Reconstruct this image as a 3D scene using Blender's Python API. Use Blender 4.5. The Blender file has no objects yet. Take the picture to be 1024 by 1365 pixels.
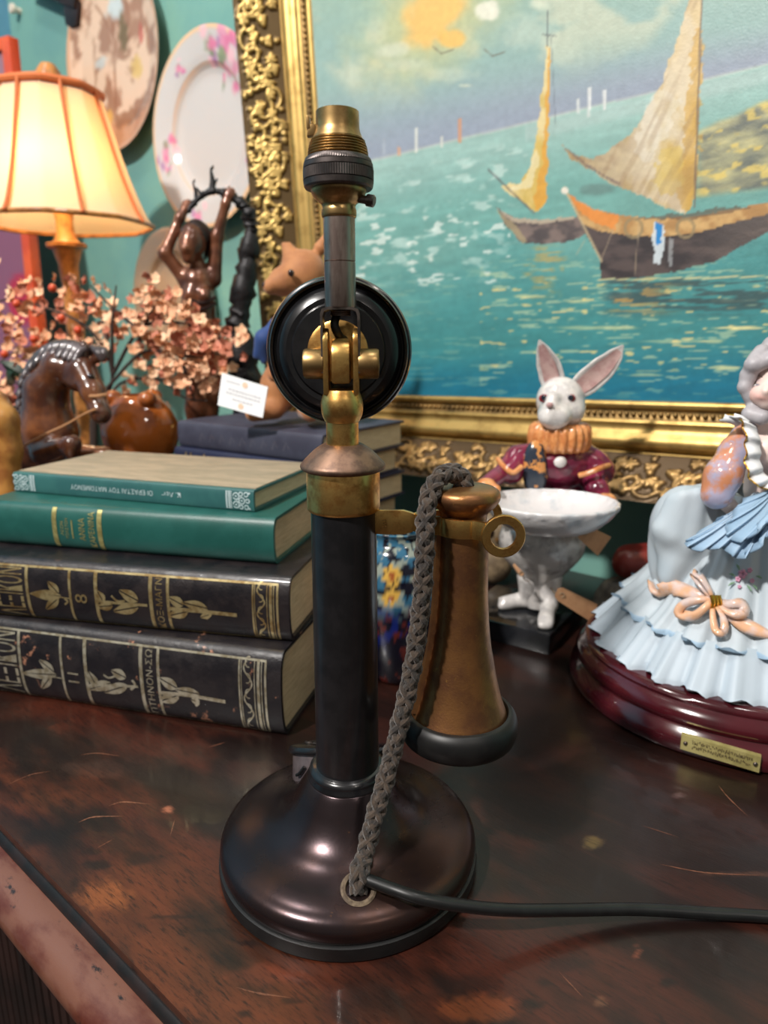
import bpy, bmesh, math, random
import numpy as np
from mathutils import Vector, Matrix

random.seed(7)
SC = bpy.context.scene
COL = SC.collection

# ------------------------------------------------------------------ camera
FPX = 920.0
TH = math.radians(14.3)
H = 0.2904
ct, st = math.cos(TH), math.sin(TH)
cd = bpy.data.cameras.new('camera')
cam = bpy.data.objects.new('camera', cd)
COL.objects.link(cam)
cam.location = (0, 0, H)
cam.rotation_euler = (math.pi / 2 - TH, 0, 0)
cd.sensor_fit = 'AUTO'
cd.sensor_width = 36.0
cd.lens = FPX / 1365 * 36.0
cd.clip_start = 0.01
cd.dof.use_dof = True
cd.dof.focus_distance = 0.36
cd.dof.aperture_fstop = 8.0
SC.camera = cam

# ------------------------------------------------------------------ view, world, lights
SC.view_settings.view_transform = 'Standard'
SC.view_settings.look = 'None'
SC.view_settings.gamma = 1.0
SC.view_settings.use_curve_mapping = False
SC.view_settings.exposure = 0.0
w = bpy.data.worlds.new('shop_light')
SC.world = w
w.use_nodes = True
nt = w.node_tree
nt.nodes.clear()
wo = nt.nodes.new('ShaderNodeOutputWorld')
bg = nt.nodes.new('ShaderNodeBackground')
tc = nt.nodes.new('ShaderNodeTexCoord')
sep = nt.nodes.new('ShaderNodeSeparateXYZ')
rmp = nt.nodes.new('ShaderNodeValToRGB')
mp = nt.nodes.new('ShaderNodeMapRange')
mp.inputs[1].default_value = -1
mp.inputs[2].default_value = 1
nt.links.new(tc.outputs['Generated'], sep.inputs[0])
nt.links.new(sep.outputs['Z'], mp.inputs[0])
nt.links.new(mp.outputs[0], rmp.inputs[0])
nt.links.new(rmp.outputs[0], bg.inputs[0])
nt.links.new(bg.outputs[0], wo.inputs[0])
e = rmp.color_ramp.elements
e[0].position = 0.36
e[0].color = (0.02, 0.015, 0.013, 1)
e[1].position = 1.0
e[1].color = (0.80, 0.78, 0.74, 1)
m_ = rmp.color_ramp.elements.new(0.52)
m_.color = (0.58, 0.54, 0.49, 1)
bg.inputs[1].default_value = 0.30


def area(name, loc, target, size, power, col=(1, 1, 1), spread=None):
    l = bpy.data.lights.new(name, 'AREA')
    l.shape = 'DISK'
    l.size = size
    l.energy = power
    l.color = col
    if spread:
        l.spread = spread
    o = bpy.data.objects.new(name, l)
    COL.objects.link(o)
    o.location = loc
    d = Vector(target) - Vector(loc)
    o.rotation_euler = d.to_track_quat('-Z', 'Y').to_euler()
    return o


# ceiling spots of the shop (they stand where real spots would hang, above and behind the viewer)
area('key_spot_light', (-1.2, -0.72, 1.98), (0.05, 0.5, 0.15), 0.16, 78, (1.0, 0.95, 0.90))
area('ceiling_spot_light', (0.35, 0.05, 2.1), (0.1, 0.6, 0.1), 0.18, 5, (1.0, 0.96, 0.92))
area('ceiling_spot_light', (-0.75, 0.55, 2.1), (-0.5, 1.1, 0.3), 0.16, 8, (1.0, 0.95, 0.90))
area('ceiling_spot_light', (0.9, -1.3, 2.0), (0.1, 0.6, 0.2), 0.2, 5, (1.0, 0.9, 0.8))

# ------------------------------------------------------------------ measuring helpers (photo pixel -> place)
CAMP = np.array([0, 0, H])
NW = np.array([0.641, 0.767, 0.0])
NW /= np.linalg.norm(NW)                      # into the back wall
EW = np.array([NW[1], -NW[0], 0.0])           # along the wall, to the right


def ray(px, py):
    dx = (px - 512) / FPX
    dy = (682.5 - py) / FPX
    return np.array([dx, ct + dy * st, -st + dy * ct])


def at(px, py, Y):
    d = ray(px, py)
    return CAMP + d * (Y / d[1])


def tab(px, py, z=0.0):
    d = ray(px, py)
    return CAMP + d * ((z - H) / d[2])


def pl(px, py, c):
    d = ray(px, py)
    return CAMP + d * (c / (NW @ d))


def depth(p):
    q = np.asarray(p) - CAMP
    return q[1] * ct - q[2] * st


def proj_arr(P):
    q = P - CAMP
    dep = q[:, 1] * ct - q[:, 2] * st
    up = q[:, 1] * st + q[:, 2] * ct
    return 512 + FPX * q[:, 0] / dep, 682.5 - FPX * up / dep


def zr(py, wpx, Y):
    a = math.atan((py - 682.5) / FPX) + TH
    z = H - Y * math.tan(a)
    dep = Y * ct + (H - z) * st
    return (wpx / 2 * dep / FPX, z)


def lin(c):
    c = np.asarray(c, float) / 255.0
    return np.where(c <= 0.04045, c / 12.92, ((c + 0.055) / 1.055) ** 2.4)


def C(r, g, b):
    l = lin((r, g, b))
    return (float(l[0]), float(l[1]), float(l[2]), 1.0)


# ------------------------------------------------------------------ materials
def M(name, col, rough=0.5, metal=0.0, col2=None, nscale=60.0, lo=0.4, hi=0.62, stretch=(1, 1, 1), rot=(0, 0, 0),
      bump=0.0, bscale=250.0, coat=0.0, rough2=None, col3=None, n3=200.0, lo3=0.6, hi3=0.7, spec=0.5,
      emis=None, estr=0.0, trans=0.0, sss=0.0, attr=None, sheen=0.0, alpha=None):
    m = bpy.data.materials.new(name)
    m.use_nodes = True
    t = m.node_tree
    b = t.nodes['Principled BSDF']
    b.inputs['Base Color'].default_value = col
    b.inputs['Roughness'].default_value = rough
    b.inputs['Metallic'].default_value = metal
    b.inputs['Specular IOR Level'].default_value = spec
    b.inputs['Coat Weight'].default_value = coat
    b.inputs['Coat Roughness'].default_value = 0.06
    if sss:
        b.inputs['Subsurface Weight'].default_value = sss
        b.inputs['Subsurface Radius'].default_value = (0.004, 0.003, 0.002)
        b.inputs['Subsurface Scale'].default_value = 1.0
    if trans:
        b.inputs['Transmission Weight'].default_value = trans
    if sheen:
        b.inputs['Sheen Weight'].default_value = sheen
    if emis:
        b.inputs['Emission Color'].default_value = emis
        b.inputs['Emission Strength'].default_value = estr
    co = t.nodes.new('ShaderNodeTexCoord')
    mpn = t.nodes.new('ShaderNodeMapping')
    if any(rot):
        mpn.vector_type = 'TEXTURE'
        stretch = tuple(1.0 / q for q in stretch)
    mpn.inputs['Rotation'].default_value = rot
    mpn.inputs['Scale'].default_value = stretch
    t.links.new(co.outputs['Object'], mpn.inputs[0])
    src = None
    if attr:
        an = t.nodes.new('ShaderNodeAttribute')
        an.attribute_name = attr
        src = an.outputs['Color']

    def noise(sc, det=6.0, ro=0.6):
        n = t.nodes.new('ShaderNodeTexNoise')
        n.inputs['Scale'].default_value = sc
        n.inputs['Detail'].default_value = det
        n.inputs['Roughness'].default_value = ro
        t.links.new(mpn.outputs[0], n.inputs['Vector'])
        return n.outputs['Fac']

    def ramp(f, a, bb):
        r = t.nodes.new('ShaderNodeMapRange')
        r.interpolation_type = 'SMOOTHSTEP'
        r.inputs[1].default_value = a
        r.inputs[2].default_value = bb
        t.links.new(f, r.inputs[0])
        return r.outputs[0]

    def mixc(f, a, bb):
        x = t.nodes.new('ShaderNodeMix')
        x.data_type = 'RGBA'
        t.links.new(f, x.inputs[0])
        for s_, i in ((a, 6), (bb, 7)):
            if isinstance(s_, tuple):
                x.inputs[i].default_value = s_
            else:
                t.links.new(s_, x.inputs[i])
        return x.outputs[2]

    if col2 is not None:
        f = ramp(noise(nscale), lo, hi)
        src = mixc(f, src if src is not None else col, col2)
        if rough2 is not None:
            r = t.nodes.new('ShaderNodeMapRange')
            t.links.new(f, r.inputs[0])
            r.inputs[3].default_value = rough
            r.inputs[4].default_value = rough2
            t.links.new(r.outputs[0], b.inputs['Roughness'])
    if col3 is not None:
        f = ramp(noise(n3, 8.0, 0.7), lo3, hi3)
        src = mixc(f, src if src is not None else col, col3)
    if src is not None:
        t.links.new(src, b.inputs['Base Color'])
    if bump:
        bn = t.nodes.new('ShaderNodeBump')
        bn.inputs['Strength'].default_value = bump
        bn.inputs['Distance'].default_value = 0.001
        t.links.new(noise(bscale), bn.inputs['Height'])
        t.links.new(bn.outputs[0], b.inputs['Normal'])
    return m


# ------------------------------------------------------------------ mesh building
ORG = {}
WARP = {None: None}      # a thing that leans: sideways shift as a function of height


class G:
    def __init__(self):
        self.v = []
        self.f = []
        self.mi = []
        self.c = None
        self.cur = 0
        self.n = 0

    def add(self, verts, faces, cols=None):
        o = self.n
        verts = [tuple(map(float, p)) for p in verts]
        self.v += verts
        self.n += len(verts)
        self.f += [tuple(int(i) + o for i in q) for q in faces]
        self.mi += [self.cur] * len(faces)
        if cols is not None:
            if self.c is None:
                self.c = []
            self.c += [tuple(x) for x in cols]
        return self

    def grid(self, P, closed_u=False, closed_v=False, cols=None, flip=False):
        P = np.asarray(P, float)
        nu, nv = P.shape[:2]
        fs = []
        for i in range(nu if closed_u else nu - 1):
            i2 = (i + 1) % nu
            for j in range(nv if closed_v else nv - 1):
                j2 = (j + 1) % nv
                q = (i * nv + j, i2 * nv + j, i2 * nv + j2, i * nv + j2)
                fs.append(q[::-1] if flip else q)
        return self.add(P.reshape(-1, 3), fs, None if cols is None else np.asarray(cols).reshape(-1, 3))

    def lathe(self, prof, seg=48, o=(0, 0, 0), ax=((1, 0, 0), (0, 1, 0), (0, 0, 1)), mod=None, sx=1.0, sy=1.0, cols=None, a0=0.0, a1=None):
        """prof: (r, h) from bottom up (outside)."""
        X, Y, Z = [np.array(a, float) for a in ax]
        o = np.array(o, float)
        full = a1 is None
        th = np.linspace(0, 2 * math.pi, seg, endpoint=False) if full else np.linspace(a0, a1, seg)
        P = np.zeros((seg, len(prof), 3))
        for j, (r, h) in enumerate(prof):
            for i, a in enumerate(th):
                k = 1.0 if mod is None else mod(a, j)
                P[i, j] = o + X * (r * k * sx * math.cos(a)) + Y * (r * k * sy * math.sin(a)) + Z * h
        cc = None
        if cols is not None:
            cc = cols(P, th)
        return self.grid(P, closed_u=full, cols=cc)

    def tube(self, pts, r, seg=10, closed=False, caps=True, flat=1.0):
        pts = np.asarray(pts, float)
        n = len(pts)
        rr = np.full(n, r) if np.isscalar(r) else np.asarray(r, float)
        T = np.gradient(pts, axis=0) if not closed else np.roll(pts, -1, 0) - np.roll(pts, 1, 0)
        T /= np.linalg.norm(T, axis=1)[:, None] + 1e-12
        up = np.array([0, 0, 1.0]) if abs(T[0][2]) < 0.9 else np.array([1.0, 0, 0])
        N = up - T[0] * (up @ T[0])
        N /= np.linalg.norm(N)
        P = np.zeros((n, seg, 3))
        for i in range(n):
            N = N - T[i] * (N @ T[i])
            N /= np.linalg.norm(N) + 1e-12
            B = np.cross(T[i], N)
            for k in range(seg):
                a = 2 * math.pi * k / seg
                P[i, k] = pts[i] + (N * math.cos(a) * flat + B * math.sin(a)) * rr[i]
        o = self.n
        self.grid(P, closed_u=closed, closed_v=True)
        if caps and not closed:
            self.f.append(tuple(o + k for k in range(seg))[::-1])
            self.f.append(tuple(o + (n - 1) * seg + k for k in range(seg)))
            self.mi += [self.cur] * 2
        return self

    def box(self, c, hx, hy, hz):
        c, hx, hy, hz = [np.array(a, float) for a in (c, hx, hy, hz)]
        vs = [c + a * hx + b * hy + d * hz for d in (-1, 1) for b in (-1, 1) for a in (-1, 1)]
        return self.add(vs, [(0, 2, 3, 1), (4, 5, 7, 6), (0, 1, 5, 4), (2, 6, 7, 3), (0, 4, 6, 2), (1, 3, 7, 5)])

    def prism(self, poly, ext):
        poly = [np.array(p, float) for p in poly]
        ext = np.array(ext, float)
        n = len(poly)
        vs = poly + [p + ext for p in poly]
        fs = [tuple(range(n))[::-1], tuple(range(n, 2 * n))] + [(i, (i + 1) % n, n + (i + 1) % n, n + i) for i in range(n)]
        return self.add(vs, fs)

    def ell(self, c, r, seg=20, rings=12, ax=None):
        c = np.array(c, float)
        A = np.eye(3) if ax is None else np.array(ax, float)
        vs, P = [], np.zeros((seg, rings + 1, 3))
        for i in range(seg):
            a = 2 * math.pi * i / seg
            for j in range(rings + 1):
                b = -math.pi / 2 + math.pi * j / rings
                l = np.array([r[0] * math.cos(b) * math.cos(a), r[1] * math.cos(b) * math.sin(a), r[2] * math.sin(b)])
                P[i, j] = c + l @ A
        return self.grid(P, closed_u=True)

    def mesh(self, name, mats, origin, sharp=None, warp=None, bevel=0.0, flat=False, merge=True):
        me = bpy.data.meshes.new(name)
        vs = [(p[0] - origin[0], p[1] - origin[1], p[2] - origin[2]) for p in self.v]
        if warp:
            vs = [(x + warp(z + origin[2]), y, z) for x, y, z in vs]
        me.from_pydata(vs, [], self.f)
        for m in (mats if isinstance(mats, (list, tuple)) else [mats]):
            me.materials.append(m)
        if any(self.mi):
            me.polygons.foreach_set('material_index', self.mi)
        if self.c is not None:
            at_ = me.color_attributes.new('Col', 'FLOAT_COLOR', 'POINT')
            arr = np.ones((len(vs), 4), np.float32)
            arr[:, :3] = np.array(self.c, np.float32)
            at_.data.foreach_set('color', arr.ravel())
        bm = bmesh.new()
        bm.from_mesh(me)
        if merge:
            bmesh.ops.remove_doubles(bm, verts=bm.verts, dist=1e-6)
            bmesh.ops.recalc_face_normals(bm, faces=bm.faces)
        if bevel:
            es = [e_ for e_ in bm.edges if len(e_.link_faces) == 2 and e_.calc_face_angle(0) > 0.6]
            bmesh.ops.bevel(bm, geom=es, offset=bevel, segments=2, profile=0.6, affect='EDGES', clamp_overlap=True)
        bm.to_mesh(me)
        bm.free()
        if not flat:
            me.polygons.foreach_set('use_smooth', [True] * len(me.polygons))
            me.set_sharp_from_angle(angle=math.radians(sharp if sharp else 40))
        me.update()
        return me


def tag(o, label=None, cat=None, group=None, kind=None):
    if label:
        o['label'] = label
    if cat:
        o['category'] = cat
    if group:
        o['group'] = group
    if kind:
        o['kind'] = kind
    return o


def thing(name, label, cat, loc, group=None):
    o = bpy.data.objects.new(name, None)
    COL.objects.link(o)
    o.location = [float(x) for x in loc]
    o.empty_display_size = 0.02
    ORG[o] = np.array(loc, float)
    return tag(o, label, cat, group)


def part(name, g, mat, parent=None, label=None, **kw):
    org = ORG[parent] if parent is not None else kw.pop('origin', (0, 0, 0))
    kw.pop('origin', None)
    me = g.mesh(name, mat, org, warp=WARP.get(parent) or WARP.get(getattr(parent, 'parent', None)), **kw)
    o = bpy.data.objects.new(name, me)
    COL.objects.link(o)
    if parent is not None:
        o.parent = parent
    else:
        o.location = [float(x) for x in org]
    ORG[o] = np.array(org, float)
    if label:
        o['label'] = label
    return o


def solo(name, g, mat, label, cat, loc, group=None, **kw):
    o = part(name, g, mat, None, origin=loc, **kw)
    return tag(o, label, cat, group)


def struct(name, g, mat, **kw):
    o = part(name, g, mat, None, **kw)
    o['kind'] = 'structure'
    return o


def spline(pts, n=60):
    """Catmull-Rom through the points."""
    p = np.array(pts, float)
    p = np.vstack([2 * p[0] - p[1], p, 2 * p[-1] - p[-2]])
    segs = len(p) - 3
    out = []
    for t in np.linspace(0, segs - 1e-9, n):
        i = int(t)
        u = t - i
        a, b, c, d = p[i:i + 4]
        out.append(0.5 * ((2 * b) + (c - a) * u + (2 * a - 5 * b + 4 * c - d) * u * u + (3 * b - a - 3 * c + d) * u ** 3))
    return np.array(out)


# ------------------------------------------------------------------ smooth bodies: distance field + surface nets
def seg_(a, b, ra, rb=None):
    return ('s', np.array(a, float), np.array(b, float), ra, ra if rb is None else rb)


def elp(c, r, ax=None):
    return ('e', np.array(c, float), np.array(r, float), None if ax is None else np.array(ax, float))


def pdist(p, X):
    if p[0] == 's':
        _, a, b, ra, rb = p
        ab = b - a
        L = ab @ ab + 1e-12
        t = np.clip(((X - a) @ ab) / L, 0, 1)
        return np.linalg.norm(X - a - t[..., None] * ab, axis=-1) - (ra + (rb - ra) * t)
    _, c, r, A = p
    q = X - c
    if A is not None:
        q = q @ A.T
    k = np.linalg.norm(q / r, axis=-1)
    return (k - 1) * r.min() * np.clip(0.55 + 0.45 * k, 0, 1.2)


def blob(g, prims, k=0.006, n=70, cut=(), cols=None, pcol=None):
    lo = np.min([np.minimum(p[1], p[2]) - max(p[3], p[4]) if p[0] == 's' else p[1] - p[2].max() for p in prims], axis=0) - k * 1.5
    hi = np.max([np.maximum(p[1], p[2]) + max(p[3], p[4]) if p[0] == 's' else p[1] + p[2].max() for p in prims], axis=0) + k * 1.5
    h = (hi - lo).max() / n
    dims = np.ceil((hi - lo) / h).astype(int) + 3
    ax = [lo[i] - h + h * np.arange(dims[i]) for i in range(3)]
    X = np.stack(np.meshgrid(*ax, indexing='ij'), -1)
    D = None
    for p in prims:
        d = pdist(p, X)
        if D is None:
            D = d
        else:
            hh = np.clip(0.5 + 0.5 * (D - d) / k, 0, 1)
            D = D * (1 - hh) + d * hh - k * hh * (1 - hh)
    for p in cut:
        D = np.maximum(D, -pdist(p, X))
    S = D < 0
    c = [S[a:dims[0] - 1 + a, b:dims[1] - 1 + b, e_:dims[2] - 1 + e_] for a in (0, 1) for b in (0, 1) for e_ in (0, 1)]
    cnt = sum(x.astype(int) for x in c)
    act = (cnt > 0) & (cnt < 8)
    idx = -np.ones(act.shape, int)
    ii = np.argwhere(act)
    idx[act] = np.arange(len(ii))
    acc = np.zeros((len(ii), 3))
    num = np.zeros(len(ii))
    cor = [(a, b, e_) for a in (0, 1) for b in (0, 1) for e_ in (0, 1)]
    for a in cor:
        for axx in range(3):
            if a[axx]:
                continue
            b = list(a)
            b[axx] = 1
            da = D[ii[:, 0] + a[0], ii[:, 1] + a[1], ii[:, 2] + a[2]]
            db = D[ii[:, 0] + b[0], ii[:, 1] + b[1], ii[:, 2] + b[2]]
            m = (da < 0) != (db < 0)
            t = np.where(m, da / (da - db + 1e-20), 0)
            pa = ii + np.array(a)
            pos = pa.astype(float)
            pos[:, axx] += t
            acc[m] += pos[m]
            num[m] += 1
    V = (acc / num[:, None]) * h + (lo - h)
    F = []
    for axx in range(3):
        o1, o2 = [(1, 2), (2, 0), (0, 1)][axx]
        sl0 = [slice(None)] * 3
        sl1 = [slice(None)] * 3
        sl0[axx] = slice(0, dims[axx] - 1)
        sl1[axx] = slice(1, dims[axx])
        A, B = S[tuple(sl0)], S[tuple(sl1)]
        for (i, j, kk), s in [(x, A[tuple(x)]) for x in np.argwhere(A != B)]:
            e0 = [i, j, kk]
            if e0[o1] < 1 or e0[o2] < 1 or e0[o1] >= dims[o1] - 1 or e0[o2] >= dims[o2] - 1:
                continue
            q = []
            for d1, d2 in ((-1, -1), (0, -1), (0, 0), (-1, 0)):
                z = list(e0)
                z[o1] += d1
                z[o2] += d2
                q.append(idx[tuple(z)])
            F.append(tuple(q) if s else tuple(q[::-1]))
    # vertex colours: colour of the nearest primitive, softly mixed
    cc = None
    if pcol is not None:
        W = np.stack([pdist(p, V) for p in prims], -1)
        W = np.exp(-np.clip((W - W.min(1, keepdims=True)) / (k * 0.5), 0, 30))
        W /= W.sum(1, keepdims=True)
        cc = W @ np.array([lin(x) for x in pcol])
    if cols is not None:
        cc = cols(V, cc)
    g.add(V, F, cc)
    return g


# ------------------------------------------------------------------ numpy value noise
_rng = np.random.RandomState(3)
_tab = _rng.rand(256, 256)


def vnoise(x, y):
    xi = np.floor(x).astype(int)
    yi = np.floor(y).astype(int)
    fx = x - xi
    fy = y - yi
    fx = fx * fx * (3 - 2 * fx)
    fy = fy * fy * (3 - 2 * fy)
    g_ = lambda a, b: _tab[a % 256, b % 256]
    return (g_(xi, yi) * (1 - fx) + g_(xi + 1, yi) * fx) * (1 - fy) + (g_(xi, yi + 1) * (1 - fx) + g_(xi + 1, yi + 1) * fx) * fy


def fbm(x, y, o=4):
    s = 0
    a = 0.5
    for i in range(o):
        s = s + a * vnoise(x * 2 ** i + 17 * i, y * 2 ** i + 5 * i)
        a *= 0.5
    return s / (1 - 0.5 ** o)


def sstep(a, b, x):
    t = np.clip((x - a) / (b - a), 0, 1)
    return t * t * (3 - 2 * t)


def inpoly(x, y, poly):
    ins = np.zeros(x.shape, bool)
    n = len(poly)
    for i in range(n):
        x1, y1 = poly[i]
        x2, y2 = poly[(i + 1) % n]
        if y1 == y2:
            continue
        c = ((y1 > y) != (y2 > y)) & (x < (x2 - x1) * (y - y1) / (y2 - y1) + x1)
        ins ^= c
    return ins


def segd(x, y, x1, y1, x2, y2):
    dx, dy = x2 - x1, y2 - y1
    t = np.clip(((x - x1) * dx + (y - y1) * dy) / (dx * dx + dy * dy + 1e-9), 0, 1)
    return np.hypot(x - x1 - t * dx, y - y1 - t * dy)

# ================================================================== THE ROOM
WALLC = 0.80
TEAL = M('teal_wall_paint', C(122, 172, 160), 0.6, col2=C(112, 162, 156), nscale=6, bump=0.15, bscale=120)
BLUE = M('bluer_lit_wall_paint', C(96, 150, 176), 0.65, col2=C(86, 140, 168), nscale=5)  # bluer light on the left wall, put into its colour
FLOORM = M('dark_floor_boards', C(58, 40, 30), 0.5, col2=C(40, 27, 20), nscale=8, stretch=(1, 8, 1))
corner = pl(27, 150, WALLC)
e0 = float(EW @ corner)
g = G()


def ec(e_, c_, z=0.0):
    p = EW * e_ + NW * c_
    return np.array([p[0], p[1], z])


g.prism([ec(e0 - 0.02, WALLC, -0.8), ec(2.2, WALLC, -0.8), ec(2.2, WALLC, 2.1), ec(e0 - 0.02, WALLC, 2.1)], NW * 0.06)
struct('wall_back', g, TEAL, flat=True)
g = G()
g.prism([ec(e0, -2.2, -0.8), ec(e0, WALLC + 0.06, -0.8), ec(e0, WALLC + 0.06, 2.1), ec(e0, -2.2, 2.1)], -EW * 0.06)
struct('wall_left', g, BLUE, flat=True)
g = G()
g.prism([ec(e0 - 0.06, -2.2, -0.8), ec(2.2, -2.2, -0.8), ec(2.2, WALLC + 0.06, -0.8), ec(e0 - 0.06, WALLC + 0.06, -0.8)], (0, 0, -0.04))
struct('floor', g, FLOORM, flat=True)

# ================================================================== SIDEBOARD
ROTW = (0, 0, math.atan2(EW[1], EW[0]))


def wood_cols(P):
    px, py = proj_arr(P)
    e_ = P @ EW
    c_ = P @ NW
    n1 = fbm(e_ * 9 + 40, c_ * 26 + 3, 5)
    n2 = fbm(e_ * 24 + 7, c_ * 70 + 90, 4)
    n3 = fbm(e_ * 14 + 21, c_ * 14 + 55, 4)
    gr = fbm(e_ * 40 + 9, c_ * 420 + 2, 3)
    dark = np.array([25, 15, 13.])
    red = np.array([70, 32, 22.])
    org = np.array([126, 68, 36.])
    f = sstep(0.40, 0.62, 0.62 * n1 + 0.38 * n2)
    col = dark + (red - dark) * f[:, None]
    # worn, paler strip along the front edge and a few rubbed patches there
    wear = sstep(0.235, 0.125, c_) * sstep(0.42, 0.66, n3 * 0.6 + n2 * 0.4)
    wear = np.maximum(wear, 0.55 * sstep(0.145, 0.125, c_))
    col = col + (org - col) * (0.58 * wear)[:, None]
    # darker field further in: shade towards the back put into the colour
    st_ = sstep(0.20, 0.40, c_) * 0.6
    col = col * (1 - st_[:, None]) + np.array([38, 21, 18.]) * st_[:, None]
    col = col * (0.74 + 0.32 * gr)[:, None]
    # old stains (black) , rubbed marks, and a reflected haze painted into the top's colour
    for (x, y, rx, ry, k) in ((128, 1153, 20, 7, .8), (100, 1178, 6, 14, .75), (55, 1118, 30, 12, .5), (125, 1135, 14, 5, .6),
                              (60, 985, 40, 18, .35), (185, 1145, 22, 10, .45), (330, 1258, 14, 6, .6), (325, 1352, 12, 6, .6),
                              (710, 1338, 16, 9, .6), (725, 1310, 10, 6, .5), (760, 1285, 30, 12, .4), (890, 1310, 14, 7, .7),
                              (630, 1310, 30, 14, .45), (660, 1330, 20, 9, .5), (560, 1330, 26, 10, .3), (230, 1222, 40, 3, .5),
                              (280, 1240, 30, 3, .45), (390, 1335, 20, 4, .5)):
        d = np.hypot((px - x) / rx, (py - y) / ry) + 0.9 * (fbm(px * 0.11 + x, py * 0.11, 3) - 0.5)
        m = sstep(1.1, 0.55, d) * k
        col = col * (1 - m[:, None]) + np.array([22, 15, 14.]) * m[:, None]
    for (x, y, rx, ry, k, cc) in ((790, 1123, 16, 10, .7, (112, 94, 52)), (225, 1080, 7, 6, .8, (176, 108, 80)), (135, 1025, 60, 14, .12, (150, 120, 110)),
                                  (330, 1030, 40, 20, .20, (140, 84, 70)), (140, 1195, 38, 24, .55, (160, 92, 48)), (350, 1300, 50, 16, .3, (140, 66, 44)),
                                  (850, 1270, 5, 12, .6, (150, 80, 55)), (1000, 1165, 90, 3, .3, (150, 96, 70)), (800, 1335, 9, 7, .5, (150, 110, 80)),
                                  (640, 1345, 60, 22, .5, (136, 70, 34)), (905, 1060, 10, 5, .4, (130, 110, 110))):
        d = np.hypot((px - x) / rx, (py - y) / ry) + 0.9 * (fbm(px * 0.09 + x, py * 0.09 + 9, 3) - 0.5)
        m = sstep(1.15, 0.5, d) * k
        col = col * (1 - m[:, None]) + np.array(cc, float) * m[:, None]
    return lin(np.clip(col, 0, 255))


SCRATCHES = (([(8, 1047), (40, 1033), (68, 1028)], 1.0, .55), ([(108, 1006), (130, 1004), (160, 1008)], 1.0, .6),
                         ([(145, 1074), (165, 1069), (200, 1072)], 1.3, .7), ([(105, 1096), (125, 1089), (165, 1088)], 1.3, .75),
                         ([(227, 1114), (233, 1092)], 0.7, .5), ([(315, 1316), (345, 1324), (388, 1330)], 1.1, .5), ([(275, 997), (302, 989)], 1.2, .4),
                         ([(958, 1047), (972, 1064), (997, 1088)], 1.0, .65), ([(880, 1152), (940, 1163), (1018, 1167)], 1.1, .5),
                         ([(745, 1295), (778, 1330)], 0.7, .4), ([(128, 1131), (152, 1118)], 0.7, .4), ([(855, 1100), (905, 1116)], 0.8, .3))
TOPM = M('polished_mahogany', C(80, 40, 28), 0.30, attr='Col', col3=C(24, 14, 12), n3=110, lo3=0.46, hi3=0.74, bump=0.12, bscale=160, coat=0.12, spec=0.4, stretch=(1, 6, 1), rot=ROTW)
MOULD = M('mottled_mahogany_moulding', C(112, 72, 56), 0.34, col2=C(84, 38, 26), nscale=26, lo=0.42, hi=0.66, col3=C(24, 16, 15), n3=42, lo3=0.60, hi3=0.70, coat=0.3, stretch=(1, 2.5, 1), rot=ROTW, bump=0.1)  # brown mottled with redder and darker tones
BLACKW = M('ebonised_wood', C(15, 13, 13), 0.45, col2=C(30, 19, 17), nscale=80)
REED = M('dark_reeded_wood', C(44, 26, 22), 0.5, col2=C(24, 15, 13), nscale=14)

side = thing('sideboard', 'dark polished mahogany sideboard with a scratched worn top under everything', 'sideboard', (0, 0.5, -0.76))
E0, E1 = -0.50, 0.62
CF, CB = 0.1275, WALLC - 0.006


def topstrip(ea, eb, de, dc):
    g = G()
    es = np.linspace(ea, eb, max(2, int(round((eb - ea) / de)) + 1))
    cs = np.linspace(CF, CB, max(2, int(round((CB - CF) / dc)) + 1))
    P = np.zeros((len(es), len(cs), 3))
    P[:] = es[:, None, None] * EW + cs[None, :, None] * NW
    return P, wood_cols(P.reshape(-1, 3))


g = G()
for a, b, de, dc in ((E0, E1, 0.0021, 0.0021), (e0 + 0.01, E0, 0.02, 0.02), (E1, 1.4, 0.02, 0.02)):
    P, cc = topstrip(a, b, de, dc)
    g.grid(P, cols=cc)
L0, L1 = e0 + 0.01, 1.4
for a, b in (((L0, CF, 0), (L1, CF, 0)),):          # edge faces and underside
    vs = [ec(L0, CF, 0), ec(L1, CF, 0), ec(L1, CF, -0.005), ec(L0, CF, -0.005), ec(L1, CB, 0), ec(L1, CB, -0.005), ec(L0, CB, -0.005), ec(L0, CB, 0)]
    g.add(vs, [(0, 3, 2, 1), (1, 2, 5, 4), (4, 5, 6, 7), (7, 6, 3, 0), (3, 6, 5, 2)], [lin((70, 40, 28))] * 8)
for (pts, wd, k) in SCRATCHES:                 # rubbed scratches lying in the polish
    q = spline([(a, b, 0) for a, b in pts], 24)
    W3 = np.array([tab(a, b, 0.00012) for a, b, _ in q])
    Tn = np.gradient(W3, axis=0)
    Tn /= np.linalg.norm(Tn, axis=1)[:, None]
    Nn = np.stack([-Tn[:, 1], Tn[:, 0], 0 * Tn[:, 0]], 1)
    hw_ = 0.00042 * wd * np.clip(np.sin(np.pi * np.linspace(0.02, 0.98, 24)), .1, 1) * (0.6 + 0.8 * np.random.RandomState(len(pts)).rand(24))
    g.grid(np.stack([W3 - Nn * hw_[:, None], W3 + Nn * hw_[:, None]], 1), cols=np.array([[lin(np.array([150, 104, 80.]) * k + np.array([80, 44, 32.]) * (1 - k))] * 2] * 24))
part('tabletop', g, TOPM, side, sharp=30, merge=False)


def run(prof, ea, eb, n=2):
    g = G()
    es = np.linspace(ea, eb, n)
    P = np.array([[ec(e_, c_, z) for (c_, z) in prof] for e_ in es])
    g.grid(P)
    return g


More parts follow.
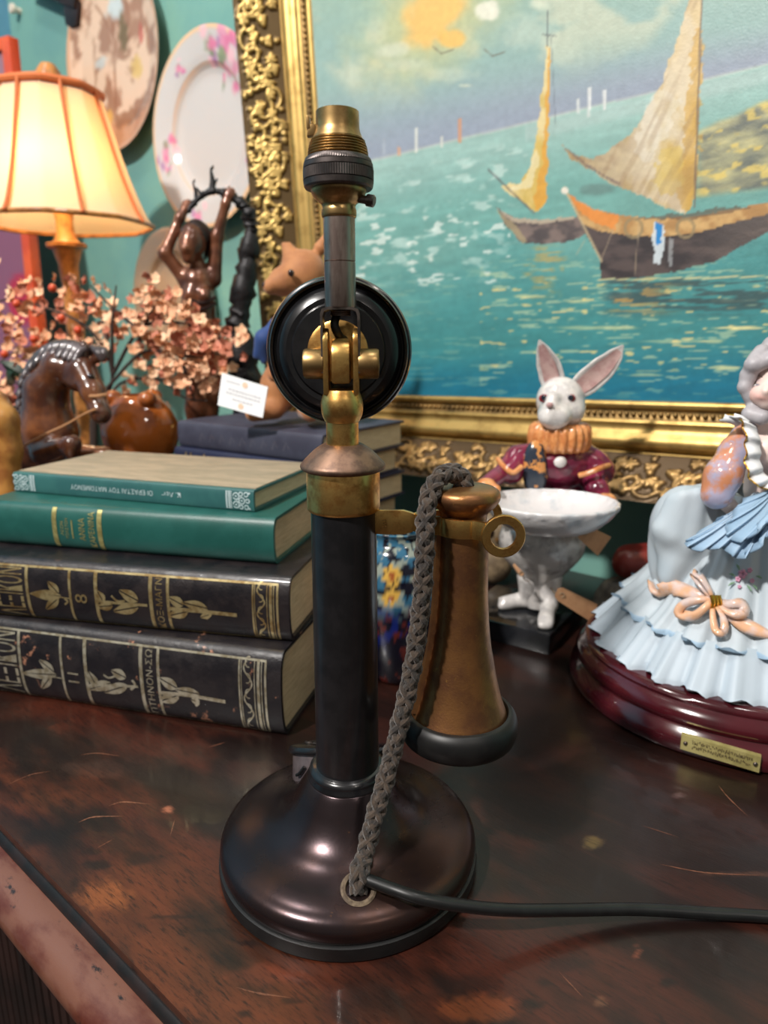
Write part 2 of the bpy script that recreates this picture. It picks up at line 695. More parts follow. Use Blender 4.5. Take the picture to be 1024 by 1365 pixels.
part('edge_fillet', run([(0.135, -0.005), (0.1268, -0.005), (0.1255, -0.0062), (0.1243, -0.0085), (0.1238, -0.0100), (0.135, -0.0100)], L0, L1), BLACKW, side, label='black fillet under the top edge')
pr = [(0.135, -0.0100), (0.1240, -0.0101), (0.1215, -0.0101)]
for i in range(15):
    a = math.radians(80 - i * 12.5)
    pr.append((0.1205 - 0.0165 * math.cos(a), -0.0245 + 0.0144 * math.sin(a)))
pr += [(0.128, -0.042), (0.135, -0.042)]
part('edge_moulding', run(pr, L0, L1), MOULD, side, label='red brown rounded moulding, paler in places')
g = G()
g.box(ec((L0 + L1) / 2, (0.150 + CB) / 2, -0.395), EW * (L1 - L0) / 2, NW * (CB - 0.150) / 2, (0, 0, 0.360))
part('carcass', g, REED, side, bevel=0.003)
g = G()
for e_ in np.arange(-0.62, 0.4, 0.0135):
    p = ec(e_, 0.149, 0)
    g.tube([p + [0, 0, -0.05], p + [0, 0, -0.40], p + [0, 0, -0.74]], 0.0062, 8)
part('reeded_front', g, REED, side)
for e_ in (L0 + 0.06, 1.3):
    for c_ in (0.2, 0.74):
        g = G()
        g.lathe([(0.0, -0.8), (0.022, -0.8), (0.03, -0.785), (0.024, -0.76), (0.0, -0.76)], 20, ec(e_, c_, 0))
        part('foot', g, REED, side)

# ================================================================== SEASCAPE IN ITS GILT FRAME
LEAN = math.radians(1.9)
eu = np.array([.7672, -.6409, .0335])
eu /= np.linalg.norm(eu)
ev = np.array([0, 0, 1.0]) - eu[2] * eu
ev /= np.linalg.norm(ev)
en = np.cross(eu, ev)                          # towards the viewer
if en @ NW > 0:
    en = -en
ev2 = ev * math.cos(LEAN) + en * math.sin(LEAN)
en2 = en * math.cos(LEAN) - ev * math.sin(LEAN)
ev, en = ev2, en2
FQ = pl(364, 612, 0.69)                        # outer lower left corner, front face
FW, FH = 0.98, 0.88


def fr(u, v, d=0.0):
    """frame coordinates: along, up, depth into the wall"""
    return FQ + eu * u + ev * v - en * d


frame = thing('framed_seascape', 'seascape of two sailing boats in a heavy carved gilt frame on the teal wall', 'painting', fr(FW / 2, 0, 0.05))
BANDW, BANDD = 0.041, 0.043
GILT = M('gilt_wood', C(206, 172, 104), 0.38, 0.8, col2=C(156, 124, 68), nscale=40, lo=0.45, hi=0.75, bump=0.1, bscale=300)
GILTB = M('dulled_gilt', C(168, 136, 84), 0.42, 0.7, col2=C(104, 84, 52), nscale=30, lo=0.4, hi=0.7)
CARVE = M('carved_gilt_ornament', C(120, 90, 50), 0.40, 0.55, attr='Col', bump=0.1, bscale=600)

# one repeat of rocaille carving as a height map (x along, y across), built of scrolls, berries and leaves
RX, RY = 300, 64
yy, xx = np.meshgrid(np.arange(RY) / RY, np.arange(RX) / RX * 4.7, indexing='xy')
yy, xx = yy.T, xx.T
hm = np.zeros((RY, RX)) if False else np.zeros((RX, RY)).T
rg = random.Random(5)


def stroke(hm, pts, r, hgt):
    for (a, b) in zip(pts[:-1], pts[1:]):
        for k in (-4.7, 0, 4.7):
            d = segd(xx, yy, a[0] + k, a[1], b[0] + k, b[1])
            np.maximum(hm, hgt * np.sqrt(np.clip(1 - (d / r) ** 2, 0, 1)), out=hm)


for i in range(19):
    cx, cy = 0.247 * i + rg.uniform(-.06, .06), rg.choice((0.3, 0.62, 0.5)) + rg.uniform(-.08, .08)
    s_, ph = rg.choice((-1, 1)), rg.uniform(0, 6.3)
    pts = []
    for k in range(16):
        a = ph + s_ * k * 0.36
        r = 0.24 * (1 - k / 19)
        pts.append((cx + r * math.cos(a) * 1.2, cy + r * math.sin(a)))
    stroke(hm, pts, 0.052, 0.85)
for i in range(110):
    cx, cy = rg.uniform(0, 4.7), rg.uniform(0.08, 0.92)
    if i % 3:
        stroke(hm, [(cx, cy), (cx + 0.005, cy)], rg.uniform(0.05, 0.09), 1.0)
    else:
        a = rg.uniform(0, 6.3)
        for d in (-.5, 0, .5):
            stroke(hm, [(cx, cy), (cx + 0.2 * math.cos(a + d), cy + 0.16 * math.sin(a + d))], 0.05, 0.9)
hm = hm * (0.85 + 0.3 * fbm(xx * 9, yy * 9, 3))


def hsample(s, t):
    """s metres along, t 0..1 across"""
    a = (s / (BANDW * 1.35) / 4.7) % 1.0
    return hm[np.clip((t * (RY - 1)).astype(int), 0, RY - 1), (a * RX).astype(int) % RX]


def rail(side_):
    """returns a map (s along the rail, o offset inward, d depth) -> point and the s range for the offset o"""
    if side_ == 'l':
        return lambda s, o, d: fr(o, s, d), lambda o: (o, FH - o), FH
    if side_ == 'r':
        return lambda s, o, d: fr(FW - o, s, d), lambda o: (o, FH - o), FH
    if side_ == 'b':
        return lambda s, o, d: fr(s, o, d), lambda o: (o, FW - o), FW
    return lambda s, o, d: fr(s, FH - o, d), lambda o: (o, FW - o), FW


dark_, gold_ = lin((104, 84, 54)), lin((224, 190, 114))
PROF = [(0.0410, 0.0440), (0.0440, 0.0465), (0.0455, 0.0455), (0.0470, 0.0405), (0.0510, 0.0382), (0.0550, 0.0385), (0.0590, 0.0412), (0.0620, 0.0440),
        (0.0660, 0.0460), (0.0710, 0.0462), (0.0740, 0.0440), (0.0765, 0.0450)]
PROF2 = [(0.0765, 0.0450), (0.0790, 0.0475), (0.0865, 0.0475), (0.0890, 0.0440)]
PROF3 = [(0.0890, 0.0440), (0.0915, 0.0425), (0.0945, 0.0435), (0.0965, 0.0475)]
for sd in 'lbrt':
    mp_, rng_, LL = rail(sd)
    fine = sd in 'lb'
    ns, no = (int(LL / 0.0012), 40) if fine else (60, 6)
    g = G()
    P = np.zeros((ns, no, 3))
    HH = np.zeros((ns, no))
    tt = np.linspace(0, 1, no)
    for i in range(ns):
        s0 = i / (ns - 1)
        ss = np.array([rng_(BANDW * t)[0] + (rng_(BANDW * t)[1] - rng_(BANDW * t)[0]) * s0 for t in tt])
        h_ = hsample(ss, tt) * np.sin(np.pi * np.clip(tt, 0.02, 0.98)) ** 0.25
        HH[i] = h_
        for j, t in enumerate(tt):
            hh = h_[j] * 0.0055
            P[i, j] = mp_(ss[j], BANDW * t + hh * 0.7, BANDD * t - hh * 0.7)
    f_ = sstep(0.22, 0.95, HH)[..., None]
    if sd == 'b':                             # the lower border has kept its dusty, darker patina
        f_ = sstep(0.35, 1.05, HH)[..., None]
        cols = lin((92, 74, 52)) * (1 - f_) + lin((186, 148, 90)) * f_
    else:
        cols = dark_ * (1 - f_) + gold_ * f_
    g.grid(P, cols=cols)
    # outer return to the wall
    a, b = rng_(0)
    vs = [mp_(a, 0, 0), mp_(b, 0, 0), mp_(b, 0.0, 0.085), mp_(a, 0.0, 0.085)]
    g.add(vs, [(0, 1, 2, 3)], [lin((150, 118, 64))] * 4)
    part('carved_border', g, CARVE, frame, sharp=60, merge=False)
    for nm, pf, mt in (('gilt_cove', PROF, GILT), ('bead_channel', PROF2, GILTB), ('sight_edge', PROF3, GILT)):
        g = G()
        g.grid([[mp_(rng_(o)[0] if k == 0 else rng_(o)[1], o, d) for (o, d) in pf] for k in (0, 1)])
        part(nm, g, mt, frame, sharp=50)
    g = G()
    o = 0.0828
    a, b = rng_(o)
    for s in np.arange(a + 0.003, b, 0.0072):
        g.ell(mp_(s, o, 0.0462), (0.0027, 0.0027, 0.0027), 8, 5)
    part('beading', g, GILTB, frame)
g = G()
g.add([fr(0.01, 0.01, 0.084), fr(FW - 0.01, 0.01, 0.084), fr(FW - 0.01, FH - 0.01, 0.084), fr(0.01, FH - 0.01, 0.084)], [(0, 1, 2, 3)])
part('backing_board', g, REED, frame)


def over(col, m, c):
    return col * (1 - m[:, None]) + np.asarray(c, float) * m[:, None] if np.ndim(c) == 1 else col * (1 - m[:, None]) + c * m[:, None]


def paint(x, y):
    """the painted picture, authored over the photo's grid; x, y -> sRGB"""
    wob = (fbm(x * .05, y * .05, 3) - .5) * .8
    hy = 213 - 0.243 * (x - 500)                       # painted horizon
    n_big = fbm(x * .012 + 3, y * .016 + 8, 5)
    n_fine = fbm(x * .16, y * .16, 3)
    # sky
    t = np.clip((y + 60) / (hy + 61), 0, 1)
    top = np.array([152, 178, 160.])
    mid = np.array([146, 176, 170.])
    low = np.array([150, 158, 176.])
    col = top + (mid - top) * sstep(0, .55, t)[:, None]
    col = over(col, sstep(.55, .98, t) * (.55 + .35 * sstep(640, 420, abs(x - 760))), low)
    col = over(col, sstep(.55, .2, n_big) * .35 * sstep(.9, .3, t), np.array([134, 168, 160.]))
    cl = sstep(.46, .66, fbm(x * .013 + 31, y * .02 + 2, 5)) * sstep(.85, .45, t) * sstep(620, 560, abs(x - 640) * 2.2 + y * 1.6)
    col = over(col, cl * .75, np.array([196, 200, 176.]))
    glow = sstep(1.25, .2, np.hypot((x - 575 + .5 * (y - 30)) / 105, (y - 30) / 95) + .5 * wob)
    col = over(col, glow * .62, np.array([214, 200, 132.]))
    col = over(col, .85 * sstep(1.15, .5, np.hypot((x - 580 + .35 * (y - 20)) / 42, (y - 18) / 48) + .8 * wob), np.array([240, 188, 104.]))
    col = over(col, .8 * sstep(1.1, .6, np.hypot((x - 604) / 20, (y - 48) / 16) + 1.0 * wob), np.array([236, 186, 96.]))
    col = over(col, .85 * sstep(1.1, .6, np.hypot((x - 650) / 18, (y - 14) / 16) + 1.1 * wob), np.array([232, 230, 214.]))
    for (cx, cy, rx, ry, k) in ((522, 68, 26, 14, .7), (540, 85, 40, 10, .4), (500, 40, 20, 30, .3), (700, 45, 40, 28, .4), (745, 70, 36, 24, .3), (600, 100, 36, 12, .35), (620, 114, 12, 3, .7), (720, 5, 14, 10, .8), (470, 100, 14, 24, .35)):
        col = over(col, k * sstep(1.1, .4, np.hypot((x - cx) / rx, (y - cy) / ry) + 1.2 * wob), np.array([206, 212, 190.]))
    # sea
    sea = y > hy
    t = np.clip((y - hy) / (545 - hy), 0, 1)
    s1, s2, s3, s4 = [np.array(c, float) for c in ((154, 188, 180), (116, 168, 160), (66, 138, 140), (28, 112, 138))]
    sc = s1 + (s2 - s1) * sstep(0, .3, t)[:, None]
    sc = over(sc, sstep(.3, .75, t + .25 * (n_big - .5)), s3)
    sc = over(sc, sstep(.74, .96, t), s4)
    sc = sc * (0.93 + 0.14 * fbm(x * .02, (y + .16 * x) * .13, 3))[:, None]
    col = np.where(sea[:, None], sc, col)
    col = over(col, sstep(3, 1, abs(y - hy)) * .5, np.array([196, 200, 190.]))
    col = over(col, sstep(16, 4, abs(y - hy - 14)) * .35 * (x > 700), np.array([190, 204, 200.]))
    # foam: dashes lying along the water
    yl = y + x * (0.235 - 0.20 * np.clip((y - hy) / 320, 0, 1))
    fo = fbm(x * .045 + 50, yl * .17, 3)
    reg = sstep(8, 40, y - hy) * sstep(400, 330, y) * sstep(740, 660, x + .35 * (y - 250))
    col = over(col, sstep(.60, .76, fo) * reg * .6, np.array([206, 226, 218.]))
    fo2 = fbm(x * .06 + 9, yl * .25 + 70, 2)
    col = over(col, sstep(.70, .76, fo2) * sstep(260, 300, y) * sstep(400, 370, y) * (x < 680) * .7, np.array([234, 240, 232.]))
    fo3 = fbm(x * .03 + 19, (y + .02 * x) * .30 + 7, 3)
    col = over(col, sstep(.64, .72, fo3) * sstep(330, 370, y) * sstep(545, 500, y) * (.22 + .36 * (x > 640)), np.array([196, 208, 168.]))
    fo4 = fbm(x * .05 + 33, (y + .02 * x) * .26 + 41, 2)
    col = over(col, sstep(.74, .79, fo4) * sstep(360, 390, y) * sstep(520, 470, y) * (x > 640) * .8, np.array([226, 208, 140.]))
    for (cx, cy, L, k) in ((985, 437, 40, .9), (800, 437, 60, .5), (905, 455, 60, .45), (965, 490, 26, .7), (860, 500, 30, .5), (720, 470, 12, .6), (950, 455, 20, .6), (705, 395, 24, .6), (770, 402, 20, .5)):
        col = over(col, k * sstep(1.1, .6, np.hypot((x - cx) / L, (y - cy) / 2.6) + .5 * wob), np.array([232, 222, 160.]))
    # stakes and far sails
    for (cx, y0, y1, c, wd) in ((555, 170, 203, (214, 216, 206), 1.7), (613, 158, 190, (206, 150, 116), 2.2), (589, 182, 196, (208, 210, 200), 1.6), (532, 196, 208, (206, 160, 130), 2), (771, 132, 152, (214, 218, 214), 1.7), (786, 116, 146, (226, 228, 224), 2), (806, 120, 146, (222, 224, 220), 2), (785, 146, 156, (210, 214, 210), 1.6), (512, 185, 205, (166, 176, 186), 1.5)):
        col = over(col, sstep(wd + 1, wd - .6, abs(x - cx)) * (y > y0) * (y < y1) * .85, np.array(c, float))
    # island on the right
    isl = sstep(-4, 6, y - (172 - .36 * (x - 930) - .25 * (fbm(x * .05, y * 0, 2) - .5) * 40)) * sstep(6, -6, y - (262 - .12 * (x - 930))) * sstep(915, 940, x)
    ic = np.array([150, 148, 120.]) + (fbm(x * .03 + 60, (y + .25 * x) * .11, 4) - .5)[:, None] * np.array([150, 130, 60.])
    col = over(col, isl * .95, np.clip(ic, 60, 235))
    col = over(col, isl * sstep(.56, .66, fbm(x * .05 + 12, (y + .2 * x) * .12 + 30, 3)) * .8, np.array([226, 200, 110.]))
    # reflections below the boats
    col = over(col, .55 * sstep(26, 12, abs(x - 728 + 3 * wob * 20)) * sstep(322, 335, y) * sstep(420, 360, y) * sstep(.40, .58, fbm(x * .05, y * .33, 2)), np.array([206, 160, 84.]))
    dr = sstep(796, 822, x) * sstep(366, 372, y) * sstep(428, 404, y)
    col = over(col, dr * .75 * sstep(.36, .52, fbm(x * .022 + 5, y * .3, 2)), np.array([62, 76, 78.]))
    col = over(col, dr * .7 * sstep(930, 840, x) * sstep(.58, .64, fbm(x * .03 + 71, y * .28, 2)), np.array([206, 158, 88.]))
    col = over(col, .8 * sstep(1.4, .6, abs(y - (373 - .02 * (x - 800)) - 3 * wob)) * (x > 798), np.array([222, 206, 150.]))

    def P_(poly, c, k=1.0, jit=3.0):
        xj = x + jit * (fbm(x * .11 + 4, y * .11, 2) - .5) * 2
        yj = y + jit * (fbm(x * .11 + 44, y * .11 + 9, 2) - .5) * 2
        return over(col, inpoly(xj, yj, poly) * k, c)

    def tex(a, b, sx=.04, sy=.04, off=0):
        f = sstep(.35, .65, fbm(x * sx + off, y * sy + off, 4))[:, None]
        return np.array(a, float) * (1 - f) + np.array(b, float) * f

    # small boat
    col = P_([(660, 277), (684, 290), (720, 294), (766, 289), (790, 288), (780, 312), (752, 324), (698, 325), (676, 302)], tex((128, 112, 106), (84, 76, 76), .05, .09))
    col = P_([(660, 277), (684, 290), (720, 293), (766, 288), (766, 292), (720, 298), (684, 296)], np.array([186, 172, 150.]), .9, 1)
    col = P_([(661, 280), (676, 302), (698, 325), (703, 322), (688, 300)], np.array([176, 160, 122.]), .7, 1)
    sail = tex((222, 204, 150), (206, 178, 96), .05, .03, 11)
    col = P_([(729, 62), (733, 62), (731, 150), (731, 200), (728, 271), (715, 283), (672, 252), (668, 246), (692, 246), (708, 222), (713, 200), (720, 150)], sail)
    col = P_([(731, 62), (733, 62), (731, 210), (728, 270), (716, 280), (712, 265), (724, 215)], np.array([216, 156, 60.]), .8)
    col = P_([(716, 200), (722, 210), (708, 250), (680, 252), (700, 240)], np.array([232, 228, 200.]), .55)
    col = over(col, sstep(1.6, .6, segd(x, y, 651, 226, 712, 284)) * .8, np.array([92, 82, 82.]))
    col = over(col, sstep(1.5, .5, segd(x, y, 730, 15, 730, 62)) * .8, np.array([92, 96, 100.]))
    col = over(col, sstep(1.4, .5, segd(x, y, 724, 46, 741, 48)) * .8, np.array([92, 96, 100.]))
    col = over(col, sstep(1.0, .3, segd(x, y, 735, 50, 741, 170)) * .4, np.array([92, 96, 100.]))
    # large boat: sail
    big = tex((218, 204, 176), (196, 164, 92), .030, .018, 23)
    big = over(big, sstep(900, 790, x) * .75, tex((150, 126, 98), (176, 156, 120), .05, .08, 3))
    big = over(big, sstep(150, 60, y) * .7, np.array([218, 200, 166.]))
    S = [(921, -10), (937, -10), (934, 120), (930, 205), (926, 270), (914, 284), (890, 278), (858, 262), (826, 250), (800, 236), (778, 222), (762, 212), (748, 194), (768, 207), (790, 213), (818, 196), (842, 180), (856, 156), (872, 132), (884, 106), (900, 60)]
    col = P_(S, big)
    col = P_([(926, 40), (936, 40), (932, 200), (926, 268), (914, 282), (902, 262), (910, 200), (918, 120)], np.array([204, 158, 70.]), .6, 8)
    col = P_([(856, 156), (880, 120), (905, 130), (890, 180), (862, 220), (846, 205)], np.array([226, 220, 204.]), .55, 9)
    col = P_([(880, 205), (905, 195), (915, 240), (890, 262), (866, 240)], np.array([212, 184, 96.]), .6, 9)
    col = P_([(748, 192), (778, 220), (826, 248), (826, 244), (790, 224), (770, 208)], np.array([112, 96, 92.]), .8, 1)
    col = over(col, inpoly(x, y, S) * sstep(.52, .66, fbm(x * .10 + .05 * y, y * .012 + 8, 3)) * .30, np.array([150, 122, 92.]))
    col = over(col, sstep(1.9, .8, segd(x, y, 936, -10, 926, 275)) * .85, np.array([116, 98, 82.]))
    col = over(col, .5 * sstep(1, .4, np.hypot((x - 800) / 34, (y - 252) / 10) + wob), np.array([96, 116, 112.]))
    # large boat: hull
    hull = tex((88, 76, 74), (58, 52, 54), .03, .09, 8)
    hull = over(hull, sstep(900, 1010, x) * .5, np.array([124, 112, 104.]))
    col = P_([(752, 250), (762, 262), (790, 278), (830, 287), (880, 291), (930, 288), (980, 278), (1060, 262), (1060, 290), (1000, 322), (950, 350), (900, 362), (850, 371), (800, 372), (800, 345), (784, 318)], hull, 1.0, 1.2)
    gun = tex((206, 168, 112), (176, 134, 84), .06, .06, 2)
    col = P_([(752, 250), (762, 262), (790, 278), (830, 287), (880, 291), (930, 288), (980, 278), (1060, 262), (1060, 276), (980, 296), (930, 310), (880, 316), (836, 313), (800, 308), (776, 298)], gun, 1.0, 1.0)
    col = P_([(758, 258), (790, 278), (824, 287), (822, 306), (796, 298), (772, 282)], np.array([228, 140, 62.]), .85)
    col = P_([(836, 290), (900, 294), (960, 286), (1000, 276), (960, 276), (900, 286)], np.array([96, 76, 62.]), .6)
    col = over(col, sstep(2.0, .8, segd(x, y, 752, 250, 802, 348)) * .8, np.array([206, 186, 146.]))
    col = over(col, sstep(2.6, 1, np.hypot(x - 753, y - 254) - 3), np.array([230, 222, 206.]))
    for (cx, cy) in ((845, 304), (914, 304)):
        col = over(col, sstep(2.6, 1.2, abs(np.hypot((x - cx) / 1.0, (y - cy) / 1.08) - 11.5)) * .85, np.array([150, 132, 98.]))
    col = P_([(872, 296), (884, 298), (886, 322), (880, 352), (873, 350), (870, 320)], np.array([214, 226, 232.]), .9, 3)
    col = P_([(874, 296), (883, 298), (881, 324), (875, 328)], np.array([36, 130, 200.]), .95, 1)
    col = P_([(891, 318), (898, 320), (897, 352), (892, 356)], np.array([196, 204, 206.]), .55, 3)
    for L in ((820, 300, 800, 350), (852, 300, 846, 368), (780, 320, 768, 340)):
        col = over(col, sstep(1.1, .4, segd(x, y, *L)) * .5, np.array([190, 170, 140.]))
    # birds
    for (cx, cy, s_) in ((590, 66, 1.0), (659, 70, 1.0)):
        for L in ((cx - 13 * s_, cy - 4, cx - 2, cy + 5), (cx - 2, cy + 5, cx + 14 * s_, cy)):
            col = over(col, sstep(1.4, .5, segd(x, y, *L)) * .75, np.array([112, 104, 88.]))
    col = col * (0.955 + 0.09 * n_fine)[:, None]
    return np.clip(col, 0, 255)


OIL = M('oil_on_canvas', C(120, 160, 150), 0.42, attr='Col', bump=0.30, bscale=520, coat=0.15)
nu, nv = 560, 470
ua = np.linspace(0.094, FW - 0.094, nu)
va = np.linspace(0.090, FH - 0.090, nv)
P = FQ + ua[:, None, None] * eu + va[None, :, None] * ev - en * 0.0475
ppx, ppy = proj_arr(P.reshape(-1, 3))
g = G()
g.grid(P, cols=lin(paint(ppx, ppy)))
part('painted_canvas', g, OIL, frame, merge=False)

# ================================================================== CANDLESTICK TELEPHONE TURNED INTO A LAMP
AX, AY = -0.0203, 0.3387
BRASS = M('aged_brass', C(232, 188, 112), 0.32, 1.0, col2=C(170, 124, 68), nscale=130, lo=0.42, hi=0.66, rough2=0.42, col3=C(62, 48, 36), n3=420, lo3=0.66, hi3=0.76, bump=0.06, bscale=700)
BRASSD = M('dull_socket_brass', C(182, 150, 100), 0.34, 1.0, col2=C(146, 116, 74), nscale=120, rough2=0.44)
BRONZE = M('brown_patinated_bronze', C(136, 108, 90), 0.45, 0.8, col2=C(108, 86, 74), nscale=160, rough2=0.5)
GUN = M('gunmetal_tube', C(178, 160, 150), 0.34, 1.0, col2=C(148, 130, 122), nscale=90, stretch=(3, 3, .6), bump=0.04, bscale=500)
KNURL = M('dark_knurled_metal', C(100, 92, 90), 0.42, 0.9, col2=C(84, 78, 76), nscale=150)
BAKE = M('black_bakelite', C(16, 16, 18), 0.24, 0.0, col2=C(26, 26, 28), nscale=60, col3=C(86, 86, 84), n3=700, lo3=0.74, hi3=0.80, coat=0.3)
TUBEB = M('black_lacquered_tube', C(18, 18, 20), 0.34, 0.0, col2=C(27, 26, 28), nscale=60, coat=0.35, col3=C(80, 78, 74), n3=520, lo3=0.78, hi3=0.84)
DOME = M('dark_copper_bronze_base', C(66, 56, 58), 0.24, 0.9, col2=C(78, 56, 48), nscale=18, lo=0.40, hi=0.70, rough2=0.36, col3=C(140, 100, 72), n3=260, lo3=0.64, hi3=0.74, bump=0.03, bscale=500)
RUBBER = M('black_rubber', C(13, 13, 14), 0.45, col2=C(20, 20, 20), nscale=120)
STEEL = M('dark_steel', C(132, 122, 116), 0.34, 0.95, col2=C(96, 86, 80), nscale=140)
DUST = M('dusty_grommet', C(120, 104, 84), 0.75, 0.1, col2=C(86, 72, 58), nscale=300, bump=0.4, bscale=800)
GREYM = M('grey_metal_cup', C(128, 116, 116), 0.42, 0.6, col2=C(104, 92, 94), nscale=80)
O3 = (AX, AY, 0)
lean = lambda z: -0.0008 * max(0.0, z - 0.055)

tel = thing('candlestick_telephone', 'black and brass candlestick telephone fitted with a lamp socket, in the centre of the sideboard', 'telephone', O3)
WARP[tel] = lean

g = G()
g.lathe([(0.0, 0.0), (0.0715, 0.0), (0.0728, 0.001), (0.0732, 0.0045), (0.0728, 0.0082), (0.0712, 0.0088), (0.0, 0.0088)], 96, O3)
part('rubber_foot', g, RUBBER, tel, sharp=45)
BP = [(0.0, 0.0088), (0.0708, 0.0088), (0.0716, 0.0100), (0.0722, 0.0135), (0.0716, 0.0165), (0.0696, 0.0196), (0.0655, 0.0220), (0.0595, 0.0238), (0.0525, 0.0253), (0.0455, 0.0274),
      (0.0395, 0.0306), (0.0345, 0.0350), (0.0302, 0.0405), (0.0268, 0.0462), (0.0240, 0.0508), (0.0222, 0.0532), (0.0, 0.0535)]
g = G()
bp = spline([(r, h, 0) for r, h in BP[1:-1]], 60)
g.lathe([(0.0, 0.0088)] + [(q[0], q[1]) for q in bp] + [(0.0, 0.0535)], 128, O3)
part('base', g, DOME, tel, sharp=60)


def base_z(r):
    for i in range(len(bp) - 1):
        a, b = bp[i], bp[i + 1]
        if b[0] <= r <= a[0] and a[1] > 0.012:
            return a[1] + (b[1] - a[1]) * (a[0] - r) / (a[0] - b[0] + 1e-9)
    return 0.03


g = G()
g.lathe([(0.0, 0.0528), (0.0222, 0.0528), (0.0224, 0.0545), (0.0212, 0.0560), (0.0214, 0.0570), (0.0210, 0.0585), (0.0190, 0.0600), (0.0, 0.0600)], 64, O3)
part('base_collar', g, BAKE, tel, sharp=50)
g = G()
g.lathe([(0.0, 0.0590), (0.0174, 0.0590), (0.0174, 0.0600), (0.01695, 0.1400), (0.0166, 0.2075), (0.0, 0.2075)], 64, O3)
part('shaft', g, TUBEB, tel, sharp=40)
# brass collar and flared bronze cap
r1, z1 = zr(670, 97, AY - 0.018)
g = G()
g.lathe([(0.0, 0.2055), (0.0176, 0.2055), (0.0183, 0.2062), (0.0184, 0.2075), (0.0183, 0.2245), (0.0179, 0.2262), (0.0, 0.2262)], 64, O3)
part('brass_collar', g, BRASS, tel, sharp=45)
g = G()
g.lathe([(0.0, 0.2255), (0.0190, 0.2258), (0.0209, 0.2268), (0.0213, 0.2279), (0.0211, 0.2288), (0.0203, 0.2298), (0.0184, 0.2318), (0.0164, 0.2339), (0.0139, 0.2362), (0.0115, 0.2379), (0.0098, 0.2388), (0.0, 0.2390)], 64, O3)
part('flared_cap', g, BRONZE, tel, sharp=50)
g = G()
nk = spline([(0.0080, 0.2385, 0), (0.0080, 0.2490, 0), (0.0084, 0.2500, 0), (0.0098, 0.2532, 0), (0.01035, 0.2570, 0), (0.0100, 0.2605, 0), (0.0088, 0.2638, 0), (0.0082, 0.2652, 0)], 40)
g.lathe([(0.0, 0.2385)] + [(q[0], q[1]) for q in nk] + [(0.0, 0.2652)], 48, O3)
part('brass_neck', g, BRASS, tel, sharp=55)


def prism_yz(pts, x0, x1):
    gg = G()
    gg.prism([(x0, a, b) for a, b in pts], (x1 - x0, 0, 0))
    return gg


def round_lug(zc, zb, rw, yc=AY, n=14):
    p = [(yc - rw, zb), (yc - rw, zc)]
    for i in range(1, n):
        a = math.pi - math.pi * i / n
        p.append((yc + rw * math.cos(a), zc + rw * math.sin(a)))
    return p + [(yc + rw, zc), (yc + rw, zb)]


zp = H - AY * math.tan(math.atan((485 - 682.5) / FPX) + TH)      # height of the hinge pin
for s in (-1, 1):
    x0 = AX + s * 0.0058
    g = prism_yz(round_lug(zp + 0.010, 0.2630, 0.0066), min(x0, x0 + s * 0.0026), max(x0, x0 + s * 0.0026))
    part('hinge_fork', g, BRASS, tel, bevel=0.0006)
g = prism_yz(round_lug(zp + 0.0030, zp - 0.0090, 0.0088, AY + 0.001), AX - 0.0044, AX + 0.0044)
part('hinge_lug', g, BRASS, tel, bevel=0.0014)
for s in (-1, 1):
    g = G()
    g.lathe([(0, 0), (0.0070, 0), (0.0072, 0.0006), (0.0072, 0.0085), (0.0066, 0.0096), (0.0, 0.0100)], 36, (AX + s * 0.0084, AY, zp), ((0, 1, 0), (0, 0, 1), (s, 0, 0)))
    part('hinge_knob', g, BRASSD, tel, sharp=40)

# transmitter: seen from behind, its mouth looks away
TX = AX - 0.0024
tz = H - 0.357 * math.tan(math.atan((468 - 682.5) / FPX) + TH)
tax = ((1, 0, 0), (0, 0, 1), (0, 1, 0))
g = G()
g.lathe([(0.0, 0.0), (0.0135, 0.0), (0.0150, 0.0008), (0.0152, 0.0040), (0.0, 0.0040)], 48, (TX, 0.3500, tz), tax)
part('brass_boss', g, BRASS, tel)
tp = [(0.0, 0.0040), (0.0228, 0.0046), (0.0234, 0.0054), (0.0238, 0.0060), (0.0262, 0.0058), (0.0290, 0.0072), (0.0312, 0.0094), (0.0322, 0.0114), (0.0327, 0.0112), (0.0334, 0.0090), (0.0346, 0.0082), (0.0352, 0.0090), (0.0354, 0.0100),
      (0.0363, 0.0104), (0.0370, 0.0118), (0.0372, 0.0140), (0.0368, 0.0180), (0.0355, 0.0196), (0.0300, 0.0205), (0.0180, 0.0230), (0.0150, 0.0290), (0.0165, 0.0360), (0.0215, 0.0440), (0.0250, 0.0480), (0.0240, 0.0482), (0.0140, 0.0370), (0.0, 0.0340)]
g = G()
g.lathe(tp, 96, (TX, 0.3490, tz), tax)
part('mouthpiece', g, BAKE, tel, sharp=28)

# steel stirrup that carries the lamp tube
zt = H - AY * math.tan(math.atan((410 - 682.5) / FPX) + TH)
g = G()
hw, th_ = 0.0092, 0.0011
path = [(-hw, zp - 0.004), (-hw, zt - 0.003), (-hw + 0.0008, zt - 0.0008), (-hw + 0.003, zt), (hw - 0.003, zt), (hw - 0.0008, zt - 0.0008), (hw, zt - 0.003), (hw, zp - 0.004)]
inner = [(a * (1 - th_ / hw), b - (th_ if abs(a) < hw - 0.0001 or b > zt - 0.004 else 0)) for a, b in path]
vs = []
for pp in (path, inner):
    for yy_ in (AY - 0.0062, AY + 0.0062):
        vs += [(AX + a, yy_, b) for a, b in pp]
n_ = len(path)
fs = []
for i in range(n_ - 1):
    fs += [(i, i + 1, n_ + i + 1, n_ + i), (2 * n_ + i, 3 * n_ + i, 3 * n_ + i + 1, 2 * n_ + i + 1), (i, 2 * n_ + i, 2 * n_ + i + 1, i + 1), (n_ + i, n_ + i + 1, 3 * n_ + i + 1, 3 * n_ + i)]
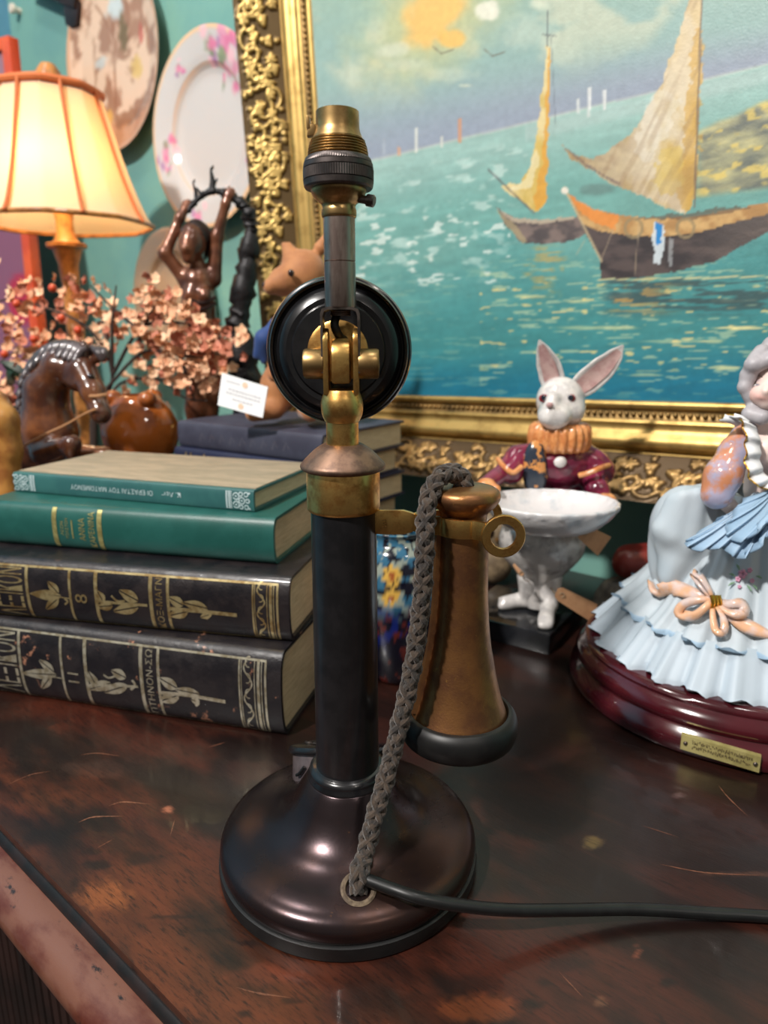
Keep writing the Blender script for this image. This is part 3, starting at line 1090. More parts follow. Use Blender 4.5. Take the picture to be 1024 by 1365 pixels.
for i in (0, n_ - 1):
    fs.append((i, n_ + i, 3 * n_ + i, 2 * n_ + i))
g.add(vs, fs)
part('stirrup', g, STEEL, tel, sharp=40)
g = G()
g.tube([(AX, AY, zt - 0.0015 - 0.0006 * k) for k in range(4)], 0.0042, 20)
for k in range(3):
    th = np.linspace(0, 2 * math.pi, 24)
    g.tube([(AX + 0.0045 * math.cos(t), AY + 0.0045 * math.sin(t), zt - 0.0018 - 0.0008 * k) for t in th], 0.0004, 5)
part('threaded_nut', g, STEEL, tel)
g = G()
g.tube(spline([(AX - 0.002, AY + 0.003, zt - 0.003), (AX - 0.003, AY + 0.001, zt - 0.008), (AX - 0.001, AY + 0.003, zt - 0.013), (AX + 0.001, AY + 0.010, zt - 0.015)], 20), 0.0021, 10)
part('inner_wire', g, RUBBER, tel)


def lathe_px(rows, seg=64, Y=AY):
    pr_ = [zr(y, w_, Y) for y, w_ in rows]
    return pr_


# lamp tube and bayonet socket
g = G()
rt = 0.0073
zj = H - AY * math.tan(math.atan((349 - 682.5) / FPX) + TH)
zu = H - AY * math.tan(math.atan((290 - 682.5) / FPX) + TH)
g.lathe([(0.0, zt), (rt - 0.0002, zt), (rt, zt + 0.0006), (rt, zj - 0.0003), (rt - 0.0004, zj), (rt, zj + 0.0003), (rt, zu + 0.002), (0.0, zu + 0.002)], 48, O3)
part('lamp_tube', g, GUN, tel, sharp=30)
zz = lambda y: H - AY * math.tan(math.atan((y - 682.5) / FPX) + TH)
g = G()
cp = spline([(0.0075, zz(291), 0), (0.0080, zz(288), 0), (0.0080, zz(281), 0), (0.0076, zz(276), 0), (0.0082, zz(272), 0), (0.0105, zz(266), 0), (0.0123, zz(258), 0), (0.0126, zz(252), 0), (0.0126, zz(247), 0)], 40)
g.lathe([(0, zz(291))] + [(q[0], q[1]) for q in cp] + [(0, zz(247))], 48, O3)
part('socket_cup', g, BRASSD, tel, sharp=50)
ring = []
a_ = [(0.0132, 253), (0.0150, 252.5), (0.0156, 250), (0.0158, 242.8), (0.0152, 242), (0.0158, 241.2), (0.0158, 227.6), (0.0152, 226.8), (0.0157, 226), (0.0156, 220.0), (0.0150, 219.2), (0.0152, 218.4), (0.0146, 213), (0.0142, 211.5), (0.0120, 211)]
g = G()
g.lathe([(0.0, zz(253))] + [(r, zz(y)) for r, y in a_] + [(0.0, zz(211))], 180, O3, mod=lambda a, j: 1.0 + (0.009 if int(round(a / (2 * math.pi) * 180)) % 2 else -0.009) if j in (4, 6, 7, 9, 12, 13) else 1.0)
part('knurled_ring', g, KNURL, tel, sharp=32)
g = G()
thp = [(0.0, zz(213))]
ys = np.linspace(212.5, 186, 84)
for i, y in enumerate(ys):
    base_r = 0.0132 - 0.0019 * ((212.5 - y) / 26.5) ** 2
    thp.append((base_r + 0.00055 * math.sin(i * 2 * math.pi / 12), zz(y)))
sh = [(0.0112, zz(185)), (0.0106, zz(181)), (0.0100, zz(176.5)), (0.0097, zz(172)), (0.0096, zz(160)), (0.0095, zz(149.5)), (0.0091, zz(148.6)), (0.0089, zz(150)), (0.0089, zz(175)), (0.0, zz(175))]
g.lathe(thp, 64, O3)
part('threaded_shell', g, BRASSD, tel, sharp=80)
g = G()
g.lathe([(0.0114, zz(186.5))] + sh, 64, O3)
part('socket_shell', g, BRASSD, tel, sharp=50)
g = G()     # bayonet slot lug on the left and the pinching screw on the right
p0 = np.array([AX - 0.0098, AY - 0.002, 0])
g.prism([(AX - 0.0095, AY - 0.0010, zz(166)), (AX - 0.0126, AY - 0.0010, zz(166)), (AX - 0.0137, AY - 0.0010, zz(182)), (AX - 0.0100, AY - 0.0010, zz(180))], (0, 0.004, 0))
g.prism([(AX - 0.0122, AY - 0.0012, zz(172)), (AX - 0.0137, AY - 0.0012, zz(172)), (AX - 0.0137, AY - 0.0012, zz(155)), (AX - 0.0130, AY - 0.0012, zz(154)), (AX - 0.0122, AY - 0.0012, zz(156))], (0, 0.004, 0))
part('bayonet_lug', g, BRASSD, tel, bevel=0.0003)
g = G()
d_ = np.array([0.93, -0.30, -0.20])
d_ /= np.linalg.norm(d_)
u_ = np.cross(d_, [0, 0, 1.0])
u_ /= np.linalg.norm(u_)
v_ = np.cross(d_, u_)
g.lathe([(0.0, 0), (0.0018, 0), (0.0018, 0.0038), (0.0026, 0.0040), (0.0027, 0.0070), (0.0021, 0.0076), (0.0, 0.0076)], 20, np.array([AX + 0.0092, AY - 0.002, zz(266)]), (u_, v_, d_))
part('pinching_screw', g, STEEL, tel, sharp=40)

# dial cup behind the shaft, its face turned away
dn = np.array([0, 0.50, 0.866])
dc = np.array([AX - 0.0072, AY + 0.0475, 0.0375]) - dn * 0.026
dn /= np.linalg.norm(dn)
dx_ = np.array([1.0, 0, 0])
dy_ = np.cross(dn, dx_)
g = G()
g.lathe([(0, 0), (0.0290, 0), (0.0294, 0.001), (0.0298, 0.0238), (0.0, 0.0240)], 56, dc, (dx_, dy_, dn))
part('dial_cup', g, GREYM, tel, sharp=40)
g = G()
g.lathe([(0, 0.0232), (0.0312, 0.0232), (0.0324, 0.0242), (0.0328, 0.0258), (0.0320, 0.0276), (0.0290, 0.0288), (0.0, 0.0298)], 64, dc, (dx_, dy_, dn))
dl = part('dial', g, BAKE, tel, sharp=40)
g = G()
for k in range(10):
    a = 0.5 + k * 0.5
    g.lathe([(0.0027, 0.0295), (0.0036, 0.0298), (0.0036, 0.0304), (0.0027, 0.0304)], 16, dc + dx_ * 0.0195 * math.cos(a) + dy_ * 0.0195 * math.sin(a), (dx_, dy_, dn))
part('finger_holes', g, STEEL, dl)
g = G()
sc = tab(415, 1021, 0.0345)
g.tube(spline([dc + dn * 0.012 + dx_ * -0.0250 + dy_ * -0.0190, dc + dn * 0.013 + dx_ * -0.0232 + dy_ * -0.0215, dc + dn * 0.017 + dx_ * -0.0200 + dy_ * -0.0242], 12), 0.0010, 8)
part('small_hook', g, RUBBER, tel)

# hook: flat brass bar, two prongs round the receiver, a ring at each tip
RXc, RYc = 0.0402, 0.3345
hz = H - RYc * math.tan(math.atan((696 - 682.5) / FPX) + TH)


def ribbon(path, hh, tk):
    """vertical flat strap along a plan path"""
    gg = G()
    path = np.array(path, float)
    T = np.gradient(path, axis=0)
    T /= np.linalg.norm(T, axis=1)[:, None]
    N = np.stack([-T[:, 1], T[:, 0]], 1)
    hs = np.full(len(path), hh) if np.isscalar(hh) else np.array(hh)
    P = np.zeros((len(path), 4, 3))
    for i in range(len(path)):
        for k, (a, b) in enumerate(((-1, -1), (1, -1), (1, 1), (-1, 1))):
            q = path[i] + N[i] * a * tk / 2
            P[i, k] = (q[0], q[1], hz + b * hs[i])
    o = gg.n
    gg.grid(P, closed_v=True)
    n = len(path)
    gg.f += [(o, o + 1, o + 2, o + 3), tuple(o + (n - 1) * 4 + k for k in (3, 2, 1, 0))]
    gg.mi += [0, 0]
    return gg


g = ribbon([(AX + 0.014, AY - 0.003), (0.004, AY - 0.0035), (0.0100, AY - 0.0037), (0.0135, AY - 0.0038), (0.0165, AY - 0.004)], [0.0062, 0.0062, 0.0062, 0.0052, 0.0040], 0.0032)
hb = part('hook_bar', g, BRASS, tel, bevel=0.0005)
def mark_p(a, b):
    return (AX + 0.0205 + a, AY - 0.0055, hz + b)


g = G()
for pth in ([(-.0008, .0014), (.0008, .0016), (.0009, .0002), (-.0007, -.0001), (.0010, -.0006), (.0010, -.0020), (-.0008, -.0022)],):
    g.tube([mark_p(a, b) for a, b in pth], 0.00022, 6)
part('stamped_mark', g, BRASSD, hb)
for s in (-1, 1):
    rad = 0.0142
    pts = [(0.0158, AY - 0.004), (0.0200, AY - 0.004 + s * 0.004)]
    for a in np.linspace(150, 92 if s > 0 else 78, 10):
        pts.append((RXc + rad * math.cos(math.radians(a)), RYc + s * rad * math.sin(math.radians(a))))
    if s < 0:
        pts += [(RXc + 0.0060, RYc - rad - 0.0022), (RXc + 0.0086, RYc - rad - 0.0046)]
    g = ribbon(spline([(a, b, 0) for a, b in pts], 40)[:, :2], 0.0046, 0.0022)
    part('hook_prong', g, BRASS, tel, bevel=0.0004)
    xr = RXc + (0.0166 if s < 0 else 0.0120)
    yr = RYc + s * (rad + 0.0052)
    zrg = hz - 0.0016
    g = G()
    th = np.linspace(0, 2 * math.pi, 40, endpoint=False)
    P = []
    for (rr_, dd) in ((0.0062, -0.0013), (0.0101, -0.0013), (0.0105, -0.0008), (0.0105, 0.0008), (0.0101, 0.0013), (0.0062, 0.0013), (0.0060, 0.0)):
        P.append([(xr + rr_ * math.cos(t), yr + dd, zrg + rr_ * math.sin(t)) for t in th])
    g.grid(np.array(P), closed_u=True, closed_v=True)
    part('hook_ring', g, BRASS, tel, sharp=50)
# dusty bush where the cords go in
hole = tab(478, 1187, 0.0245)
hr = np.array([hole[0] - AX, hole[1] - AY])
hole[2] = base_z(np.linalg.norm(hr)) + 0.0006
radial = np.array([hr[0], hr[1], 0]) / np.linalg.norm(hr)
hn = np.array([0, 0, 1.0]) * 0.95 + radial * 0.31
hn /= np.linalg.norm(hn)
hx = np.cross(hn, [0, 1.0, 0.0])
hx /= np.linalg.norm(hx)
hy_ = np.cross(hn, hx)
g = G()
g.lathe([(0.0088, -0.0015), (0.0090, 0.0004), (0.0080, 0.0012), (0.0066, 0.0008), (0.0060, -0.0012)], 36, hole, (hx, hy_, hn))
part('cord_bush', g, DUST, tel)

# ------------------------------------------------------------------ receiver hanging on the hook
RECB = M('worn_brown_brass', C(172, 122, 76), 0.34, 0.9, col2=C(128, 88, 62), nscale=55, lo=0.38, hi=0.66, rough2=0.44, col3=C(186, 138, 74), n3=330, lo3=0.60, hi3=0.70, bump=0.12, bscale=900)
rec = thing('telephone_receiver', 'tarnished brass bell-shaped receiver with black ear cup hanging on the brass hook', 'receiver', (RXc, RYc, 0.085))
RO = (RXc, RYc, 0)
rz = lambda y: H - RYc * math.tan(math.atan((y - 682.5) / FPX) + TH)
rows = [(950, 130), (938, 120), (920, 108), (900, 98), (878, 89), (850, 79), (815, 72), (780, 68.5), (740, 67), (712, 66), (700, 64)]
pf = [zr(y, w_, RYc) for y, w_ in rows]
pf = spline([(r, z, 0) for r, z in pf], 50)
g = G()
g.lathe([(0.0, pf[0][1])] + [(q[0], q[1]) for q in pf] + [(0.0, pf[-1][1])], 64, RO)
part('receiver_body', g, RECB, rec, sharp=60)
g = G()     # folded seam down the left side
for i in range(0, 1):
    P = []
    for q in pf[4:]:
        row = []
        for (da, k) in ((-0.30, 0.0), (-0.26, 0.0016), (-0.12, 0.0026), (0.02, 0.0022), (0.06, -0.0002)):
            a = math.radians(197) + da
            row.append((RXc + (q[0] + k) * math.cos(a), RYc + (q[0] + k) * math.sin(a), q[1]))
        P.append(row)
    g.grid(P)
part('seam_rib', g, RECB, rec, sharp=40)
g = G()
cz = rz(652)
cpz = [(0.0112, rz(703), 0), (0.0113, rz(692), 0), (0.0119, rz(682.5), 0), (0.0153, rz(673.5), 0), (0.0174, rz(665), 0), (0.0176, rz(659), 0), (0.0166, rz(653), 0), (0.0138, rz(649), 0), (0.0085, rz(647), 0), (0.0046, rz(646.6), 0)]
cs_ = spline(cpz, 40)
g.lathe([(0, rz(703))] + [(q[0], q[1]) for q in cs_] + [(0.0044, rz(650)), (0.0, rz(650))], 64, RO)
part('receiver_cap', g, RECB, rec, sharp=50, label='rounded cap the cord enters')
zb = pf[0][1]
g = G()
er = spline([(0.0268, zb + 0.0030, 0), (0.0290, zb + 0.0022, 0), (0.0312, zb - 0.0010, 0), (0.0320, zb - 0.0065, 0), (0.0308, zb - 0.0115, 0), (0.0280, zb - 0.0140, 0), (0.0240, zb - 0.0148, 0)], 36)
g.lathe([(0.0255, zb - 0.001), (0.0260, zb + 0.0020)] + [(q[0], q[1]) for q in er] + [(0.006, zb - 0.0090), (0.0, zb - 0.0090)], 80, RO)
part('ear_cup', g, RUBBER, rec, sharp=40, label='black ear cup')

# ------------------------------------------------------------------ braided cord
CORDM = M('brown_braid', C(70, 56, 44), 0.85, col2=C(38, 32, 28), nscale=260, lo=0.40, hi=0.62, bump=0.6, bscale=1500, sheen=0.3)
cps = [at(620, 650, RYc), at(614, 636, .3345), at(600, 630, .3325), at(584, 639, .3285), at(573, 660, .3235), at(568, 690, .3190), at(566.5, 730, .3165), at(563, 790, .3155), at(556, 850, .3150), at(547, 905, .3140), at(533, 965, .3110), at(515, 1035, .3060), at(499, 1090, .3000), at(486, 1140, .2935)]
cps += [hole + np.array([0.0002, 0.0014, 0.008]), hole + np.array([0, 0, -0.001])]
cl = spline(cps, 420)
T = np.gradient(cl, axis=0)
dl_ = np.linalg.norm(T, axis=1)
T /= dl_[:, None]
arc = np.cumsum(dl_)
arc -= arc[0]
N = np.cross(T[0], [0, 1, 0])
N /= np.linalg.norm(N)
FN, FB = [], []
for i in range(len(cl)):
    N = N - T[i] * (N @ T[i])
    N /= np.linalg.norm(N)
    FN.append(N.copy())
    FB.append(np.cross(T[i], N))
FN, FB = np.array(FN), np.array(FB)
g = G()
PITCH = 0.030
for k in range(8):
    s = 1 if k < 4 else -1
    ph = (k % 4) * math.pi / 2 + (0 if s > 0 else math.pi / 4)
    th = ph + s * 2 * math.pi * arc / PITCH
    over_ = np.sin(4 * (2 * math.pi * arc / PITCH) + (0 if s > 0 else math.pi) + (k % 2) * math.pi)
    R = 0.00300 + 0.00060 * over_
    g.tube(cl + FN * (R * np.cos(th))[:, None] + FB * (R * np.sin(th))[:, None], 0.00178, 7)
g.cur = 1
g.tube(cl, 0.0031, 8)
solo('braided_cord', g, [CORDM, RUBBER], 'brown braided cord looping from the receiver cap down to the telephone base', 'cord', hole)

# ------------------------------------------------------------------ black mains cable
CAB = M('black_cable_sheath', C(13, 14, 15), 0.38, col2=C(20, 22, 22), nscale=90, coat=0.1)
c0 = hole + np.array([0.0035, 0.0005, 0.0050])
cab = [c0 - np.array([0.004, 0, 0.0012]), c0, tab(520, 1184, 0.0290), tab(560, 1197, 0.0275), tab(615, 1207, 0.0225), tab(680, 1213, 0.0170), tab(760, 1213, 0.0110), tab(850, 1212, 0.0068), tab(940, 1217, 0.0042), tab(1024, 1222, 0.0034), tab(1150, 1232, 0.0032), tab(1300, 1260, 0.0032)]
g = G()
g.tube(spline(cab, 160), 0.0031, 12)
solo('power_cable', g, CAB, 'thick black power cable running from the telephone base off across the table', 'cable', tab(1024, 1222, 0))

# ================================================================== BOOKS
def text_geo(s, **kw):
    cu = bpy.data.curves.new('lettering', 'FONT')
    cu.body = s
    cu.size = 1.0
    cu.resolution_u = 3
    for k, v in kw.items():
        setattr(cu, k, v)
    o = bpy.data.objects.new('lettering', cu)
    COL.objects.link(o)
    dg = bpy.context.evaluated_depsgraph_get()
    me = o.evaluated_get(dg).to_mesh()
    V = np.array([v.co[:] for v in me.vertices])[:, :2]
    F = [tuple(p.vertices) for p in me.polygons]
    o.evaluated_get(dg).to_mesh_clear()
    bpy.data.objects.remove(o)
    bpy.data.curves.remove(cu)
    lo, hi = V.min(0), V.max(0)
    return (V - lo) / (hi - lo), F, (hi - lo)[0] / (hi - lo)[1]


PAGES = M('aged_page_edges', C(214, 186, 150), 0.85, col2=C(190, 160, 126), nscale=60, lo=0.3, hi=0.7, stretch=(1, 1, 14), bump=0.35, bscale=220)
PAGEL = M('pale_page_edges', C(224, 204, 168), 0.85, col2=C(206, 184, 148), nscale=60, lo=0.3, hi=0.7, stretch=(1, 1, 14), bump=0.3, bscale=220)
LEATH = M('worn_black_leather', C(25, 23, 27), 0.34, col2=C(33, 28, 30), nscale=60, rough2=0.5, col3=C(160, 112, 88), n3=52, lo3=0.615, hi3=0.66, bump=0.35, bscale=420, coat=0.15)
LEATH2 = M('black_leather', C(25, 23, 27), 0.30, col2=C(35, 28, 29), nscale=50, rough2=0.48, col3=C(110, 78, 62), n3=40, lo3=0.65, hi3=0.70, bump=0.4, bscale=420, coat=0.15)
GREENC = M('green_cloth_cover', C(28, 82, 75), 0.38, col2=C(34, 90, 83), nscale=40, bump=0.15, bscale=900, coat=0.1)
TEALC = M('teal_green_binding', C(44, 94, 94), 0.5, col2=C(50, 102, 100), nscale=40, bump=0.1, bscale=900)
TANC = M('faded_tan_cover', C(168, 150, 126), 0.6, col2=C(146, 134, 112), nscale=30, stretch=(1, 5, 1), rot=(0, 0, -0.3), bump=0.15, bscale=600)
NAVYA = M('faded_slate_cloth', C(66, 68, 84), 0.6, col2=C(54, 54, 70), nscale=26, bump=0.2, bscale=700)
NAVYB = M('navy_cloth', C(30, 36, 64), 0.5, col2=C(38, 42, 66), nscale=30, bump=0.2, bscale=700)
FOILS = M('silver_gilt_foil', C(214, 208, 186), 0.32, 0.7, col2=C(170, 158, 130), nscale=160, col3=C(80, 66, 54), n3=360, lo3=0.68, hi3=0.76)
FOILG = M('gold_foil', C(214, 196, 146), 0.32, 0.75, col2=C(168, 140, 92), nscale=120, col3=C(80, 60, 44), n3=360, lo3=0.70, hi3=0.78)
FOILW = M('white_foil', C(196, 214, 216), 0.5, 0.1)
FOILP = M('pale_gold_foil', C(198, 190, 128), 0.35, 0.6, col2=C(168, 156, 98), nscale=200)


class Book:
    def __init__(s, name, label, right_px, left_px, z0, T, W, bulge, cover, pages, group=None, L=None, board=0.0025, over=0.003, top=None):
        a = tab(*right_px, z0)
        b = tab(*left_px, z0)
        s.A = (b - a) / np.linalg.norm(b - a)              # along the spine, to the left
        s.L = L or float(np.linalg.norm(b - a))
        s.B = np.array([-s.A[1], s.A[0], 0.0])
        if s.B[1] < 0:
            s.B = -s.B
        s.z0, s.T, s.W, s.bulge = z0, T, W, bulge
        s.o = a + s.B * bulge
        s.root = thing(name, label, 'book', s.o + s.A * s.L / 2 + s.B * W / 2, group)
        Z = np.array([0, 0, 1.0])
        s.Z = Z
        t = np.linspace(0, 1, 25)
        out = [(W, T)] + [(s.sb(1 - q), T * (0.5 + 0.5 * math.cos(math.pi * q))) for q in t] + [(W, 0)]
        out = [(W, T)] + [(s.sb(v), v * T) for v in (0.5 + 0.5 * np.cos(np.pi * t))] + [(W, 0)]
        bd = board
        inn = [(W, T - bd)] + [(s.sb(v) * 0.92 + bd * 1.0, bd + v * (T - 2 * bd)) for v in (0.5 + 0.5 * np.cos(np.pi * t))] + [(W, bd)]
        g = G()
        m = len(out)
        P = []
        for q in (0.0, s.L):
            P.append([s.p(q, b_, z_) for b_, z_ in out + inn[::-1]])
        n2 = 2 * m
        vs = P[0] + P[1]
        fs = [(i, (i + 1) % n2, n2 + (i + 1) % n2, n2 + i) for i in range(n2)]
        for k in (0, 1):
            for i in range(m - 1):
                fs.append((k * n2 + i, k * n2 + i + 1, k * n2 + n2 - 2 - i, k * n2 + n2 - 1 - i))
        g.add(vs, fs)
        if top is not None:
            g2 = g
        s.cover = part('cover', g, cover, s.root, sharp=42)
        if top is not None:
            gt = G()
            gt.box(s.p(s.L / 2, W / 2 + 0.0015, T + 0.0004), s.A * (s.L / 2 - 0.001), s.B * (W / 2 - 0.003), (0, 0, 0.0005))
            part('cover_panel', gt, top, s.root, bevel=0.0003)
        ov = over
        pg = [(W - ov, T - bd - 0.0002)] + [(s.sb(v) * 0.85 + bd * 1.3, bd + 0.0002 + v * (T - 2 * bd - 0.0004)) for v in (0.5 + 0.5 * np.cos(np.pi * t))] + [(W - ov, bd + 0.0002)]
        g = G()
        g.prism([s.p(ov, b_, z_) for b_, z_ in pg], s.A * (s.L - 2 * ov))
        part('pages', g, pages, s.root, sharp=30)

    def sb(s, v):
        return -s.bulge * max(0.0, 1 - abs(2 * v - 1) ** 2.5) ** (1 / 2.5)

    def p(s, q, b, z):
        return s.o + s.A * q + s.B * b + s.Z * z

    def uv(s, px, py):
        """photo pixel -> (along, height) on the spine"""
        d = ray(px, py)
        o = s.o - s.B * s.bulge * 0.85
        t = ((o - CAMP) @ s.B) / (d @ s.B)
        P = CAMP + d * t
        return float((P - s.o) @ s.A), float(P[2] - s.z0)

    def on(s, u, z, off=0.0003):
        v = min(max(z / s.T, 0.012), 0.988)
        return s.p(u, s.sb(v) - off, v * s.T)

    def poly(s, g, pts, off=0.0003):
        g.add([s.on(u, z, off) for u, z in pts], [tuple(range(len(pts)))])

    def strip(s, g, pts, wd, off=0.0003):
        """line of width wd (m) through (u,z) points"""
        pts = np.array(pts, float)
        T = np.gradient(pts, axis=0)
        T /= np.linalg.norm(T, axis=1)[:, None] + 1e-12
        N = np.stack([-T[:, 1], T[:, 0]], 1)
        wd = np.full(len(pts), wd) if np.isscalar(wd) else np.array(wd)
        g.grid([[s.on(*(p + n * w_ / 2), off), s.on(*(p - n * w_ / 2), off)] for p, n, w_ in zip(pts, N, wd)])

    def band(s, g, u, wd, z0=0.03, z1=0.97):
        s.strip(g, [(u, z) for z in np.linspace(z0 * s.T, z1 * s.T, 24)], wd)

    def hline(s, g, u0, u1, z, wd):
        s.strip(g, [(u, z) for u in np.linspace(u0, u1, 6)], wd)

    def text(s, g, txt, uc, zc, length, height, mode='up', **kw):
        """mode 'up': reads from the bottom to the top of the lying spine; 'flip': upside down along it"""
        V, F, asp = text_geo(txt, **kw)
        vs = []
        for a, b in V:
            if mode == 'up':
                u, z = uc - (0.5 - b) * height * -1.0, zc + (a - 0.5) * length
                u = uc + (b - 0.5) * height
            else:
                u, z = uc + (a - 0.5) * length, zc - (b - 0.5) * height
            vs.append(s.on(u, z, 0.00035))
        g.add(vs, F)

    def leaf(s, g, pa, pb, wd):
        a, b = np.array(s.uv(*pa)), np.array(s.uv(*pb))
        d = b - a
        n = np.array([-d[1], d[0]]) / np.linalg.norm(d)
        ts = np.linspace(0, 1, 9)
        for sg in (1, -1):          # two halves with the midrib left open
            g.grid([[s.on(*(a + d * t + n * sg * wd * 0.06)), s.on(*(a + d * t + n * sg * (wd * 0.06 + 0.5 * wd * math.sin(math.pi * t ** 0.8))))] for t in ts])

    def stripp(s, g, pxs, wd):
        s.strip(g, [s.uv(*p) for p in spline([(a, b, 0) for a, b in pxs], 14)[:, :2]], wd)


def lexicon(bk, foil, X, name_, mid, vol, rng_txt):
    """gilt tooling of an encyclopedia spine; X: pixel columns along the middle of the spine"""
    um = lambda px, py: bk.uv(px, py)[0]
    g = G()
    for key, wd in (('b1', .0026), ('b2', .0022), ('b3', .0030), ('b4', .0030), ('b5', .0024)):
        bk.band(g, um(*X[key]), wd, 0.03, 0.90)
    ur, ul = um(*X['r1']), um(*X['b1']) + 0.075
    bk.hline(g, ur, ul, 0.90 * bk.T, 0.0016)
    bk.hline(g, ur, ul, 0.035 * bk.T, 0.0010)
    part('gilt_lines', g, foil, bk.cover)
    g = G()
    for l in X['leaves']:
        bk.leaf(g, *l)
    for l in X['stems']:
        bk.stripp(g, *l)
    part('gilt_foliage', g, foil, bk.cover)
    g = G()                    # foot ornament: rules and a wave
    u0, u1 = um(*X['r1']), um(*X['r0'])
    w_ = u1 - u0
    for f, wd in ((0.02, .0016), (0.16, .0007), (0.28, .0022), (0.42, .0007), (0.98, .0012), (0.90, .0006)):
        bk.band(g, u0 + f * w_, wd, 0.04, 0.90)
    zs = np.linspace(0.06, 0.88, 46)
    bk.strip(g, [(u0 + w_ * (0.66 + 0.15 * math.sin(z * 2 * math.pi / 0.36)), z * bk.T) for z in zs], 0.0011)
    for k in range(5):
        zc = 0.15 + k * 0.18
        sg = -1 if k % 2 else 1
        bk.strip(g, [(u0 + w_ * (0.66 - sg * 0.02 + sg * 0.12 * math.cos(a)), (zc + 0.055 * math.sin(a)) * bk.T) for a in np.linspace(-1.9, 1.9, 10)], 0.0008)
    part('gilt_border', g, foil, bk.cover)
    g = G()
    t = X['title']
    bk.text(g, 'ΛΕΞΙΚΟΝ', um(*t[:2]), 0.47 * bk.T, 0.80 * bk.T, t[2], 'up')
    part('title_lettering', g, foil, bk.cover)
    g = G()
    v = X['vol']
    bk.text(g, vol, *bk.uv(*v[:2]), v[2], v[3], 'up')
    part('volume_number', g, foil, bk.cover)
    g = G()
    n = X['range']
    bk.text(g, rng_txt, um(*n[:2]), n[4] * bk.T, n[2] * bk.T, n[3], 'up')
    part('range_lettering', g, foil, bk.cover)


LEX = 'encyclopedia volumes'
b1 = Book('encyclopedia_volume', 'worn black encyclopedia volume 11 with silvery tooling, at the bottom of the front stack', (377, 987), (0, 928), 0.0, 0.068, 0.185, 0.011, LEATH, PAGES, LEX, L=0.315)
lexicon(b1, FOILS, {
    'b1': (30, 885), 'b2': (85, 892), 'b3': (117, 897), 'b4': (191, 908), 'b5': (214, 912), 'r0': (321, 935), 'r1': (357, 942),
    'title': (8, 880, 0.026), 'vol': (100, 902, 0.0085, 0.0100), 'range': (202, 910, 0.80, 0.0058, 0.47),
    'leaves': [((78, 898), (31, 896), .0082), ((74, 894), (54, 878), .0075), ((70, 900), (56, 918), .0070), ((132, 916), (120, 893), .0075), ((150, 909), (119, 918), .0080), ((170, 902), (150, 892), .0085), ((172, 912), (140, 922), .0085), ((238, 916), (214, 902), .0090), ((240, 925), (214, 934), .0090), ((268, 924), (234, 917), .0070), ((268, 935), (256, 931), .0060)],
    'stems': [([(31, 896), (60, 899), (85, 903)], .0010), ([(119, 912), (150, 912), (186, 914)], .0020), ([(216, 922), (250, 925), (302, 934)], .0030), ([(216, 928), (240, 930)], .0014), ([(140, 898), (147, 902), (155, 900)], .0016), ([(178, 905), (182, 912), (176, 918)], .0022), ([(258, 928), (266, 936), (262, 940)], .0018)]},
    'ΛΕΞΙΚΟΝ', None, '11', 'ΠΤΗΝΟΝ-ΣΩ')
b2 = Book('encyclopedia_volume', 'black encyclopedia volume 8 with gold tooling, lying second from the bottom of the front stack', (387, 860), (0, 824), 0.0682, 0.0510, 0.185, 0.010, LEATH2, PAGES, LEX, L=0.315)
lexicon(b2, FOILG, {
    'b1': (38, 783), 'b2': (95, 789), 'b3': (130, 793), 'b4': (203, 803), 'b5': (226, 806), 'r0': (338, 820), 'r1': (372, 824),
    'title': (14, 780, 0.025), 'vol': (110, 797, 0.0075, 0.0105), 'range': (214, 804, 0.80, 0.0056, 0.47),
    'leaves': [((84, 794), (42, 790), .0080), ((80, 790), (65, 774), .0070), ((80, 796), (62, 812), .0070), ((140, 802), (131, 786), .0070), ((152, 806), (131, 808), .0070), ((186, 800), (160, 786), .0090), ((186, 808), (152, 814), .0085), ((246, 806), (226, 795), .0080), ((252, 814), (226, 820), .0080), ((278, 810), (245, 802), .0075), ((282, 818), (268, 822), .0050)],
    'stems': [([(42, 790), (70, 793), (95, 797)], .0010), ([(131, 800), (160, 803), (198, 806)], .0022), ([(228, 810), (270, 814), (317, 819)], .0030), ([(88, 797), (92, 801), (88, 805)], .0016), ([(150, 793), (158, 800), (168, 800)], .0016), ([(276, 812), (282, 818), (276, 824)], .0020)]},
    'ΛΕΞΙΚΟΝ', None, '8', 'ΚΟΞ-ΜΑΓΝ')

b3 = Book('green_novel', 'green cloth novel with gold bands, lying third from the bottom of the front stack', (366, 755), (0, 726), 0.1194, 0.0370, 0.17, 0.0085, GREENC, PAGES, None, L=0.262)
g = G()
um = lambda px, py: b3.uv(px, py)[0]
b3.band(g, um(74, 700), 0.0042, 0.05, 0.95)
part('gold_band', g, FOILP, b3.cover)
g = G()
b3.band(g, um(134, 705), 0.0042, 0.05, 0.95)
part('gold_band', g, FOILP, b3.cover)
g = G()
b3.text(g, 'ΑΝΝΑ', um(110, 702), 0.50 * b3.T, 0.52 * b3.T, 0.0056, 'up')
b3.text(g, 'ΚΑΡΕΝΙΝΑ', um(123, 703), 0.50 * b3.T, 0.80 * b3.T, 0.0056, 'up')
part('title_lettering', g, FOILP, b3.cover)
g = G()
b3.text(g, 'ΛΕΩΝ', um(83.5, 700), 0.50 * b3.T, 0.32 * b3.T, 0.0030, 'up')
b3.text(g, 'ΤΟΛΣΤΟΗ', um(90, 700), 0.50 * b3.T, 0.46 * b3.T, 0.0030, 'up')
b3.strip(g, [(um(97, 700), z * b3.T) for z in np.linspace(.28, .70, 8)], 0.0012)
part('author_lettering', g, FOILP, b3.cover)

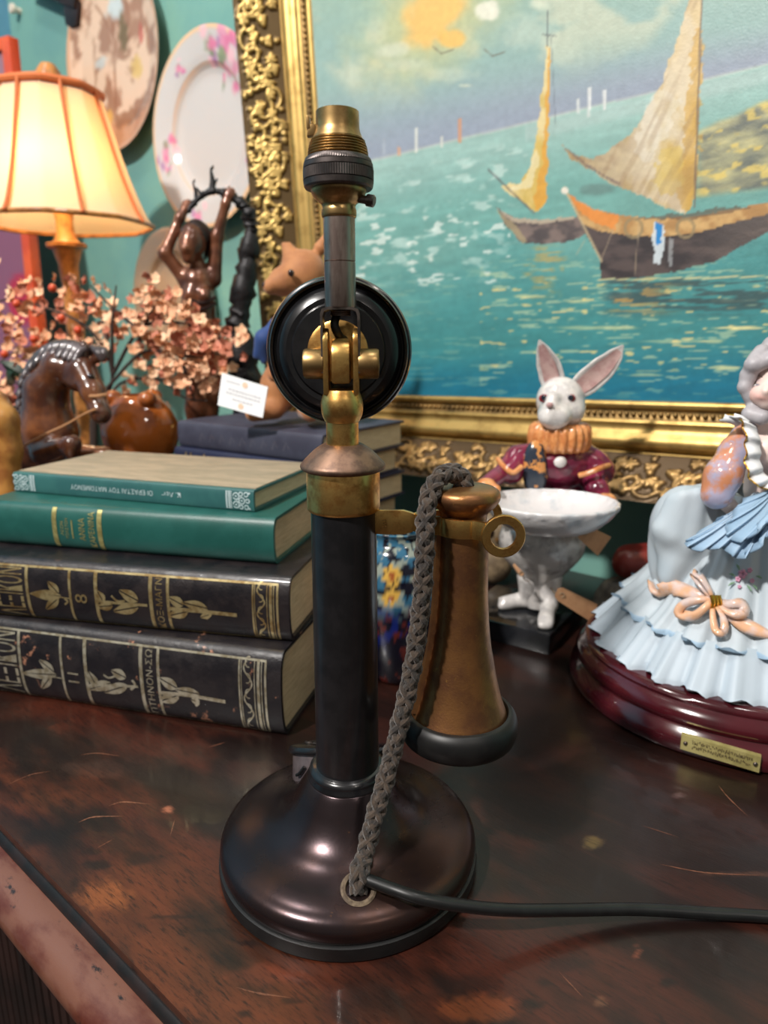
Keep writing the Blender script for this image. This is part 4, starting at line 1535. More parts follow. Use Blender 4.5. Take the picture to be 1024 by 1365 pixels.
b4 = Book('slim_green_book', 'slim teal-green book with tan top cover and white ornaments, topmost of the front stack', (339, 683), (20, 655), 0.1566, 0.0172, 0.122, 0.0016, TEALC, PAGEL, None, top=TANC, board=0.002)
g = G()
ctr = b4.uv(148, 659)
b4.text(g, 'ΟΙ ΕΡΑΣΤΑΙ ΤΟΥ ΜΑΤΩΜΕΝΟΥ', b4.uv(149, 660)[0], 0.50 * b4.T, b4.uv(94, 655)[0] - b4.uv(203, 664)[0], 0.0042, 'flip')
part('title_lettering', g, FOILW, b4.cover)
g = G()
b4.text(g, 'Κ. Λεσ', b4.uv(229, 663)[0], 0.52 * b4.T, b4.uv(217, 664)[0] - b4.uv(242, 664)[0], 0.0040, 'flip')
part('author_lettering', g, FOILW, b4.cover)
for (ua_, ub_) in ((b4.uv(302, 670)[0], b4.uv(334, 674)[0]), (b4.uv(47, 650)[0], b4.uv(19, 648)[0])):
    g = G()
    w_ = ub_ - ua_
    T_ = b4.T
    for f in (0.02, 0.14, 0.22):
        b4.strip(g, [(ua_ + w_ * f, z * T_) for z in np.linspace(.10, .92, 6)], 0.0011 if f < .2 else .0006)
    for k in range(9):
        b4.strip(g, [(ua_ + w_ * 0.04, (.13 + k * .095) * T_), (ua_ + w_ * 0.22, (.13 + k * .095) * T_)], 0.0005)
    for (fu, fz, r) in ((.42, .70, .15), (.42, .30, .15), (.66, .50, .15), (.84, .80, .10), (.84, .20, .10), (.90, .50, .09), (.50, .50, .07), (.62, .80, .09), (.62, .20, .09)):
        b4.strip(g, [(ua_ + w_ * fu + r * T_ * math.cos(a), (fz + r * math.sin(a)) * T_) for a in np.linspace(0, 2 * math.pi * .93, 16)], 0.0009)
    for (fu, fz, r) in ((.42, .70, .05), (.42, .30, .05), (.66, .50, .05), (.97, .50, .04), (.97, .86, .05), (.97, .14, .05)):
        b4.poly(g, [(ua_ + w_ * fu + r * T_ * math.cos(a), (fz + r * math.sin(a)) * T_) for a in np.linspace(0, 2 * math.pi, 9)[:-1]])
    part('white_ornament', g, FOILW, b4.cover)

# ------------------------------------------------------------------ blue books behind the front stack
BLUEG = 'dark blue books behind the front stack'
names = ['faded slate-blue book, topmost of the dark stack behind the telephone, carrying the brown animal',
         'navy book with gold bands on the spine, second from the top of the dark stack',
         'dark blue book with pale page edges, third from the top of the dark stack',
         'dark blue book behind the hook bar, fourth from the top of the dark stack',
         'dark blue book hidden low behind the telephone, second from the bottom of the dark stack',
         'dark blue thick book at the bottom of the dark stack behind the telephone']
ths = [0.0300, 0.0290, 0.0290, 0.0290, 0.0380, 0.0400]
zt_ = 0.195
sp = []
for t_ in ths:
    zt_ -= t_
    sp.append(zt_)
for i, (t_, z_) in enumerate(zip(ths, sp)):
    z_ = max(z_, 0.0)
    a0 = at(428 + (2, 0, 3, -2, 0, 0)[i], 640, 0.685)
    ang = (0.60, 0.575, 0.605, 0.585, 0.60, 0.59)[i]
    A = np.array([-math.cos(ang), math.sin(ang), 0])
    a3 = np.array([a0[0], a0[1], z_])
    b3_ = a3 + A * 0.218
    ua, va_ = proj_arr(np.array([a3]))
    ub, vb = proj_arr(np.array([b3_]))
    bk = Book('dark_blue_book', names[i], (ua[0], va_[0]), (ub[0], vb[0]), z_, t_ - 0.0004, 0.148 - 0.003 * (i % 2), 0.004, NAVYA if i == 0 else NAVYB, PAGEL, BLUEG)
    if i == 1:
        g = G()
        for u in (0.19, 0.198, 0.168, 0.060):
            g = G()
            bk.band(g, u, 0.0022, 0.15, 0.85)
            part('gold_spine_band', g, FOILG, bk.cover)
        g = G()
        for k in range(5):
            bk.text(g, 'ΟΔΗΓ'[k % 4], 0.160 - k * 0.006, 0.5 * bk.T, 0.010, 0.005, 'up')
        part('spine_lettering', g, FOILG, bk.cover)
        g = G()
        bk.poly(g, [(0.062 + 0.006 * math.cos(a), 0.012 + 0.006 * math.sin(a)) for a in np.linspace(0, 6, 7)])
        part('gold_spine_marks', g, FOILG, bk.cover)
    if i == 0:
        g = G()
        for k in range(9):
            u = 0.18 - k * 0.016
            bk.strip(g, [(u, .3 * bk.T), (u - .004, .62 * bk.T), (u - 0.008, .4 * bk.T)], 0.0010)
        part('worn_spine_marks', g, M('rubbed_foil', C(92, 90, 100), 0.6), bk.cover)

# ================================================================== WALL: PLATES, BRACKET, RED PICTURE
WAX = (tuple(EW), (0, 0, 1.0), tuple(-NW))       # lathe axes for things hung on the back wall


def glaze(name, **kw):
    return M(name, C(230, 220, 205), 0.12, attr='Col', coat=0.4, **kw)


CHINA = glaze('painted_china_glaze')
EARTH = M('printed_earthenware_glaze', C(220, 190, 160), 0.10, attr='Col', coat=0.5, bump=0.6, bscale=60)


def plate(name, label, px, py, rpx, prof, colf, mat, c=WALLC - 0.002, group=None, tilt=0.0):
    p = pl(px, py, c)
    R = rpx * depth(p) / FPX
    o = thing(name, label, 'plate', p, group)
    g = G()
    rr = []
    for a, b in zip(prof[:-1], prof[1:]):
        for t in np.linspace(0, 1, 8)[:-1]:
            rr.append((a[0] + (b[0] - a[0]) * t, a[1] + (b[1] - a[1]) * t))
    rr.append(prof[-1])
    pf_ = [(r * R, 0.004 + h * R) for r, h in rr]

    def cf(P, th):
        x = np.outer(np.cos(th), [r for r, h in rr])
        y = np.outer(np.sin(th), [r for r, h in rr])
        return lin(np.clip(colf(x, y), 0, 255))
    g.lathe(pf_, 120, p, WAX, cols=cf)
    part('glazed_dish', g, mat, o, sharp=50, merge=False)
    g = G()
    g.lathe([(0.0, 0.0), (0.60 * R, 0.0), (0.62 * R, 0.004), (0.0, 0.004)], 40, p, WAX)
    part('foot_ring', g, CHINA if mat is CHINA else EARTH, o)
    for m in (mat,):
        pass
    return o


def c_scene(x, y):
    base = np.array([232, 200, 172.])
    br = np.array([150, 104, 78.])
    n = fbm(x * 5 + 20, y * 5 + 4, 5)
    f = sstep(.44, .60, n + .06 * np.sin(9 * y + 3 * x))
    col = base + (br - base) * (.75 * f)[..., None]
    for (x0, y0, x1, y1, wd) in ((-.1, -.6, .0, .5, .03), (.0, .1, .25, .55, .025), (0, .2, -.3, .6, .02), (.3, -.3, .32, .5, .022), (-.5, -.2, -.45, .3, .02)):
        m = sstep(wd * 1.6, wd * .4, segd(x, y, x0, y0, x1, y1)) * .55
        col = col * (1 - m[..., None]) + br * m[..., None]
    low = sstep(-.58, -.72, y + .2 * (fbm(x * 4, y * 0 + 3, 2) - .5))
    col = col * (1 - low[..., None] * .8) + np.array([206, 140, 96.]) * low[..., None] * .8
    for (cx, cy, rx, ry, c, k) in ((.08, .48, .20, .10, (206, 220, 222), .9), (.20, .18, .10, .22, (112, 92, 58), .9), (-.34, .02, .14, .07, (206, 216, 214), .8), (.42, -.18, .12, .12, (224, 190, 110), .8), (-.25, -.62, .10, .13, (236, 180, 96), .9), (.56, .10, .05, .1, (196, 96, 80), .7), (.15, -.66, .30, .09, (150, 108, 80), .8)):
        m = sstep(1.15, .7, np.hypot((x - cx) / rx, (y - cy) / ry) + .8 * (fbm(x * 12, y * 12, 2) - .5)) * k
        col = col * (1 - m[..., None]) + np.array(c, float) * m[..., None]
    r = np.hypot(x, y)
    m = sstep(.93, .97, r) * .8
    return col * (1 - m[..., None]) + np.array([214, 164, 128.]) * m[..., None]


def sprig(col, x, y, cx, cy, s, cols, seed):
    rg_ = random.Random(seed)
    for i in range(12):
        a, d = rg_.uniform(0, 6.3), rg_.uniform(0, 1) * s
        c = cols[i % len(cols)]
        r = s * rg_.uniform(.25, .42)
        m = sstep(1.1, .6, np.hypot(x - cx - d * math.cos(a), y - cy - d * math.sin(a) * 1.3) / r + .7 * (fbm(x * 22 + seed, y * 22, 2) - .5)) * .85
        col = col * (1 - m[..., None]) + np.array(c, float) * m[..., None]
    return col


def c_floral(x, y):
    r = np.hypot(x, y)
    col = np.zeros(x.shape + (3,)) + np.array([204, 202, 200.])
    m = sstep(.955, .975, r)
    col = col * (1 - m[..., None]) + np.array([226, 190, 150.]) * m[..., None]
    m = sstep(.02, .006, abs(r - .66)) * .5
    col = col * (1 - m[..., None]) + np.array([226, 188, 160.]) * m[..., None]
    pk = [(222, 120, 160), (226, 150, 180), (170, 120, 170), (240, 190, 200), (130, 150, 110)]
    for (cx, cy, s, sd) in ((-.78, -.12, .16, 1), (-.74, -.30, .07, 8), (.22, .76, .22, 2), (.50, .62, .22, 3), (.26, .48, .09, 9), (-.42, .70, .09, 4), (.80, -.3, .16, 5), (-.2, -.84, .14, 6)):
        col = sprig(col, x, y, cx, cy, s, pk, sd)
    return col


def c_cream(x, y):
    r = np.hypot(x, y)
    col = np.zeros(x.shape + (3,)) + np.array([240, 214, 182.])
    m = sstep(.012, .004, abs(r - .62)) * .5
    col = col * (1 - m[..., None]) + np.array([216, 180, 150.]) * m[..., None]
    for (cx, cy, s, sd) in ((-.56, -.10, .14, 11), (-.50, -.36, .12, 12), (.5, .5, .16, 13)):
        col = sprig(col, x, y, cx, cy, s, [(222, 110, 80), (232, 150, 110), (226, 130, 96)], sd)
    return col


PP = [(0.0, 0.045), (0.56, 0.045), (0.62, 0.06), (0.68, 0.11), (0.74, 0.125), (0.97, 0.155), (1.0, 0.152), (0.985, 0.138), (0.74, 0.10), (0.60, 0.02), (0.0, 0.02)]
PD = [(0.0, 0.06), (0.5, 0.065), (0.75, 0.085), (0.93, 0.13), (1.0, 0.15), (0.99, 0.135), (0.75, 0.06), (0.5, 0.02), (0.0, 0.02)]
plate('scenic_plate', 'large brown and cream plate with a printed woodland scene, highest on the teal wall', 164, 80, 113, PD, c_scene, EARTH)
plate('floral_plate', 'white china plate with pink flower sprays on its rim, hung beside the gilt frame', 290, 178, 119, PP, c_floral, CHINA)
plate('cream_plate', 'cream plate with small red flowers, low on the wall behind the bronze dancer', 240, 397, 86, PP, c_cream, CHINA)

DARKW = M('dark_carved_wood', C(44, 26, 22), 0.4, col2=C(26, 16, 14), nscale=30, col3=C(110, 60, 44), n3=30, lo3=0.62, hi3=0.72, bump=0.3, bscale=120)
wp = lambda x, y, c=WALLC: pl(x, y, c)
br = thing('carved_wall_bracket', 'dark carved wooden bracket end high on the wall at the edge of the scenic plate', 'wall bracket', wp(100, 10, WALLC))
g = G()
pts = [wp(50, -10), wp(78, 2), wp(100, 12), wp(122, 20), wp(128, -20), wp(60, -40)]
g.prism(pts, -NW * 0.035)
part('rail', g, DARKW, br, bevel=0.004)
g = G()
g.prism([wp(103, 8), wp(106, 40), wp(114, 45), wp(122, 40), wp(126, 8)], -NW * 0.03)
part('drop', g, DARKW, br, bevel=0.005)
g = G()
q = wp(27, 15, WALLC)
g.lathe([(0.0, 0.0), (0.006, 0.0), (0.006, 0.010), (0.010, 0.014), (0.009, 0.020), (0.0, 0.022)], 16, q, WAX)
solo('wall_peg', g, M('ivory_paint', C(226, 214, 196), 0.4), 'small ivory peg high in the left corner of the wall', 'wall peg', q)

# red framed picture at the far left, standing on the sideboard against the left wall
REDF = M('orange_red_lacquer', C(222, 92, 44), 0.35, col2=C(204, 74, 40), nscale=20, coat=0.3)
rp = thing('red_framed_picture', 'tall picture in an orange-red frame standing at the far left behind the lamp', 'picture', at(20, 300, 1.36) * [1, 1, 0] + [0, 0, 0.001])
ua_ = np.array([0.90, -0.436, 0.0])
pa_, pb_ = at(44, 380, 1.40), at(11, 47, 1.47)
pd_ = (pb_ - pa_) / (pb_[2] - pa_[2])
pc = pa_ - pd_ * (pa_[2] - 0.001)
ztop = float(pb_[2])


def rpt(u, z, d=0.0):
    return pc - ua_ * u + pd_ * z + np.array([0.436, 0.90, 0]) * d


for (u0_, u1_, z0_, z1_) in ((0.0, 0.022, 0.0, ztop), (0.40, 0.422, 0.0, ztop), (0.022, 0.40, 0.0, 0.022), (0.022, 0.40, ztop - 0.022, ztop)):
    g = G()
    g.prism([rpt(u0_, z0_), rpt(u1_, z0_), rpt(u1_, z1_), rpt(u0_, z1_)], np.array([0.436, 0.90, 0]) * 0.022)
    part('frame_rail', g, REDF, rp, bevel=0.002)
g = G()
us, zs = np.linspace(0.021, 0.401, 40), np.linspace(0.021, ztop - 0.021, 80)
P = np.array([[rpt(u, z, 0.008) for z in zs] for u in us])
U, Zz = np.meshgrid(us, zs, indexing='ij')
cc = np.zeros(U.shape + (3,)) + np.array([150, 112, 124.])
f = sstep(.4, .6, fbm(U * 8, Zz * 8, 4))[..., None]
cc = cc * (1 - f * .5) + np.array([176, 96, 96.]) * f * .5
m = sstep(.56, .5, Zz)[..., None] * .8
cc = cc * (1 - m) + np.array([126, 76, 104.]) * m
m = sstep(1.1, .8, np.hypot((U - .04) / .05, (Zz - .36) / .05))[..., None]
cc = cc * (1 - m) + np.array([176, 36, 66.]) * m
g.grid(P, cols=lin(cc))
part('picture', g, M('glazed_print', C(150, 110, 120), 0.3, attr='Col', coat=0.3), rp, merge=False)

# ================================================================== TABLE LAMP WITH THE GLOWING SHADE
LY = 1.15
LX = float(at(85, 290, LY)[0])
LO = (LX, LY, 0)
lamp = thing('table_lamp', 'lit table lamp with a cream panelled bell shade and turned golden wood stem', 'lamp', LO)
SHADE = bpy.data.materials.new('cream_silk_shade')
SHADE.use_nodes = True
t = SHADE.node_tree
pb = t.nodes['Principled BSDF']
pb.inputs['Base Color'].default_value = C(244, 224, 190)
pb.inputs['Roughness'].default_value = 0.8
tr = t.nodes.new('ShaderNodeBsdfTranslucent')
tr.inputs[0].default_value = C(248, 208, 152)
mx = t.nodes.new('ShaderNodeMixShader')
mx.inputs[0].default_value = 0.34
t.links.new(pb.outputs[0], mx.inputs[1])
t.links.new(tr.outputs[0], mx.inputs[2])
t.links.new(mx.outputs[0], t.nodes['Material Output'].inputs[0])
RIBM = M('orange_shade_trim', C(214, 116, 62), 0.7)
GOLDW = M('golden_turned_wood', C(196, 134, 70), 0.35, col2=C(150, 96, 46), nscale=50, coat=0.2)
BULB = M('lit_bulb', C(255, 240, 210), 0.4, emis=(1.0, 0.70, 0.40, 1), estr=38.0)
zl = lambda y, Y=LY: H - Y * math.tan(math.atan((y - 682.5) / FPX) + TH)
zb_, zt2 = zl(299), zl(124)
hs_ = zt2 - zb_
SP = [(0.133, 0.0), (0.124, 0.08), (0.1145, 0.20), (0.104, 0.36), (0.094, 0.54), (0.085, 0.72), (0.077, 0.88), (0.072, 1.0)]
sps = spline([(r, zb_ + h * hs_, 0) for r, h in SP], 30)
A0 = math.radians(12)


def hexm(a, j):
    k = ((a - A0) % (math.pi / 4)) - math.pi / 8
    return 0.955 + 0.045 * (math.cos(math.pi / 8) / math.cos(k) - math.cos(math.pi / 8)) / (1 - math.cos(math.pi / 8))


g = G()
g.lathe([(q[0], q[1]) for q in sps], 144, LO, mod=hexm)
part('shade', g, SHADE, lamp, sharp=70)
for k in range(8):
    a = A0 + k * math.pi / 4 + math.pi / 8
    g = G()
    g.tube([(LX + q[0] * 1.003 * math.cos(a), LY + q[0] * 1.003 * math.sin(a), q[1]) for q in sps], 0.0028, 6)
    part('shade_rib', g, RIBM, lamp)
for (q, r_, nm) in ((sps[0], 0.0035, 'lower_trim'), (sps[-1], 0.0058, 'upper_trim')):
    g = G()
    th = np.linspace(0, 2 * math.pi, 96, endpoint=False)
    g.tube([(LX + q[0] * hexm(a, 0) * math.cos(a), LY + q[0] * hexm(a, 0) * math.sin(a), q[1]) for a in th], r_, 8, closed=True)
    part(nm, g, RIBM if nm == 'upper_trim' else GOLDW, lamp)
g = G()
g.lathe([(0.0735, zt2 - 0.010), (0.0738, zt2 - 0.009), (0.0722, zt2 + 0.004), (0.0700, zt2 + 0.005), (0.0700, zt2 - 0.010)], 96, LO, mod=hexm)
part('top_band', g, M('dusky_pink_band', C(206, 140, 118), 0.8), lamp, sharp=50)
g = G()
zf = lambda y: zl(y)
stem = [(0.0, 0.004), (0.070, 0.004), (0.072, 0.016), (0.050, 0.030), (0.026, 0.045), (0.016, 0.070), (0.014, 0.13), (0.0135, zf(420)), (0.0130, zf(380)), (0.0150, zf(352)), (0.0205, zf(337)), (0.0215, zf(333)), (0.030, zf(330)), (0.0300, zf(325)), (0.018, zf(322)), (0.0140, zf(315)), (0.0125, zf(296)), (0.0150, zf(284)), (0.0165, zf(276)), (0.0120, zf(271)), (0.0, zf(270))]
g.lathe(stem, 40, LO)
part('stem', g, GOLDW, lamp, sharp=35)
g = G()
g.lathe([(0.0, -0.0), (0.016, 0.0), (0.019, 0.010), (0.017, 0.030), (0.010, 0.040), (0.0, 0.042)], 24, (LX, LY, zt2 - 0.002))
part('finial', g, GOLDW, lamp)
g = G()
for k in range(3):
    a = 0.4 + k * 2 * math.pi / 3
    g.tube([(LX, LY, zt2 - 0.001), (LX + 0.071 * math.cos(a), LY + 0.071 * math.sin(a), zt2 - 0.001)], 0.0015, 6)
g.tube([(LX, LY, zf(270) - 0.002), (LX, LY, zt2)], 0.003, 8)
part('shade_carrier', g, GOLDW, lamp)
g = G()
g.ell((LX + 0.002, LY - 0.042, zb_ + hs_ * 0.36), (0.026, 0.026, 0.033), 20, 12)
part('bulb', g, BULB, lamp)

# ================================================================== BRONZE DANCER WITH BRANCH
SY = 0.95
s_ = lambda x, y, dy=0.0: at(x, y, SY + dy)
BRZ = M('brown_bronze_skin', C(128, 80, 56), 0.30, 0.35, col2=C(88, 52, 38), nscale=34, coat=0.45, bump=0.05)
HAIRB = M('dark_bronze_hair', C(44, 30, 28), 0.35, 0.3, bump=0.5, bscale=260)
BLKB = M('black_bronze_bark', C(26, 25, 27), 0.45, 0.4, bump=1.0, bscale=130, col2=C(44, 42, 44), nscale=60)
sb = s_(268, 640)
dan = thing('dancer_statuette', 'brown bronze dancer with both arms raised holding a black branch, left of the gilt frame', 'statuette', (sb[0], SY, 0.0))
k_ = 1.0 / FPX * 0.93
pr_ = []
S = lambda a, b, ra, rb: pr_.append(seg_(a, b, ra * k_, rb * k_))
hd = s_(257, 322, -.010)
pr_.append(elp(hd, np.array([16.5, 19, 22]) * k_))
pr_.append(elp(s_(250, 330, -.022), np.array([10, 9, 14]) * k_))           # face
S(s_(246, 331, -.032), s_(245, 334, -.031), 3.4, 3.2)                      # nose
S(s_(250, 344, -.022), s_(252, 346, -.020), 6, 6)                          # chin
S(s_(261, 338), s_(264, 364), 9, 11)
S(s_(264, 368), s_(250, 372, -.004), 13, 11)
S(s_(264, 368), s_(282, 372, .002), 13, 11)
S(s_(263, 376), s_(265, 410), 21, 21)
S(s_(255, 390, -.016), s_(254, 393, -.018), 9, 8)
S(s_(273, 392, -.016), s_(273, 395, -.018), 9, 8)
S(s_(265, 408), s_(270, 436), 20, 19)
S(s_(270, 436), s_(276, 470), 19, 25)
S(s_(285, 478, .012), s_(284, 482, .012), 17, 17)
S(s_(270, 478, -.002), s_(262, 545, -.006), 21, 15)
S(s_(284, 478, .004), s_(276, 550, .004), 21, 15)
S(s_(262, 545, -.006), s_(262, 640, .004), 14, 8.5)
S(s_(276, 550, .004), s_(274, 640, .008), 14, 8.5)
S(s_(262, 640, .004), s_(258, 652, -.020), 8, 6)
S(s_(274, 640, .008), s_(276, 654, -.016), 8, 6)
# arms: up and bent over the head
S(s_(247, 372, -.004), s_(220, 338, -.012), 9.5, 8)
S(s_(220, 338, -.012), s_(240, 290, -.004), 8, 5.5)
S(s_(240, 290, -.004), s_(247, 279, -.002), 5.5, 5)
S(s_(285, 372, .002), s_(289, 316, .002), 10, 8)
S(s_(289, 316, .002), s_(301, 272, .000), 8, 5.5)
S(s_(301, 272), s_(304, 262), 5.5, 4.5)
for (hx_, hy2, dx, dy) in ((246, 280, 1, -1), (303, 264, 1, -1)):          # fingers
    for i in range(4):
        S(s_(hx_ - 3 + 2.6 * i, hy2 - 4), s_(hx_ - 1 + 3.2 * i, hy2 - 12 + abs(i - 1.5)), 1.9, 1.5)
    S(s_(hx_ + 4, hy2), s_(hx_ + 9, hy2 - 5), 2.0, 1.6)
g = G()
blob(g, pr_, k=0.0055, n=190)
part('figure', g, BRZ, dan, sharp=80)
g = G()
hp = [elp(s_(262, 314, .000), np.array([19, 20, 19]) * k_), elp(s_(271, 326, .012), np.array([13, 14, 17]) * k_), elp(s_(266, 341, .014), np.array([9, 9, 12]) * k_), seg_(s_(245, 309, -.018), s_(262, 300, -.006), 5 * k_, 7 * k_)]
blob(g, hp, k=0.004, n=40)
part('hair', g, HAIRB, dan, sharp=80)
g = G()
rg = random.Random(11)
tr_ = [s_(338, 640, .02), s_(332, 560, .02), s_(327, 500, .02), s_(318, 440, .015), s_(322, 400, .01), s_(330, 350, .01), s_(335, 310, .01), s_(331, 285, .006), s_(318, 268, .004), s_(300, 258, .002), s_(283, 255), s_(268, 262), s_(256, 274, -.002), s_(250, 284, -.002)]
ts_ = spline(tr_, 90)
rr_ = np.interp(np.linspace(0, 1, 90), [0, .2, .3, .42, .55, .64, .8, 1], np.array([20, 20, 16, 11, 8, 6, 4.2, 3]) * k_)
rr_ = rr_ * (1 + 0.30 * np.array([rg.uniform(-1, 1) for _ in rr_]))
ts_ = ts_ + np.array([[rg.gauss(0, .0016), rg.gauss(0, .001), 0] for _ in ts_]) * np.linspace(1, .2, 90)[:, None]
g.tube(ts_, rr_, 9)
for (a, b, r0_) in (((283, 256), (281, 226), 4.5), ((281, 226), (284, 220), 2), ((276, 257), (290, 238), 3), ((262, 266), (257, 244), 3), ((257, 244), (259, 238), 1.5), ((268, 262), (262, 250), 2.4), ((322, 420), (309, 412), 5), ((320, 440), (308, 452), 4), ((327, 500), (340, 512), 8), ((300, 258), (306, 248), 2.5)):
    g.tube([s_(*a), s_((a[0] + b[0]) / 2 + 1.5, (a[1] + b[1]) / 2), s_(*b)], np.array([r0_, r0_ * .8, r0_ * .3]) * k_, 7)
part('branch', g, BLKB, dan, sharp=70)
g = G()
g.lathe([(0, 0.0), (0.062, 0.0), (0.064, 0.006), (0.060, 0.020), (0.054, 0.030), (0.0, 0.036)], 40, (sb[0] + 0.032, SY + 0.01, 0.0))
part('plinth', g, BLKB, dan, sharp=50)
for (a, b, c_) in (((252, 398), (268, 404), (288, 396)), ((250, 404), (268, 412), (288, 404))):
    g = G()
    g.tube(spline([s_(*a, -.020), s_(b[0], b[1], -.024), s_(*c_, -.016)], 16), 2.4 * k_, 6)
    part('chest_sash', g, HAIRB, dan)
g = G()
g.tube(spline([s_(252, 448, -.014), s_(270, 458, -.024), s_(296, 452, -.014)], 16), 3.2 * k_, 6)
part('hip_sash', g, HAIRB, dan)

# ================================================================== BROWN ANIMAL ON THE BLUE BOOKS
AYY = 0.775
a_ = lambda x, y, dy=0.0: at(x, y, AYY + dy)
ka = 0.76 / FPX
FELT = M('brown_suede', C(182, 122, 74), 0.7, col2=C(164, 106, 64), nscale=40, sheen=0.2, bump=0.15, bscale=500)
zb2 = 0.195
ani = thing('animal_figurine', 'brown long-nosed animal figurine with pointed ears sitting on the dark blue books', 'figurine', (a_(400, 560)[0], AYY + 0.01, zb2))
pr_ = [elp(a_(405, 366), np.array([30, 30, 31]) * ka), elp(a_(382, 374, -.012), np.array([20, 20, 19]) * ka), seg_(a_(372, 378, -.018), a_(361, 382, -.024), 15 * ka, 10 * ka),
       seg_(a_(428, 330), a_(434, 316), 9 * ka, 4 * ka),
       seg_(a_(408, 390), a_(404, 430, .005), 20 * ka, 26 * ka), elp(a_(400, 480, .012), np.array([42, 34, 62]) * ka), elp(a_(370, 520, .006), np.array([24, 28, 34]) * ka), elp(a_(424, 524, .006), np.array([26, 30, 34]) * ka),
       seg_(a_(366, 545, -.01), a_(338, 551, -.02), 14 * ka, 11 * ka), seg_(a_(410, 546, -.02), a_(414, 550, -.045), 14 * ka, 12 * ka),
       seg_(a_(372, 448, -.01), a_(366, 500, -.03), 12 * ka, 9 * ka), seg_(a_(430, 448, -.01), a_(436, 500, -.03), 12 * ka, 9 * ka)]
g = G()
pr_ += [seg_(a_(386, 344, -.002), a_(378, 326, -.002), 9 * ka, 3 * ka), seg_(a_(392, 342, -.002), a_(386, 326, -.002), 8 * ka, 3 * ka)]
blob(g, pr_, k=0.006, n=120)
zmin = min(v[2] for v in g.v)
g.v = [(v[0], v[1], max(v[2], zb2 + 0.0004)) for v in g.v]
part('body', g, FELT, ani, sharp=80)
g = G()
g.ell(a_(388, 364, -.032), (.0035, .0035, .0037), 12, 8)
part('eye', g, M('glass_eye', C(34, 16, 16), 0.08, coat=0.6), ani, label='dark glass eye')
g = G()
g.ell(a_(355, 380, -.026), (.0045, .004, .004), 12, 8)
part('nose', g, M('black_nose', C(40, 34, 40), 0.35), ani, label='black nose tip')
g = G()
bl = [seg_(a_(352, 452, -.028), a_(372, 436, -.02), 9 * ka, 12 * ka), seg_(a_(372, 436, -.02), a_(420, 438, -.018), 12 * ka, 12 * ka), seg_(a_(352, 452, -.028), a_(342, 474, -.026), 12 * ka, 5 * ka), seg_(a_(354, 458, -.026), a_(352, 482, -.026), 10 * ka, 4 * ka)]
blob(g, bl, k=0.006, n=50)
part('neckerchief', g, M('royal_blue_cloth', C(30, 62, 120), 0.7, sheen=0.2), ani, sharp=80, label='blue neckerchief')

CARD = M('white_card', C(226, 228, 230), 0.6)
g = G()
cy_ = AYY - 0.058
qs = [at(296, 497, cy_ + 0.004), at(357, 516, cy_ - 0.002), at(350, 557, cy_ - 0.012), at(290, 540, cy_ - 0.006)]
g.prism(qs, (0.0004, 0.0012, 0.0))
card = thing('price_card', 'white printed card propped on the dark blue books at the feet of the brown animal', 'card', (qs[2] + qs[3]) / 2)
part('card_sheet', g, CARD, card, flat=True)
qs = [np.array(q) for q in qs]


def cpt(u, v, off=-0.0004):
    return qs[0] * (1 - u) * (1 - v) + qs[1] * u * (1 - v) + qs[2] * u * v + qs[3] * (1 - u) * v + np.array([0.0, off, 0])


g = G()
rg = random.Random(4)
for v, u0_, u1_ in ((.16, .12, .40), (.38, .18, .88), (.50, .14, .86), (.66, .30, .72)):
    u = u0_
    while u < u1_:
        w_ = rg.uniform(.02, .07)
        g.add([cpt(u, v), cpt(u + w_, v), cpt(u + w_, v + .055), cpt(u, v + .055)], [(0, 1, 2, 3)])
        u += w_ + .02
part('print', g, M('grey_print', C(196, 196, 202), 0.6), card, flat=True)
g = G()
for (u, v) in ((.52, .16), (.50, .84)):
    g.add([cpt(u + .06 * math.cos(a), v + .09 * math.sin(a)) for a in np.linspace(0, 6.28, 11)[:-1]], [tuple(range(10))])
part('emblem', g, M('orange_print', C(226, 188, 160), 0.6), card, flat=True)

